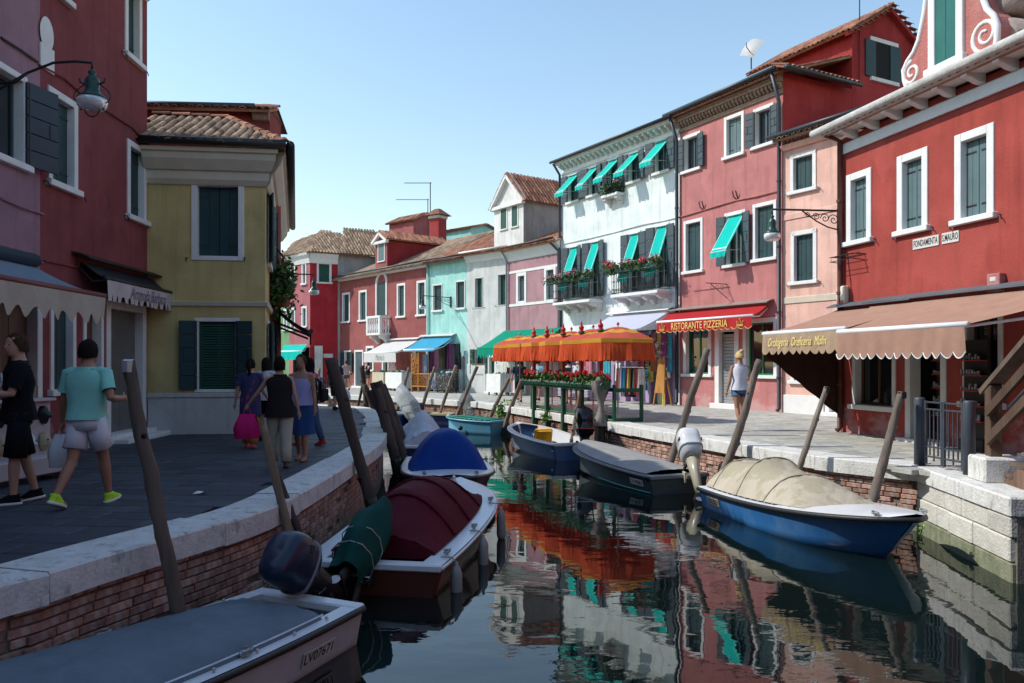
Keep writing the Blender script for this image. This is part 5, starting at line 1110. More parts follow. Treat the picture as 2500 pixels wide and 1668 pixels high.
# ------------------------------------------------------------------ mooring poles
POLE = wood('grey_pole_wood', (.20, .165, .135), (.07, .055, .045)); POLE_D = wood('dark_pole_wood', (.085, .062, .05), (.03, .022, .018)); POLE_T = wood('tan_pole_wood', (.25, .19, .13), (.1, .07, .05))
WETF = mat('wet_algae_wood', (.018, .02, .012), .4, .4, 10, .6, 30, (.03, .05, .015), .6, 5)
def pole(top, bot, d, r0, r1, label, m=POLE, bend=.05, dy=0., band=None, seed=0, ext=None):
    """top / bottom seen in the photo, at distance d; runs on down into the water"""
    g = random.Random(seed or int(top[0])); a = at(*top, d + dy); b = at(*bot, d)
    ext = (b.z + .5) / max(a.z - b.z, .1) if ext is None else ext
    e = b + (b - a) * ext
    o = thing('mooring_pole', label, 'mooring pole', e, 0, 'mooring poles along the canal')
    n = 10; pts = []; rr = []; side = Vector((g.uniform(-1, 1), g.uniform(-.4, .4), 0)) * bend
    for i in range(n + 1):
        t = i / n; pts.append((a - e) * t + side * math.sin(math.pi * t * 1.3) + Vector((g.uniform(-1, 1), g.uniform(-1, 1), 0)) * r1 * .12); rr.append((r1 + (r0 - r1) * t) * g.uniform(.92, 1.1))
    bd = MB(); fine = [Vector(pts[0]).lerp(Vector(pts[0]), 0)]; fr = [rr[0]]
    for i in range(n):
        for k in (1, 2, 3): fine.append(Vector(pts[i]).lerp(Vector(pts[i + 1]), k / 3)); fr.append(rr[i] + (rr[i + 1] - rr[i]) * k / 3)
    bd.tube(fine, fr, 14); sd_ = g.uniform(0, 50)
    bd.v = [tuple(Vector(v) + Vector((noise.noise(Vector((v[0] * 38, v[1] * 38, v[2] * 2.2 + sd_))), noise.noise(Vector((v[0] * 38 + 7, v[1] * 38, v[2] * 2.2 + sd_))), 0)) * r1 * .2) for v in bd.v]
    bd.build('shaft', m, o, True)
    k_ = max(1, min(len(fine) - 1, sum(1 for q in fine if q.z + e.z < .32))); bd = MB(); bd.tube(fine[:k_ + 1], [q * 1.06 + .004 for q in fr[:k_ + 1]], 12); bd.build('wet_foot', WETF, o, True)
    for k in range(3):
        i = g.randrange(2, n - 1); q = Vector(pts[i]); MB().ball(q + Vector((g.choice((-1, 1)) * rr[i] * .7, -rr[i] * .5, 0)), rr[i] * .5, 6, 5).build('knot', m, o, True)
    if band: MB().lathe([(r0 * 1.12, -.09), (r0 * 1.12, 0), (r0 * .9, .012)], pts[-1], 10).build('metal_band', band, o)
    return o
ZINC = mat('bright_zinc', (.5, .52, .55), .3, .2, 8, metal=.6)
pole(r2(683, 612), (428, 1480), 6.2, .044, .07, 'tall leaning pole with shiny metal band in the left foreground', wood('brown_pole_wood', (.12, .09, .07), (.05, .035, .028)), .05, band=ZINC)
pole(r3(230, 785), (728, 1362), 8.3, .04, .052, 'thin knobbly tan pole leaning over the near left quay edge', POLE_T, .06)
pole(r3(322, 1060), (748, 1350), 8.65, .035, .05, 'thin dark crooked pole just behind the tan pole', POLE_D, .12)
pole(r3(755, 290), (903, 1224), 11.8, .085, .085, 'thick dark pole leaning beside the shaded women', POLE_D, .03)
pole(r3(1090, 512), r3(1235, 1130), 16.9, .1, .11, 'front thick pole of the dark pole cluster', POLE_D, .03)
pole(r3(1103, 458), r3(1290, 1090), 17.6, .095, .11, 'tallest thick pole of the dark pole cluster', POLE_D, .03)
pole(r3(1045, 466), r3(1150, 800), 18.0, .06, .08, 'slim pole at the left of the dark pole cluster', POLE_D, .03)
pole(r3(1040, 522), r3(1170, 800), 18.3, .075, .09, 'short pole at the far left of the dark pole cluster', POLE_D, .03)
pole(r3(1132, 478), r3(1248, 800), 20, .08, .09, 'rear pole at the right of the dark pole cluster', POLE_D, .03)
pole(r3(1000, 478), r3(1055, 650), 27.8, .09, .1, 'dark pole at the canal bend left of the pole cluster', POLE_D, .03)
pole(r3(978, 340), r3(1008, 640), 28.6, .09, .1, 'tall dark pole at the canal bend', POLE_D, .03)
pole(r3(1000, 420), r3(946, 625), 28.9, .05, .05, 'thin dark pole leaning right at the canal bend', POLE_D, .03)
pole(r3(652, 428), r3(735, 608), 27.2, .09, .1, 'pale tan pole leaning left beyond the shaded women', POLE_T, .03)
pole(r3(663, 362), r3(630, 600), 28.5, .06, .06, 'thin tan pole beyond the shaded women', POLE_T, .03)
for top, bot, d, lab in ((q2(850, 590), q2(675, 1125), 33.3, 'pole before the lace stall with white awning'), (q2(1215, 575), q2(1030, 1170), 32.3, 'pole before the lattice stall'), (q2(1520, 555), q2(1330, 1180), 31.0, 'pole before the clothes stall of the mint house'), (q2(1845, 570), q2(1575, 1190), 29.9, 'pole topped with a yellow board'), (q2(2280, 750), q2(2070, 1295), 28.0, 'grey pole right of the light blue boat'), (r5(285, 1072), r5(165, 1475), 26.8, 'long grey pole at the left end of the green fence')):
    pole(top, bot, d, .065, .075, 'leaning ' + lab if not lab.startswith('long') else lab, POLE, .08)
p = at(*q2(1860, 545), 29.9); o = MB().cbox(-.28, .28, -.03, .03, -.03, .03, .006).build('board', mat('yellow_board', (.6, .45, .2), .7), None); o.matrix_basis = T(*p); tag(o, 'yellow wooden board nailed across a pole top', 'board')
pole(r5(712, 1190), r5(672, 1450), 21.3, .05, .055, 'short tan pole in front of the green fence', POLE_T, .02)
pole(r8(322, 452), r8(152, 1025), 16.3, .068, .08, 'tall leaning pole in front of the restaurant door', POLE, .08)
pole(r8(640, 512), r8(412, 1060), 14.1, .062, .085, 'crooked pole in front of the blonde woman', POLE, .12)
pole(r8(968, 662), r8(850, 1095), 12.35, .04, .055, 'slim pole with black cap beside the beige boat cover', POLE, .06, band=IRON)
pole(r8(1402, 690), r8(1232, 1240), 11.35, .055, .075, 'thick pole with black cap left of the steel gate', POLE, .1, band=IRON)
# cloth-wrapped post
p = gp(*r5(870, 1455), .5); o = thing('wrapped_post', 'post wrapped in tied grey cloth beside the black outboard', 'post', (2.28, 20.0, -.3), 0)
MB().tube([(0, 0, 0), (.02, 0, 1.4)], .09, 8).build('shaft', POLE_D, o); MB().tube([(-.16, -.05, 0), (-.1, -.02, 1.3)], .06, 8).build('shaft', POLE, o)
m = MB(); m.grid(lambda i, j: ((.17 + .07 * math.cos(6.28 * j * 1.0 + .6) - .04 * math.sin(j * 3.1)) * math.cos(i * 6.283) * (1 + .15 * math.sin(i * 31)), (.14 + .05 * math.cos(6.28 * j)) * math.sin(i * 6.283), 1.15 + 1.15 * j), 28, 10); m.build('cloth', fabric('grey_cloth', (.22, .2, .18), .2), o, True); MB().lathe([(.12, 0), (.2, .02), (.14, .08)], (.03, 0, 2.28), 10).build('cloth_top', fabric('grey_cloth', (.22, .2, .18), .2), o, True)
# ------------------------------------------------------------------ green fence, posts, geranium boxes, parasols
GP = mat('green_paint', (.012, .085, .045), .45, .15, 5, spec=.4); RP = mat('red_paint', (.48, .02, .015), .45, .1, 4)
posts = []
for x in (380, 484, 600, 733, 871):
    u = r5(x, 0)[0]; k = (u - U0) / FPX
    best = min((abs(LR.at(t * .1)[0].x - k * LR.at(t * .1)[0].y), t * .1) for t in range(60, 280)); posts.append(LR.at(best[1])[0])
fd = (posts[0] - posts[-1]).normalized(); fence = thing('fence', 'green wooden fence with tall red topped posts along the right quay', 'fence', (posts[-1].x, posts[-1].y, PZ), math.atan2(fd.y, fd.x)); fi = fence.matrix_basis.inverted()
nl_ = Vector((fd.y, -fd.x))
for i, p in enumerate(posts):
    q = fi @ Vector((p.x, p.y, PZ))
    MB().cbox(q.x - .06, q.x + .06, q.y - .01, q.y + .11, -.75, 1.05, .008).build('post', GP, fence); MB().cbox(q.x - .055, q.x + .055, q.y, q.y + .1, 1.05, 2.36, .008).build('red_post', RP, fence)
    MB().lathe([(.075, 0), (.085, .03), (.05, .05), (.06, .07), (.075, .11), (.06, .16), (.02, .2), (.03, .22), (.008, .3)], (q.x, q.y + .05, 2.36), 10).build('finial', RP, fence, True)
    MB().lathe([(.085, 0), (.09, .025), (.085, .05)], (q.x, q.y + .05, 2.32), 10).build('finial_ring', GP, fence, True)
qa, qb = [fi @ Vector((posts[i].x, posts[i].y, PZ)) for i in (-1, 0)]; FX = qb.x
for z in (-.12, .12, .82): MB().cbox(qa.x - .5, FX + .55, -.12, -.05, z - .05, z + .05, .006).build('rail', GP, fence)
for k in range(14): MB().cbox(qa.x - .5, FX + .5, -.1, -.085, .2 + k * .04, .212 + k * .04, .002).build('slat', mat('maroon_slat', (.2, .03, .035), .6), fence)
for x in (qa.x - .5, FX + .55): MB().cbox(x - .04, x + .04, -.13, -.05, -.1, .95, .006).build('stile', GP, fence)
MB().cbox(qa.x - .55, qa.x - .47, -.9, -.82, 0, .95, .006).build('post', GP, fence); MB().cbox(qa.x - .54, qa.x - .48, -.82, -.1, .0, .1, .004).build('rail', GP, fence); MB().cbox(qa.x - .54, qa.x - .48, -.82, -.1, .76, .86, .004).build('rail', GP, fence)
n = 6; FLN = ['red geranium box nearest the clothes stall', 'red geranium box second from the clothes stall', 'red geranium box third from the clothes stall', 'mixed red and pale geranium box third from the far fence end', 'mixed geranium box second from the far fence end', 'leafy geranium box at the far end of the fence']
for k in range(n):
    x0 = qa.x - .5 + (FX - qa.x + 1.1) * k / n; x1 = qa.x - .5 + (FX - qa.x + 1.1) * (k + 1) / n; c = fence.matrix_basis @ Vector(((x0 + x1) / 2, .12, 1.0))
    o = thing('geranium_box', FLN[k] + ' on the green fence', 'flower box', c, math.atan2(fd.y, fd.x), 'geranium boxes on the green fence'); w = (x1 - x0) / 2 - .03
    MB().cbox(-w, w, -.09, .09, -.16, -.02, .01).build('trough', GP, o); b = MB()
    nb = int(2 * w / .07)
    for i in range(nb): xx = -w + 2 * w * (i + .5) / nb; b.tube([(xx, .1, .0), (xx + .02, .15, -.06), (xx, .13, -.15), (xx, .1, -.2)], .009, 4)
    b.tube([(-w, .1, 0), (w, .1, 0)], .01, 4); b.tube([(-w, .1, -.2), (w, .1, -.2)], .01, 4); b.build('iron_guard', GP, o)
    foliage(o, 420, lambda g: (g.uniform(-w, w), g.gauss(0, .09), g.uniform(-.02, .16) + g.gauss(0, .03)), LEAF, .06, 'leaves', 60 + k)
    b = MB(); g = random.Random(70 + k)
    for i in range(11):
        c = (g.uniform(-w, w), g.gauss(.02, .08), g.uniform(.12, .26))
        for j in range(16): v = Vector((g.gauss(0, 1), g.gauss(0, 1), g.gauss(0, 1))).normalized() * .055; b.ball(Vector(c) + v, .022, 4, 3)
    b.build('blossoms', [RED_F if k < 3 or k == 5 else mat('rose_petals', (.7, .12, .13), .6, .5, 3)], o)
FR = fabric('orange_fringe', (.60, .085, .028), .25, scale=30, trans=True) if False else mat('orange_fringe', (.62, .09, .03), .9, .35, 3, .8, 60, stretch=(14, 14, .3), spec=.1)
PK = fabric('pink_red_panel', (.62, .12, .085), .06, trans=True); YW = fabric('yellow_panel', (.78, .40, .06), .06, trans=True)
ULAB = ['orange fringed parasol nearest the camera', 'orange fringed parasol second from the near end', 'orange fringed parasol third from the near end', 'orange fringed parasol third from the far end', 'orange fringed parasol second from the far end', 'orange fringed parasol at the far end of the row']
c0 = gp(1507, 1027)
for k in range(6):
    c = c0 + Vector((fd.x, fd.y, 0)) * (1.5 * k) + Vector((nl_.x, nl_.y, 0)) * (.02)
    o = thing('parasol', ULAB[k], 'parasol', (c.x, c.y, PZ), .2 * k + R(12), 'orange parasols in a row on the quay'); Ra = .97; N8 = 8
    def rim(a): q = (a % (2 * math.pi / N8)) - math.pi / N8; return math.cos(math.pi / N8) / math.cos(q)
    def prof(i, j):
        a = i * 2 * math.pi; r = Ra * j * rim(a); return (r * math.cos(a), r * math.sin(a), 2.46 - .33 * j ** 1.5 - .03 * math.sin(j * math.pi) * (1 - rim(a)) * 10)
    m = MB(); m.grid(lambda i, j: prof(i, j), 32, 8)
    for f in range(len(m.f)): m.m[f] = 1 if (f % 8 in (3, 4)) or (f % 8 == 0) else 0
    m.build('canopy', [PK, YW], o, True)
    m = MB(); m.grid(lambda i, j: ((Ra + .012) * rim(i * 6.2832) * math.cos(i * 6.2832), (Ra + .012) * rim(i * 6.2832) * math.sin(i * 6.2832), 2.13 - .11 * j), 64, 1); m.build('yellow_band', YW, o)
    g = random.Random(k); ph = [g.uniform(-.012, .012) for _ in range(161)]; bl = [g.uniform(0, .05) for _ in range(161)]
    m = MB(); m.grid(lambda i, j: ((Ra + .006 + (ph[int(i * 160)] + .055 * math.sin(i * 50.27) + .03) * j) * rim(i * 6.2832) * math.cos(i * 6.2832 + ph[int(i * 160)] * j), (Ra + .006 + (ph[int(i * 160)] + .055 * math.sin(i * 50.27) + .03) * j) * rim(i * 6.2832) * math.sin(i * 6.2832 + ph[int(i * 160)] * j), 2.03 - (.44 + bl[int(i * 160)]) * j), 160, 3); m.build('fringe', FR, o)
    MB().tube([(0, 0, 0), (0, 0, 2.55)], .022, 8).build('pole', mat('pale_pole', (.5, .48, .44), .4), o); MB().lathe([(.03, 0), (.045, .03), (.01, .08)], (0, 0, 2.5), 8).build('cap', RP, o)
    for i in range(8): a = i * math.pi / 4; MB().tube([(0, 0, 2.42), (Ra * .97 * math.cos(a), Ra * .97 * math.sin(a), 2.14)], .008, 4).build('rib', IRON, o)
# ------------------------------------------------------------------ boats
class Boat:
    def __init__(s, stern, bow, beam, label, hm, fs=.33, fb=.6, full=.5, rake=.45, tw=.88, name='boat', rail=IRON, deckm=PAINTW, deck_from=.62, rim=.15, railr=.03, pw=.75, bowr=2.6):
        st = Vector(stern); bw = Vector(bow); d = bw - st; s.L = d.length; s.B = beam; s.fs = fs; s.fb = fb; s.full = full; s.rake = rake; s.tw = tw; s.pw = pw; s.bowr = bowr
        s.root = thing(name, label, 'boat', (st.x, st.y, 0), math.atan2(d.y, d.x)); s.deck_from = deck_from; s.rim = rim
        n = 28; m = MB(); P = []
        for i in range(n + 1):
            t = i / n; row = [s.hp(t, h, 1) for h in (-1, -.35, 0, .3, .65, 1)]; P.append([(x, -y, z) for x, y, z in row[::-1]] + row[1:])
        k = len(P[0]); m.add([p for r in P for p in r], [(i * k + j, (i + 1) * k + j, (i + 1) * k + j + 1, i * k + j + 1) for i in range(n) for j in range(k - 1)] + [tuple(range(k))])
        s.hull = m.build('hull', hm, s.root, False)
        for p in s.hull.data.polygons: p.use_smooth = len(p.vertices) == 4
        # deck and gunwale cap
        m = MB(); nn = 28
        for sg in (1, -1):
            def cap(a, b):
                w = s.w(a); inn = max(0, w - rim) if a < deck_from else max(0, (w - rim) * max(0, 1 - (a - deck_from) / .06)); q = w + (inn - w) * b
                return (s.hx(a, 1), sg * q, s.z(a) + .012 + .04 * (1 - (q / max(w, .05)) ** 2) * (1 if a > deck_from else 0))
            m.grid(cap, nn, 5)
        s.deck = m.build('deck', deckm, s.root, True)
        pts = [(s.hx(i / n, 1) + (.02 if i == n else 0), s.w(i / n) + .005, s.z(i / n) - .02) for i in range(n + 1)]; pts2 = [(x, -y, z) for x, y, z in pts[::-1]]
        MB().tube(pts + pts2, railr, 7).build('rub_rail', rail, s.root, True)
        # transom top
        w = s.w(0); MB().cbox(-.03, .12, -w, w, fs - .06, fs + .02, .015).build('transom_cap', deckm, s.root)
        m = MB(); m.grid(lambda a, b: (s.hx(.02 + a * (deck_from - .0), 0), s.w(.02 + a * deck_from) * .78 * (2 * b - 1), .06), 10, 4); m.build('floor', mat('boat_floor', (.45, .44, .42), .7, .15), s.root)
        m = MB()
        for sg in (1, -1): m.grid(lambda a, b: (s.hx(a * deck_from, 1), sg * (max(.02, s.w(a * deck_from) - rim)), s.z(a * deck_from) + .01 + (.06 - s.z(a * deck_from)) * b), 14, 2)
        m.build('inner_side', deckm, s.root, True)
    def w(s, t):
        base = s.tw + (1 - s.tw) * math.sin(min(t / s.full, 1) * math.pi / 2)
        if t > s.full: base *= max(0, 1 - ((t - s.full) / (1 - s.full)) ** s.bowr) ** s.pw
        return max(.015, s.B / 2 * base)
    def z(s, t): return s.fs + (s.fb - s.fs) * t ** 1.8
    def hx(s, t, h): return s.L * t - s.rake * (1 - h) * max(0, t - .45) ** 2 * 3.3
    def hp(s, t, h, sg):
        """h -1 keel, 0 chine, 1 gunwale"""
        w = s.w(t); zt = s.z(t); zk = -.22 + .2 * max(0, (t - .7) / .3) ** 2; zc = -.06 + .16 * t ** 3; cw = w * (.86 - .38 * t ** 3)
        if h < 0: q = h + 1; return (s.hx(t, -.25 * (1 - q)), sg * cw * q ** .8, zk + (zc - zk) * q)
        e = h ** 1.15; return (s.hx(t, h), sg * (cw + (w - cw) * e), zc + (zt - zc) * h)
    def cover(s, t0, t1, hfn, m, name='cover', inset=.04, n=30, k=18, wr=.012, drop=.0, seed=1, pw=2.2, edge=0., fold=None):
        b = MB()
        def fn(i, j):
            t = t0 + (t1 - t0) * i; y = 2 * j - 1; w = max(.01, s.w(t) - inset); h = hfn(i)
            q = Vector((t * 7, y * 3, seed)); z = s.z(t) + .03 + h * (1 - abs(y) ** pw) + wr * (noise.noise(q * 2) + .6 * noise.noise(q * 5)) * (1 if abs(y) < .96 else 0) - edge * (abs(y) > .93)
            if fold: z += fold(t, y) * (1 - abs(y) ** 6)
            return (s.hx(t, 1), w * y, z)
        b.grid(fn, n, k); 
        if drop:
            b.grid(lambda i, j: (s.hx(t0, 1) - .01 - .02 * j, max(.01, s.w(t0) - inset) * (2 * i - 1), s.z(t0) + .03 + hfn(0) * (1 - abs(2 * i - 1) ** pw) - (drop + hfn(0) * (1 - abs(2 * i - 1) ** pw)) * j), k, 4)
        return b.build(name, m, s.root, True)
    def plate(s, t, h, txt, sg, w=.5, hh=.12, bgm=None, ink=None):
        p = Vector(s.hp(t, h, sg)); q = Vector(s.hp(t + .04, h, sg)); u = Vector(s.hp(t, min(1, h + .15), sg)) - Vector(s.hp(t, h - .15, sg)); ex = (q - p).normalized() * (1 if sg < 0 else -1); n = ex.cross(u).normalized(); ez = (n.cross(ex)).normalized()
        M = Matrix((ex, -n, ez)).transposed().to_4x4(); M.translation = p + n * .012
        o = MB().cbox(-w / 2, w / 2, -.004, .004, -hh / 2, hh / 2, .002).build('number_plate', bgm or PAINTW, s.root, mw=M)
        text(o, txt, w * .9, hh * .68, T(0, -.007, 0), ink or INK, bold=.01)
    def outboard(s, cm, tilt=0., yaw=0., y=0., sc=1., name='outboard_motor', bag=None, brand=None, bandm=None, legm=None, prop=False, dz=0.):
        """tilt > 0 leans the cowl into the boat and lifts the leg out behind"""
        legm = legm or IRON; o = bpy.data.objects.new(name, None); COL.objects.link(o); o.parent = s.root
        o.matrix_basis = T(-.06, y, s.fs + .02 + dz) @ Rz(yaw); Q = Ry(tilt) @ Matrix.Scale(sc, 4)
        n = 24; sq = lambda a, e=3.4: (abs(math.cos(a)) ** e + abs(math.sin(a)) ** e) ** (-1 / e)
        prof = [(.0, .0, .12, .085), (.03, .0, .165, .12), (.1, .0, .19, .142), (.115, .0, .196, .147), (.12, .0, .19, .142), (.25, -.005, .2, .148), (.36, -.0, .195, .143), (.43, .01, .178, .128), (.475, .02, .14, .098), (.49, .025, .07, .05)]
        def ring(z, cx, rx, ry):
            return [(-.2 + cx + rx * sq(a) * math.cos(a), ry * sq(a) * math.sin(a) * (1 - .16 * (math.cos(a) > 0) * math.cos(a)), .1 + z - .10 * max(0, z - .2) * (1 - math.cos(a)) * 1.1) for a in [2 * math.pi * j / n for j in range(n)]]
        def loft(rs): k = len(rs); return [(i * n + j, i * n + (j + 1) % n, (i + 1) * n + (j + 1) % n, (i + 1) * n + j) for i in range(k - 1) for j in range(n)] + [tuple(range(n - 1, -1, -1)), tuple((k - 1) * n + j for j in range(n))]
        if bag:
            b2 = MB(); b2.grid(lambda i, j: (-.19 + (.25 + .02 * math.sin(i * 25) + .03 * math.sin(j * 7 + i * 11) - .20 * max(0, j - .72) ** 1.2 * 2.2 - .10 * max(0, .3 - j) * 2.5) * math.cos(i * 6.283), (.19 + .018 * math.sin(i * 19 + 2 + j * 6) - .16 * max(0, j - .72) ** 1.2 * 2.4 - .05 * max(0, .3 - j) * 2.5) * math.sin(i * 6.283), -.32 + 1.0 * j - .06 * j * math.sin(i * 6.283 + 1)), 40, 14)
            b2.ball((-.17, 0, .62), (.12, .09, .05), 12, 6); b2.build('motor_cover', bag, o, True, mw=Q)
            for zc in (.12, -.12): MB().tube([(-.19 + .272 * math.cos(a * .55), .21 * math.sin(a * .55), zc + .03 * math.sin(a)) for a in range(13)], .006, 4).build('tie_cord', ZINC, o, mw=Q)
        else:
            rs = [ring(*p) for p in prof]; b = MB(); b.add([v for r_ in rs for v in r_], loft(rs)); b.build('cowl', cm, o, True, mw=Q)
            if bandm: rs = [ring(z, 0, .202, .153) for z in (.105, .125)]; b = MB(); b.add([v for r_ in rs for v in r_], loft(rs)); b.build('cowl_stripe', bandm, o, True, mw=Q)
            b = MB()
            for sg in (-1, 1): b.cbox(-.33, -.27, sg * .14 - .012, sg * .14 + .012, .32, .36, .006)
            b.cbox(-.02, .0, -.03, .03, .2, .26, .005); b.build('air_intake', IRON, o, mw=Q)
            if brand:
                for sg in (-1, 1): text(o, brand, .24, .058, Q @ T(-.2, sg * .1585, .335) @ (Matrix.Identity(4) if sg < 0 else Rz(math.pi)), PAINTW if 'white' not in cm.name else INK, .2, bold=.012)
        b = MB(); b.tube([(-.2, 0, .12), (-.2, 0, -.1), (-.2, 0, -.55)], [(.11, .08), (.085, .06), (.06, .04)], 10); b.tube([(-.2, 0, -.5), (-.21, 0, -.72)], [(.07, .03), (.06, .02)], 8); b.tube([(-.02, 0, -.66), (-.12, 0, -.66), (-.28, 0, -.66), (-.36, 0, -.66)], [.015, .045, .05, .03], 8); b.cbox(-.36, -.08, -.09, .09, -.51, -.495, .004); b.build('leg', legm, o, True, mw=Q)
        b = MB(); b.cbox(-.09, .09, -.13, -.09, -.16, .05, .01); b.cbox(-.09, .09, .09, .13, -.16, .05, .01); b.cbox(-.1, -.05, -.1, .1, -.08, .0, .01); b.build('clamp_bracket', legm, o)
        if not bag and tilt < .9: MB().tube([(-.02, 0, .16), (.2, .02, .2), (.42, .03, .2)], [.02, .018, .024], 6).build('tiller', IRON, o, mw=Q)
        b = MB()
        for k in range(3):
            a = k * 2.094 + .4
            b.grid(lambda i, j: (-.4 + .03 * (j - .5), (.03 + .11 * i) * math.cos(a + (j - .5) * .9 * math.sin(math.pi * (i * .8 + .15))), -.66 + (.03 + .11 * i) * math.sin(a + (j - .5) * .9 * math.sin(math.pi * (i * .8 + .15)))), 5, 4)
        b.lathe([(.035, 0), (.04, .06), (.02, .09)], (-.36, 0, -.66), 8, M=Ry(R(-90)).to_3x3()); b.build('propeller', ZINC if not prop else prop, o, True, mw=Q)
        return o
    def rope(s, pts, r=.012, m=None): MB().tube(pts, r, 5).build('rope', m or mat('rope', (.25, .27, .25), .9, .3, 30), s.root)
    def cleat(s, t, sg=1, off=.08):
        x, y, z = s.hx(t, 1), sg * max(0, s.w(t) - off), s.z(t) + .02; MB().tube([(x - .06, y, z + .03), (x + .06, y, z + .03)], .012, 5).tube([(x, y, z - .01), (x, y, z + .03)], .015, 5).build('cleat', ZINC, s.root)
        MB().tube([(x + .05 * math.cos(a), y + .035 * math.sin(a), z + .012 + .004 * a) for a in range(12)], .009, 4).build('rope_coil', mat('rope', (.25, .27, .25), .9, .3, 30), s.root)
    def fender(s, t, sg, m):
        x, y, z = s.hx(t, 1), sg * (s.w(t) + .075), s.z(t); MB().lathe([(.0, -.46), (.045, -.44), (.062, -.38), (.062, -.12), (.04, -.06), (.018, -.03), (.018, 0)], (x, y, z - .02), 10).build('fender', m, s.root, True)
        MB().tube([(x, sg * (s.w(t) - .1), z + .03), (x, sg * (s.w(t) + .02), z + .03), (x, y, z - .02)], .008, 4).build('fender_rope', mat('rope', (.25, .27, .25), .9, .3, 30), s.root)
gel = lambda n, c, st=None, amt=.25, r=.3: mat(n, c, r, .07, 2, 0, 10, st or tuple(x * .5 for x in c), amt, 2.5, spec=.45)
GW = gel('white_gelcoat', (.72, .73, .74), (.5, .5, .48), .25, .25)
# white boat with grey tarpaulin, lower left
b1 = Boat((-1.82, 7.03), (-3.80, 2.75), 1.42, 'white boat under a flat grey tarpaulin in the lower left corner', gel('offwhite_hull', (.52, .53, .55)), .34, .62, .55, deckm=GW, deck_from=.86, railr=.028, tw=.82)
TARP = fabric('grey_tarp', (.125, .165, .195), .14, .5, stain=(.17, .21, .24), stain_amt=.3)
b1.cover(.10, .97, lambda i: .1 + .05 * math.sin(i * 3) - .05 * math.exp(-((i - .02) / .05) ** 2), TARP, 'tarpaulin', .1, wr=.02, pw=3.0, edge=.02)
b1.outboard(gel('navy_cowl', (.008, .02, .05), None, .1, .3), R(58), R(6), -.1, 1.25, bandm=gel('grey_stripe', (.2, .2, .22)), dz=-.1, prop=gel('white_prop', (.6, .6, .58)))
b1.plate(.13, .5, 'LV07671', 1, .42, .125, gel('plate_cream', (.55, .54, .5)))
MB().tube([(b1.hx(t, 1), b1.w(t) - .1, b1.z(t) + .05) for t in [i / 30 for i in range(3, 28)]], .008, 4).build('tarp_cord', ZINC, b1.root)
for i in range(9):
    t = .1 + .09 * i
    for sg in (1, -1): MB().ball((b1.hx(t, 1), sg * (b1.w(t) - .06), b1.z(t) + .03), .016, 6, 4).build('stud', ZINC, b1.root)
b1.cleat(.34, -1); b1.cleat(.52, -1); b1.cleat(.3, 1); b1.cleat(.62, 1)
# maroon boat
MAR = fabric('maroon_canvas', (.085, .006, .014), .15, .7)
b2 = Boat((-1.5, 8.25), (-.82, 12.35), 1.72, 'white decked boat under an arched maroon canvas', gel('wood_hull', (.10, .03, .02), None, .3, .25), .33, .6, .5, deckm=GW, deck_from=.74, rim=.24, railr=.02, rail=GW, tw=.9, pw=.62)
b2.cover(.10, .80, lambda i: .52 * min(1, (.35 + i * 2.2)) * (1 if i < .55 else max(0, 1 - ((i - .55) / .45) ** 1.7)), MAR, 'canvas_cover', .2, wr=.02, drop=.06, pw=2.0)
for tt in (.28, .45, .62):
    MB().tube([(b2.hx(tt, 1), (b2.w(tt) - .2) * (2 * j / 14 - 1), b2.z(tt) + .045 + .52 * min(1, (.35 + (tt - .1) / .7 * 2.2)) * (1 if (tt - .1) / .7 < .55 else max(0, 1 - (((tt - .1) / .7 - .55) / .45) ** 1.7)) * (1 - abs(2 * j / 14 - 1) ** 2)) for j in range(15)], .018, 5).build('cover_seam', MAR, b2.root, True)
b2.outboard(GW, R(64), R(-4), .08, 1.05, dz=-.06, bag=fabric('green_motor_cover', (.004, .055, .045), .25, .7), prop=gel('white_prop', (.6, .6, .58)))
FEN = gel('grey_fender', (.30, .30, .29), (.15, .15, .14), .5, .5)
for t in (.07, .35, .68): b2.fender(t, -1, FEN); b2.cleat(t + .04, -1)
b2.cleat(.06, 1); b2.cleat(.5, 1); b2.rope([(b2.hx(.06, 1), .8, .38), (-.3, 1.2, .5), (-.8, 1.6, .6)]); m = MB(); m.lathe([(.05, 0), (.06, .03), (.03, .06), (.035, .1), (.01, .14)], (b2.hx(.9, 1), 0, b2.z(.9) + .05), 8); m.build('bow_lamp', ZINC, b2.root, True)
# blue canopy boat
b3 = Boat((-1.55, 17.4), (-.98, 13.0), 1.75, 'boat with bright blue canopy and white foredeck', gel('navy_hull', (.012, .03, .10)), .36, .55, .42, deckm=GW, deck_from=.64, rim=.12, railr=.03, tw=.9, pw=.55, rail=gel('dark_rail', (.04, .04, .045)), bowr=3.0)
BLU = fabric('blue_canvas', (.006, .04, .22), .12, .6)
b3.cover(.05, .72, lambda i: .72 * (.45 + .55 * min(1, i * 2.2)) * (1 if i < .8 else max(0, 1 - ((i - .8) / .2) ** 2.4)), BLU, 'canvas_cover', .12, wr=.02, drop=.05, pw=2.2); b3.cleat(.92, 1); b3.cleat(.9, -1)
# boat with white cloth
b4 = Boat((-2.05, 19.2), (-2.9, 23.2), 1.3, 'dark boat covered with a loose white cloth', gel('dark_blue_hull', (.02, .03, .09)), .42, .6, .5, deckm=GW, deck_from=.85, rail=GW, tw=.9)
b4.cover(.06, .8, lambda i: .3 + .42 * math.exp(-((i - .42) / .22) ** 2), fabric('white_cloth', (.55, .55, .60), .08), 'cloth_cover', .06, wr=.07, drop=.12, pw=1.5, seed=4)
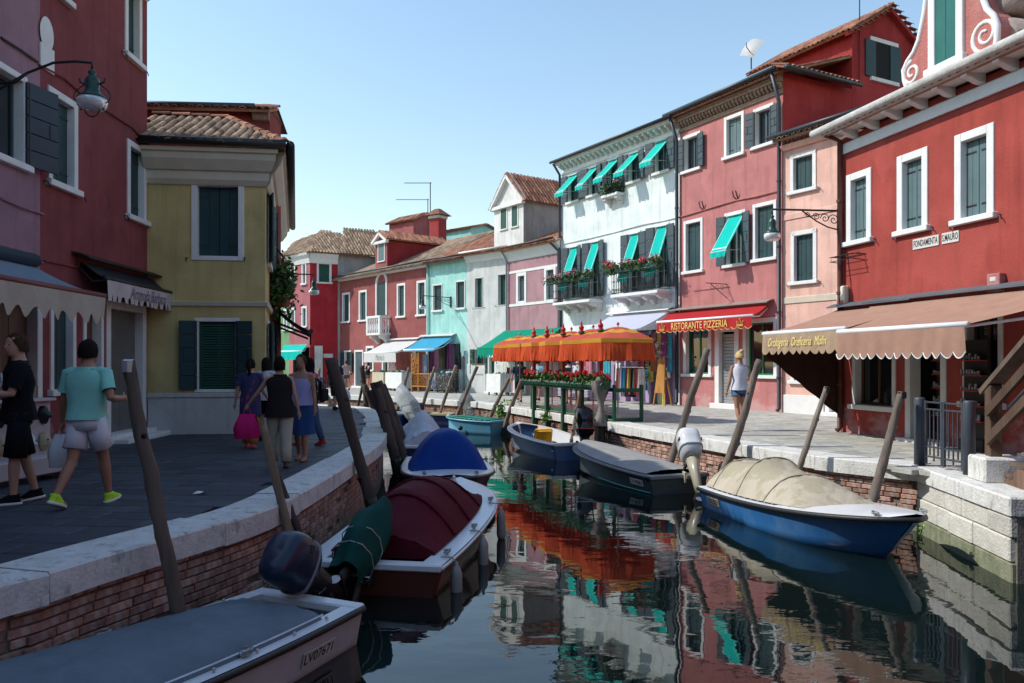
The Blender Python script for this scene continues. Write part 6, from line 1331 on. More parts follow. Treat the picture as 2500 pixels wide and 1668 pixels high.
# pale blue skiff with green boards
b5 = Boat((-.42, 26.95), (-2.35, 28.4), 1.25, 'light blue skiff with green slatted cover', gel('sky_hull', (.10, .34, .50), (.3, .3, .2), .35, .4), .46, .55, .5, deckm=gel('sky_deck', (.16, .42, .58)), deck_from=.9, rim=.1, railr=.025, rail=gel('sky_deck', (.16, .42, .58)), tw=.75, pw=.9)
for k in range(9):
    t = .08 + .085 * k; w = b5.w(t) - .02
    MB().cbox(b5.hx(t, 1), b5.hx(t + .075, 1), -w, w, b5.z(t) + .02, b5.z(t) + .05 + .01 * (k % 2), .006).build('cover_board', gel('green_board', (.01, .19, .13), (.03, .3, .22), .4, .6), b5.root)
MB().lathe([(.0, -.1), (.08, -.05), (.08, .04), (.0, .09)], (b5.hx(.5, .5), b5.w(.5) + .06, .2), 8).build('fender', IRON, b5.root, True)
# dark blue work boat with planks
b6 = Boat((-1.75, 30.6), (-5.2, 32.4), 1.35, 'dark blue boat with a wooden plank deck', gel('dull_blue_hull', (.035, .06, .15), (.2, .2, .2), .3), .42, .5, .5, deckm=gel('worn_deck', (.35, .32, .22)), deck_from=.85, tw=.85)
WDP = wood('plank_wood', (.42, .33, .18))
for k in range(5): MB().cbox(.5, 2.6, -.5 + .2 * k, -.32 + .2 * k, .44, .47 + .01 * (k % 2), .006).build('deck_plank', WDP, b6.root)
b6.outboard(GW, R(35), 0, 0, 1.2, bag=fabric('grey_bag', (.2, .21, .21), .3, .4)); b6.plate(.75, .6, 'VE', 1, .2, .1)
b7 = Boat((-4.2, 31.2), (-7.4, 33.4), 1.3, 'blue boat with tarpaulin wrapped motor at the canal bend', gel('mid_blue_hull', (.02, .07, .22)), .45, .5, .5, deckm=gel('pale_blue_deck', (.3, .45, .6)), deck_from=.3, tw=.85)
b7.outboard(GW, R(40), 0, .1, 1.5, bag=fabric('pale_bag', (.42, .43, .42), .2, .5)); MB().cbox(-.3, .25, -.75, -.25, .45, .85, .04).build('navy_box', gel('navy_cowl', (.012, .03, .075)), b7.root)
# blue and white boat with black outboard
b8 = Boat((1.62, 19.75), (.18, 23.3), 1.5, 'open white and blue boat with black outboard and checked cushion', gel('steel_blue_hull', (.06, .13, .27), (.12, .2, .32), .3), .42, .66, .5, deckm=GW, deck_from=.86, rim=.13, rail=GW, railr=.03, tw=.82, pw=.62)
BLK = gel('black_cowl', (.008, .009, .011), None, .1, .12); b8.outboard(BLK, R(6), R(-12), -.12, 1.6, brand='SUZUKI', bandm=gel('red_stripe', (.35, .03, .02)))
CUSH = fabric('yellow_check', (.72, .36, .03), .3, stain=(.6, .08, .02), stain_amt=.6)
m = MB(); m.cbox(-.25, .25, -.07, .07, 0, .5, .04); m.build('cushion', CUSH, b8.root, True, mw=T(1.75, .15, .2) @ Rz(R(80)) @ Rx(R(-20))); MB().cbox(1.3, 1.65, -.6, .6, .2, .24, .01).build('thwart', GW, b8.root); MB().cbox(.1, .45, -.6, .6, .22, .26, .01).build('thwart', GW, b8.root)
m = MB(); m.tube([(.1, .1, .3), (.5, .25, .36), (.9, .2, .38)], .03, 6); m.build('fuel_hose', gel('orange_hose', (.6, .1, .02)), b8.root); MB().cbox(.55, .85, -.45, -.2, .07, .3, .03).build('fuel_tank', gel('red_tank', (.5, .05, .02)), b8.root)
# dark grey boat with white outboard
b9 = Boat((3.15, 14.7), (1.68, 18.3), 1.5, 'dark grey boat with flat tarpaulin and white outboard', gel('charcoal_hull', (.055, .075, .08), (.12, .15, .15), .4, .35), .34, .6, .5, deckm=gel('grey_deck', (.2, .22, .24)), deck_from=.9, rail=gel('dark_rail', (.04, .04, .045)), tw=.86, pw=.62)
b9.cover(.06, .97, lambda i: .05 + .03 * math.sin(i * 3), fabric('taupe_tarp', (.30, .29, .28), .12, .7), 'tarpaulin', .08, wr=.012, pw=3)
b9.outboard(gel('white_cowl', (.62, .63, .64), None, .05, .18), R(42), R(-20), -.2, 1.45, brand='Johnson', bandm=gel('cowl_line', (.2, .22, .25)), legm=gel('cream_leg', (.42, .38, .28)))
b9.plate(.12, .62, 'LV14582', 1, .42, .12); m = MB(); m.tube([b9.hp(.02 + .5 * i / 12, .22, 1) for i in range(13)], .012, 4); m.build('teal_stripe', gel('teal_line', (.02, .5, .45)), b9.root)
# blue boat with beige canvas
b10 = Boat((3.88, 13.45), (4.82, 9.32), 1.62, 'bright blue boat with white foredeck and beige canvas cover', gel('bright_blue_hull', (.03, .17, .46), (.25, .4, .5), .4, .3), .34, .6, .45, deckm=GW, deck_from=.56, rim=.14, railr=.034, tw=.9, pw=.6, bowr=2.4)
BEI = fabric('beige_canvas', (.45, .40, .31), .1, .85, stain=(.33, .29, .19), stain_amt=.6, stain_scale=2.2, contrast=(.38, .44))
def hoops(i, H_=((0, .30), (.10, .45), (.40, .56), (.68, .36), (1.0, .0))):
    for (a, ha), (b, hb) in zip(H_, H_[1:]):
        if i <= b: f = (i - a) / (b - a); return ha + (hb - ha) * f - .07 * math.sin(math.pi * f) * (1 if b < .9 else -.8)
    return 0.
def folds(t, y): return .02 * noise.noise(Vector((t * 44 + 7 * abs(y), y * 1.2, 3))) + .006 * noise.noise(Vector((t * 60, y * 3, 8)))
b10.cover(.0, .68, hoops, BEI, 'canvas_cover', .14, wr=.0, drop=.1, pw=2.7, seed=7, n=80, k=30, fold=folds)
for i_ in (.10, .40, .68):
    t_ = .68 * i_; MB().tube([(b10.hx(t_, 1), (b10.w(t_) - .14) * (2 * j / 20 - 1), b10.z(t_) + .036 + hoops(i_) * (1 - abs(2 * j / 20 - 1) ** 2.7)) for j in range(21)], .014, 5).build('cover_seam', BEI, b10.root, True)
for i_ in range(14):
    for sg in (1, -1): MB().ball((b10.hx(.03 + .045 * i_, 1), sg * (b10.w(.03 + .045 * i_) - .12), b10.z(.03 + .045 * i_) + .03), .013, 6, 4).build('stud', ZINC, b10.root)
b10.plate(.13, .62, 'LV2507', -1, .4, .13, gel('plate_worn', (.5, .42, .3))); b10.cleat(.62, 1, .2); b10.cleat(.93, 1, .02); b10.cleat(.93, -1, .05)
# ------------------------------------------------------------------ people
SKIN = mat('skin', (.46, .25, .17), .55, .08, 6, spec=.35); SKIN_T = mat('tanned_skin', (.36, .18, .11), .5, .08, 6, spec=.35)
HAIR_B = mat('black_hair', (.012, .009, .008), .85, .3, 30, .5, 90, stretch=(3, 3, .4), spec=.12); HAIR_BR = mat('brown_hair', (.05, .026, .016), .85, .3, 30, .5, 90, stretch=(3, 3, .4), spec=.12); HAIR_BL = mat('blonde_hair', (.62, .43, .19), .85, .25, 30, .5, 90, stretch=(3, 3, .4), spec=.12)
def clothm(n, c, **k): return fabric(n, c, **k)
def ell_loft(b, rings, n=16, cap=True):
    """rings: (cx, cy, z, rx, ry)"""
    vs = []
    for cx, cy, z, rx, ry in rings:
        vs += [(cx + rx * math.copysign(abs(math.cos(2 * math.pi * j / n)) ** .88, math.cos(2 * math.pi * j / n)), cy + ry * math.copysign(abs(math.sin(2 * math.pi * j / n)) ** .88, math.sin(2 * math.pi * j / n)), z) for j in range(n)]
    k = len(rings); fs = [(i * n + j, i * n + (j + 1) % n, (i + 1) * n + (j + 1) % n, (i + 1) * n + j) for i in range(k - 1) for j in range(n)]
    if cap: fs += [tuple(range(n - 1, -1, -1)), tuple((k - 1) * n + j for j in range(n))]
    return b.add(vs, fs)
def crumple(b, amt, sc=9, seed=0):
    b.v = [tuple(Vector(v) + Vector((noise.noise(Vector(v) * sc + Vector((seed, 0, 0))), noise.noise(Vector(v) * sc + Vector((0, seed, 5))), .3 * noise.noise(Vector(v) * sc + Vector((9, 0, seed))))) * amt) for v in b.v]; return b
def person(label, foot, face, h=1.75, female=False, legs=((0, 0), (0, 0)), arms=((0, 8, 10, 0), (0, 8, 10, 0)), top=None, hem=.9, sleeve=.45, bottom=None, bot_to=.5, skirt=None, shoes=None, hair=HAIR_BR, hair_len=.02, bun=False, skin=SKIN, vox=.016, head_turn=0., bulk=1., neckline=1.475, tank=False, grp=None, loose=0., ponytail=False, sandal=False):
    """legs / arms: (left, right); leg = (swing, knee flex); arm = (swing, out, elbow, elbow out); degrees"""
    o = thing('person', label, 'person', (foot[0], foot[1], foot[2] if len(foot) > 2 else PZ), math.atan2(face[1], face[0]) - math.pi / 2, grp); o.scale = (h / 1.75,) * 3
    sw = .175 if female else .2; hw = (.17 if female else .158) * bulk; ww = (.125 if female else .145) * bulk; cw = (.158 if female else .182) * bulk
    J = {}
    for s, (a, f) in zip((-1, 1), legs):
        a, f = R(a), R(f); hp = Vector((s * .088, 0, .9)); kn = hp + Vector((s * .008, math.sin(a), -math.cos(a))) * .42; an = kn + Vector((0, math.sin(a - f), -math.cos(a - f))) * .41; J[s] = [hp, kn, an, a - f]
    dz = -(min(J[s][2].z for s in (-1, 1)) - .075)
    for s in J:
        for i in range(3): J[s][i] = J[s][i] + Vector((0, 0, dz))
    up = lambda z: z + dz
    b = MB()
    ell_loft(b, [(0, 0, up(.83), hw * .6, .09), (0, 0, up(.88), hw * .98, .115 * bulk), (0, 0, up(.95), hw, .122 * bulk), (0, 0, up(1.08), ww, .1 * bulk), (0, .005, up(1.25), cw, .118 * bulk), (0, 0, up(1.37), sw * .93, .105), (0, -.005, up(1.43), sw * .72, .085), (0, -.008, up(1.475), .075, .07), (0, .0, up(1.52), .057, .06), (0, .01, up(1.57), .056, .06)], 18)
    A_ = {}
    for s, (a, ou, e, eo) in zip((-1, 1), arms):
        a, ou, e, eo = R(a), R(ou), R(e), R(eo); sh = Vector((s * sw, 0, up(1.405))); el = sh + Vector((s * math.sin(ou), math.sin(a) * math.cos(ou), -math.cos(a) * math.cos(ou))) * .29; wr = el + Vector((s * math.sin(ou + eo), math.sin(a + e) * math.cos(ou + eo), -math.cos(a + e) * math.cos(ou + eo))) * .25; A_[s] = (sh, el, wr)
        k = 1. if not female else .85
        b.tube([sh + Vector((-s * .06, 0, .01)), sh, sh.lerp(el, .35), el, el.lerp(wr, .3), wr], [.05 * k, .056 * k, .05 * k, .04 * k, .042 * k, .027 * k], 10)
        d = (wr - el).normalized(); side = Vector((-1, 0, 0)) * s; fwd = d.cross(side).normalized(); side = fwd.cross(d).normalized() * 1.0
        b.tube([wr - d * .01, wr + d * .045, wr + d * .09], [(.024, .022), (.036, .018), (.036, .016)], 8)
        for i, (q, l) in enumerate(((-.027, .06), (-.009, .075), (.009, .07), (.026, .055))):
            p0 = wr + d * .085 + fwd * q; b.tube([p0, p0 + d * l * .5 + side * .008, p0 + d * l * .85 + side * .03], [.0105, .0095, .008], 6)
        p0 = wr + d * .03 + fwd * .032; b.tube([p0, p0 + d * .03 + fwd * .025 + side * .01, p0 + d * .06 + fwd * .03 + side * .02], [.012, .011, .009], 6)
    for s in (-1, 1):
        hp, kn, an, g_ = J[s]; k = bulk
        b.tube([hp + Vector((0, 0, .04)), hp.lerp(kn, .25), kn.lerp(hp, .15), kn, kn.lerp(an, .3), an.lerp(kn, .2), an], [.09 * k, .086 * k, .058, .053, .056, .038, .036], 12)
        fd_ = Vector((0, math.cos(g_ * .6), math.sin(g_ * .6) * .8)); b.tube([an + Vector((0, -.035, -.035)), an + Vector((0, 0, -.03)), an + fd_ * .09 + Vector((0, 0, -.042)), an + fd_ * .17 + Vector((0, 0, -.055))], [(.035, .03), (.045, .035), (.03, .042), (.016, .036)], 10)
    # head
    hc = Vector((0, .02, up(1.635))); ct, st_ = math.cos(R(head_turn)), math.sin(R(head_turn)); M = T(*hc) @ Rz(R(head_turn))
    hb = MB(); ell_loft(hb, [(0, .04, -.125, .03, .03), (0, .03, -.105, .052, .06), (0, .02, -.06, .066, .085), (0, .008, 0, .074, .098), (0, .0, .05, .076, .1), (0, -.005, .085, .066, .085), (0, -.008, .11, .04, .05), (0, -.008, .118, .012, .015)], 16)
    hb.tube([(0, .1, .01), (0, .118, -.02), (0, .112, -.036)], [.01, .015, .012], 6)
    for s in (-1, 1): hb.ball((s * .077, -.005, -.01), (.012, .02, .032), 8, 6)
    hb.tube([(-.022, .1, -.062), (0, .107, -.06), (.022, .1, -.062)], .007, 5)
    b.add([M @ Vector(v) for v in hb.v], hb.f)
    bo = b.build('body', skin, o, True); md = bo.modifiers.new('skin', 'REMESH'); md.mode = 'VOXEL'; md.voxel_size = vox; md.use_smooth_shade = True
    sm = bo.modifiers.new('soft', 'SMOOTH'); sm.iterations = 2; sm.factor = .5
    if vox < .02:
        for s in (-1, 1): e = MB(); e.ball(M @ Vector((s * .03, .094, .0)), .009, 6, 4); e.build('eye', INK, o, True)
    # hair: shell over the skull, open at the face
    hm = MB(); n1, n2 = 48, 18
    def hf(i, j):
        a = 2 * math.pi * i; ph = j * math.pi * .62; fr = max(0, math.sin(a)); low = 1 - .55 * fr ** 1.5
        ph *= low; x, y, z = .088 * math.sin(ph) * math.cos(a), .112 * math.sin(ph) * math.sin(a) - .006, .128 * math.cos(ph) + .0
        if j > .7 and fr < .35: z -= (hair_len + .018 * noise.noise(Vector((i * 40, 0, 5)))) * (j - .7) / .3
        q = Vector((x, y, z)) * (1.02 + .05 * noise.noise(Vector((x, y, z)) * 38) + .04 * noise.noise(Vector((x * 3, y * 3, z)) * 60)); return M @ q
    hm.grid(hf, n1, n2)
    if bun: hm.ball(M @ Vector((0, -.07, .12)), (.055, .055, .05), 12, 8)
    if ponytail: hm.tube([M @ Vector((0, -.1, .05)), M @ Vector((0, -.15, -.02)), M @ Vector((0, -.12, -.15)), M @ Vector((0, -.1, -.25))], [.03, .035, .03, .012], 8)
    hm.build('hair', hair, o, True)
    # clothes
    if top:
        q = 1.09 + loose; t = MB(); zz = [hem, 1.0, 1.1, 1.25, 1.36, 1.415, 1.445, neckline] if neckline > 1.45 else [hem, 1.0, 1.1, 1.25, neckline]
        rr = {1.0: hw * .98, 1.1: ww * 1.08 + loose * .03, 1.25: cw, 1.36: sw * .99, 1.415: sw * .84, 1.445: sw * .56}
        rings = []
        for z in zz:
            if z < hem and z != zz[0]: continue
            rx = hw * 1.02 + loose * .05 if z <= .98 else rr.get(z, .082 if z > 1.45 else sw * .8); ry = .145 * bulk if z < 1.0 else .128 * bulk if z < 1.05 else .11 * bulk if z < 1.2 else .122 * bulk if z < 1.3 else .108 if z < 1.38 else .09 if z < 1.43 else .08
            if tank and z > 1.3: rx *= .78
            rings.append((0, 0 if z < 1.2 else .003, up(z), rx * q, ry * (q + .02)))
        rings.sort(key=lambda r: r[2]); ell_loft(t, rings, 26, False)
        if sleeve > 0:
            for s in (-1, 1): sh, el, wr = A_[s]; e = sh.lerp(el, min(1, sleeve * 1.6)); t.tube([sh + Vector((-s * .1, 0, -.0)), sh + Vector((-s * .045, 0, .006)), sh + Vector((s * .005, 0, .004)), sh.lerp(e, .5), e], [.06, .07, .073, .07, .071 + loose * .1], 12, cap=False)
        elif tank:
            for s in (-1, 1): t.tube([(s * sw * .52, .06, up(1.34)), (s * sw * .56, .0, up(1.445)), (s * sw * .52, -.07, up(1.34))], [.02, .022, .02], 6)
        crumple(t, .02, 7, len(label)); crumple(t, .009, 22, 4); t.build('top', top, o, True)
    if bottom:
        t = MB(); ell_loft(t, [(0, 0, up(.82), hw * .9, .115 * bulk), (0, 0, up(.9), hw * 1.07, .132 * bulk), (0, 0, up(.98), hw * 1.05, .13 * bulk), (0, 0, up(1.0), hw * 1.02, .127 * bulk)], 24)
        for s in (-1, 1):
            hp, kn, an, g_ = J[s]; L1 = [hp + Vector((0, 0, .05)), hp.lerp(kn, .3)]; Rr = [.102 * bulk, .1 * bulk]
            if bot_to <= .6: e = hp.lerp(kn, bot_to / .5 * .95) if bot_to <= .5 else kn; L1.append(e); Rr.append((.095 + loose * .2) * bulk)
            else: L1 += [kn, kn.lerp(an, .5), kn.lerp(an, min(1, (bot_to - .5) * 2))]; Rr += [.074 + loose * .1, .068 + loose * .15, .06 + loose * .2]
            t.tube(L1, Rr, 14)
        crumple(t, .018, 8, 3 + len(label)); crumple(t, .008, 24, 2); t.build('trousers' if bot_to > .6 else 'shorts', bottom, o, True)
    if skirt:
        m_, ln, fl = skirt; t = MB(); t.grid(lambda i, j: ((hw * 1.06 + fl * j + .012 * math.sin(i * 50) * j) * math.cos(i * 6.2832), (.128 + fl * .8 * j + .012 * math.sin(i * 50 + 1) * j) * math.sin(i * 6.2832), up(1.0) - ln * j), 36, 6); t.build('skirt', m_, o, True)
    if shoes:
        sm_, so = shoes if isinstance(shoes, tuple) else (shoes, None)
        for s in (-1, 1):
            hp, kn, an, g_ = J[s]; t = MB(); tilt = g_ * .55
            ell_loft(t, [(0, .055, -.075, .04, .13), (0, .06, -.06, .043, .138), (0, .055, -.035, .04, .125), (0, .02, -.0, .036, .08), (0, -.01, .03, .038, .055)] if not sandal else [(0, .055, -.078, .042, .13), (0, .055, -.062, .042, .13)], 16); sh_ = t.build('shoe', sm_, o, True); sh_.matrix_basis = T(*an) @ Rx(tilt)
            if so: t = MB(); ell_loft(t, [(0, .055, -.078, .045, .138), (0, .055, -.05, .046, .142)], 16); k_ = t.build('sole', so, sh_, True)
    o['_'] = 0; del o['_']
    return o, A_, up
def bag(pos, label, m, w=.17, h=.34, name='bag', cat='bag', group=None, rot=0.):
    o = thing(name, label, cat, pos, rot)
    b = MB(); b.grid(lambda i, j: ((w * (.55 + .55 * math.sin(min(1, j * 1.25) * math.pi * .62)) + .012 * math.sin(i * 40 + j * 8)) * math.cos(i * 6.2832), (.07 + .06 * math.sin(j * 2.6) + .01 * math.sin(i * 31)) * math.sin(i * 6.2832), -h * j), 26, 10)
    b.build('sack', m, o, True); MB().tube([(-w * .35, 0, -.02), (-w * .1, 0, .13), (w * .1, 0, .13), (w * .35, 0, -.02)], .008, 5).build('handle', m, o); return o
def hand(o, A_, s): sh, el, wr = A_[s]; d = (wr - el).normalized(); return o.matrix_basis @ (wr + d * .09)
BLKT = clothm('black_tee', (.010, .010, .013)); NAVY_S = clothm('dark_shorts', (.012, .014, .02)); TURQ = clothm('aqua_tee', (.26, .62, .52)); WHT = clothm('white_shorts', (.70, .70, .76)); NEON = mat('neon_shoe', (.42, .75, .03), .6, .2, 12); WSOLE = mat('white_sole', (.7, .7, .68), .6)
BAGW = clothm('white_plastic', (.66, .68, .68)); PINKB = clothm('pink_plastic', (.62, .02, .16))
p = gp(46, 1228); o, A_, up = person('man in black t-shirt holding a red can at the left edge', p, (-.8, -.6), 1.81, legs=((6, 4), (-8, 6)), arms=((18, 10, 75, -20), (14, 14, 88, -34)), top=BLKT, hem=.86, sleeve=.5, bottom=NAVY_S, bot_to=.52, shoes=(BLKT, WSOLE), hair=HAIR_BR, vox=.012, head_turn=28, loose=.06)
hp_ = hand(o, A_, 1); c = thing('drink_can', 'red drink can in the hand of the man in black', 'can', hp_ + Vector((-.01, 0, -.02))); MB().lathe([(.026, -.05), (.033, -.045), (.033, .045), (.028, .052)], (0, 0, 0), 12).build('can', mat('can_red', (.45, .02, .02), .3), c, True); MB().lathe([(.028, .052), (.027, .055)], (0, 0, 0), 12).build('lid', ZINC, c)
m = MB(); m.tube([(.075 * math.cos(t * .524), 0, .075 * math.sin(t * .524)) for t in range(13)], .007, 5); m.prism([(0, .05), (.034, -.008), (.022, -.045), (-.022, -.045), (-.034, -.008)], -.003, .003, 1); lg = m.build('chest_print', PAINTW, o); lg.matrix_basis = T(-.0, .152, up(1.27)) @ Rz(math.pi); m = MB(); m.prism([(0, .034), (.012, -.01), (.0, -.03), (-.018, -.012)], -.005, -.001, 1); k_ = m.build('print_cutout', BLKT, lg)
p = gp(213, 1234); o, A_, up = person('man in aqua t-shirt and white shorts walking away', p, (.1, 1), 1.77, legs=((-16, 22), (20, 8)), arms=((6, 16, 14, 0), (-16, 22, 105, -30)), top=TURQ, hem=.93, sleeve=.42, bottom=WHT, bot_to=.36, shoes=(NEON, WSOLE), hair=HAIR_B, vox=.012, skin=SKIN_T, bulk=1.04, loose=.05)
hp_ = hand(o, A_, -1); bag(hp_ + Vector((0, 0, -.06)), 'white plastic shopping bag carried by the man in aqua', BAGW, .13, .36)
FLOR = mat('floral_cloth', (.03, .03, .10), .9, .3, 6, 0, 10, (.5, .05, .06), .8, 14, contrast=(.48, .5)); YEL_L = clothm('yellow_leggings', (.40, .27, .01)); p = gp(*r3(155, 945)); person('woman in floral tunic and yellow leggings', p, (-.1, 1), 1.58, True, legs=((10, 8), (-8, 8)), arms=((-8, 12, 12, 0), (10, 10, 40, 0)), top=FLOR, hem=.62, sleeve=.4, bottom=YEL_L, bot_to=.98, shoes=mat('pink_shoe', (.5, .05, .1), .6), hair=HAIR_B, ponytail=True, vox=.018, loose=.08)
p = gp(*r3(268, 890)); o, A_, up = person('dark haired woman half hidden between the floral and black tops', p, (.2, 1), 1.6, True, legs=((0, 2), (6, 4)), arms=((0, 8, 30, 0), (0, 8, 20, 0)), top=clothm('white_blouse', (.55, .55, .58)), hem=.85, bottom=BLKT, bot_to=.42, hair=HAIR_B, hair_len=.12, vox=.022, shoes=BLKT)
p = gp(*r3(370, 1085)); o, A_, up = person('woman in black sleeveless top and beige trousers', p, (-.35, 1), 1.6, True, legs=((12, 4), (-10, 6)), arms=((22, 32, 10, 0), (-10, 12, 20, 0)), top=clothm('black_top', (.02, .016, .016)), hem=.8, sleeve=0, bottom=clothm('beige_trousers', (.40, .36, .28)), bot_to=.99, shoes=mat('brown_sandal', (.1, .05, .03), .6), hair=HAIR_B, hair_len=.05, vox=.014, bulk=1.1, loose=.1, skin=SKIN)
bag(hand(o, A_, -1) + Vector((.02, 0, -.08)), 'bright pink bag held out by the woman in black', PINKB, .17, .36)
p = gp(*r3(530, 1040)); o, A_, up = person('woman in lavender vest and blue skirt facing the camera', p, (-.1, -1), 1.63, True, legs=((8, 4), (-6, 10)), arms=((4, 10, 14, 0), (4, 10, 20, 0)), top=clothm('lavender_vest', (.36, .34, .58)), hem=.92, sleeve=0, tank=True, neckline=1.36, skirt=(clothm('blue_skirt', (.03, .08, .22)), .56, .03), shoes=mat('brown_sandal', (.1, .05, .03), .6), sandal=True, hair=HAIR_BR, hair_len=.0, vox=.014, skin=SKIN_T, bulk=1.08)
b_ = bag(o.matrix_basis @ Vector((.24, .02, up(1.02))), 'white tote bag hanging from the shoulder of the woman in lavender', clothm('tote_white', (.5, .5, .48)), .16, .36, name='tote_bag', rot=.9); MB().tube([(-.1, 0, -.02), (-.06, 0, .22), (-.08, .02, .36), (.0, .03, .34), (.08, .02, .0)], .01, 5).build('strap', clothm('tote_white', (.5, .5, .48)), b_)
p = gp(*r3(592, 930)); o, A_, up = person('woman in pink t-shirt and jeans with a patterned backpack', p, (-1, .25), 1.6, True, legs=((12, 4), (-12, 8)), arms=((10, 8, 40, 0), (10, 8, 50, 0)), top=clothm('pink_tee', (.55, .05, .22)), hem=.9, bottom=clothm('jeans', (.05, .09, .17)), bot_to=.97, shoes=mat('red_shoe', (.4, .02, .02), .5), hair=HAIR_B, hair_len=.14, vox=.018)
bp_ = thing('backpack', 'black and white patterned backpack on the woman in pink', 'backpack', o.matrix_basis @ Vector((0, -.2, up(1.12))), o.rotation_euler.z); m = MB(); m.cbox(-.15, .15, -.1, .07, -.24, .22, .06); m.build('sack', mat('speckled_cloth', (.02, .02, .02), .8, .3, 5, 0, 10, (.5, .5, .5), .8, 24, contrast=(.46, .5)), bp_, True); MB().cbox(-.12, .12, -.14, -.09, -.2, .02, .02).build('pocket', BLKT, bp_)
p = gp(*r3(780, 668)); o, A_, up = person('man in dark clothes with a plastic bag beyond the leaning pole', p, (.3, 1), 1.66, legs=((14, 6), (-12, 12)), arms=((-6, 10, 15, 0), (0, 14, 6, 0)), top=clothm('dark_blue_shirt', (.03, .045, .085)), hem=.85, bottom=clothm('grey_brown_shorts', (.09, .07, .06)), bot_to=.5, shoes=BLKT, hair=HAIR_B, vox=.022, bulk=1.1, loose=.1); bag(hand(o, A_, 1) + Vector((0, 0, -.08)), 'small white plastic bag of the man beyond the leaning pole', BAGW, .15, .34)
p = gp(846, 953); person('woman in striped top on the sunny quay far away', p, (-.6, 1), 1.65, True, legs=((10, 5), (-10, 10)), arms=((0, 14, 60, 0), (0, 10, 20, 0)), top=clothm('striped_top', (.35, .25, .24), stain=(.04, .04, .06), stain_amt=.8), bottom=clothm('jeans_short', (.04, .06, .1)), bot_to=.25, hair=HAIR_BR, vox=.03, shoes=BLKT, skin=SKIN)
p = gp(*q2(228, 905)); person('woman in black raising a camera by the red house', p, (-.6, -.6), 1.62, True, legs=((4, 2), (-4, 4)), arms=((40, 10, 85, -20), (40, 10, 85, -20)), top=BLKT, sleeve=0, tank=True, bottom=clothm('grey_shorts', (.12, .12, .12)), bot_to=.28, hair=HAIR_B, hair_len=.1, vox=.03, shoes=BLKT)
p = gp(1268, 984); person('man in navy t-shirt walking past the green awning', p, (-.1, 1), 1.66, legs=((-14, 24), (14, 6)), arms=((0, 14, 15, 0), (0, 14, 30, 0)), top=clothm('navy_tee', (.02, .035, .06)), hem=.86, bottom=BLKT, bot_to=.42, shoes=(BLKT, WSOLE), hair=HAIR_B, vox=.022, skin=SKIN, bulk=1.02)
for u, d, lab, c, hh in ((1313, 31.5, 'person in pale blue shirt behind the geranium boxes', (.35, .6, .66), 1.66), (1389, 28.5, 'person in white top with dark backpack behind the fence', (.7, .7, .7), 1.66), (1412, 28.0, 'person in white cap and white shirt behind the fence', (.72, .72, .74), 1.68)):
    x = (u - U0) / FPX * d; o, A_, up = person(lab, (x, d), (.3, 1), hh, legs=((8, 4), (-8, 6)), top=clothm('shirt_%d' % u, c), bottom=clothm('tan_shorts', (.3, .2, .14)), bot_to=.45, hair=HAIR_B if u < 1400 else PAINTW, vox=.03, shoes=BLKT, hem=.88)
    if u == 1389: m = MB(); m.cbox(-.15, .15, -.26, -.12, up(1.0), up(1.42), .04); m.build('backpack', clothm('navy_tee', (.02, .035, .06)), o)
p = gp(1806, 1051); person('blonde woman in white vest and denim shorts walking away', p, (-.12, 1), 1.76, True, legs=((-10, 16), (10, 6)), arms=((-4, 12, 12, 0), (0, 14, 18, 0)), top=clothm('white_vest', (.66, .66, .72)), hem=.9, sleeve=0, bottom=clothm('denim_shorts', (.07, .13, .22)), bot_to=.16, hair=HAIR_BL, bun=True, vox=.012, skin=SKIN_T, loose=.08, shoes=mat('tan_sandal', (.35, .2, .12), .6), sandal=True, head_turn=20, hair_len=-.02)
# ------------------------------------------------------------------ stalls and goods
g = random.Random(77)
CLC = [mat('garment_%d' % i, c, .9, .25, 12, spec=.1) for i, c in enumerate([(.5, .08, .07), (.05, .16, .4), (.6, .45, .08), (.03, .2, .1), (.65, .6, .55), (.25, .05, .15), (.02, .02, .03), (.5, .2, .25), (.06, .35, .4), (.3, .12, .05)])]
def garment(H, x, y, z, w, h, m, label, rot=0., name='hanging_garment', cat='garment', group=None, sleeves=False):
    o = thing(name, label, cat, H.w(x, y, z), H.ang + rot, group); b = MB(); sd = g.random() * 9
    b.grid(lambda i, j: ((i - .5) * w * (.75 + .25 * j), .025 * math.sin(i * 15 + sd) * (.3 + j) + .012 * math.sin(i * 33), -h * j), 12, 6); b.grid(lambda i, j: ((i - .5) * w * (.75 + .25 * j), .05 + .025 * math.sin(i * 13 + sd + 2) * (.3 + j), -h * j), 12, 6)
    if sleeves:
        for s in (-1, 1): b.tube([(s * w * .35, .02, -.02), (s * w * .58, .02, -.1), (s * w * .66, .02, -.2)], [(.06, .03), (.055, .03), (.06, .03)], 8)
    b.build('cloth', m, o, True); MB().tube([(-w * .36, .02, .0), (0, .02, .05), (w * .36, .02, .0)], .008, 4).tube([(0, .02, .05), (.02, .02, .1), (-.01, .02, .12)], .006, 4).build('hanger', IRON, o); return o
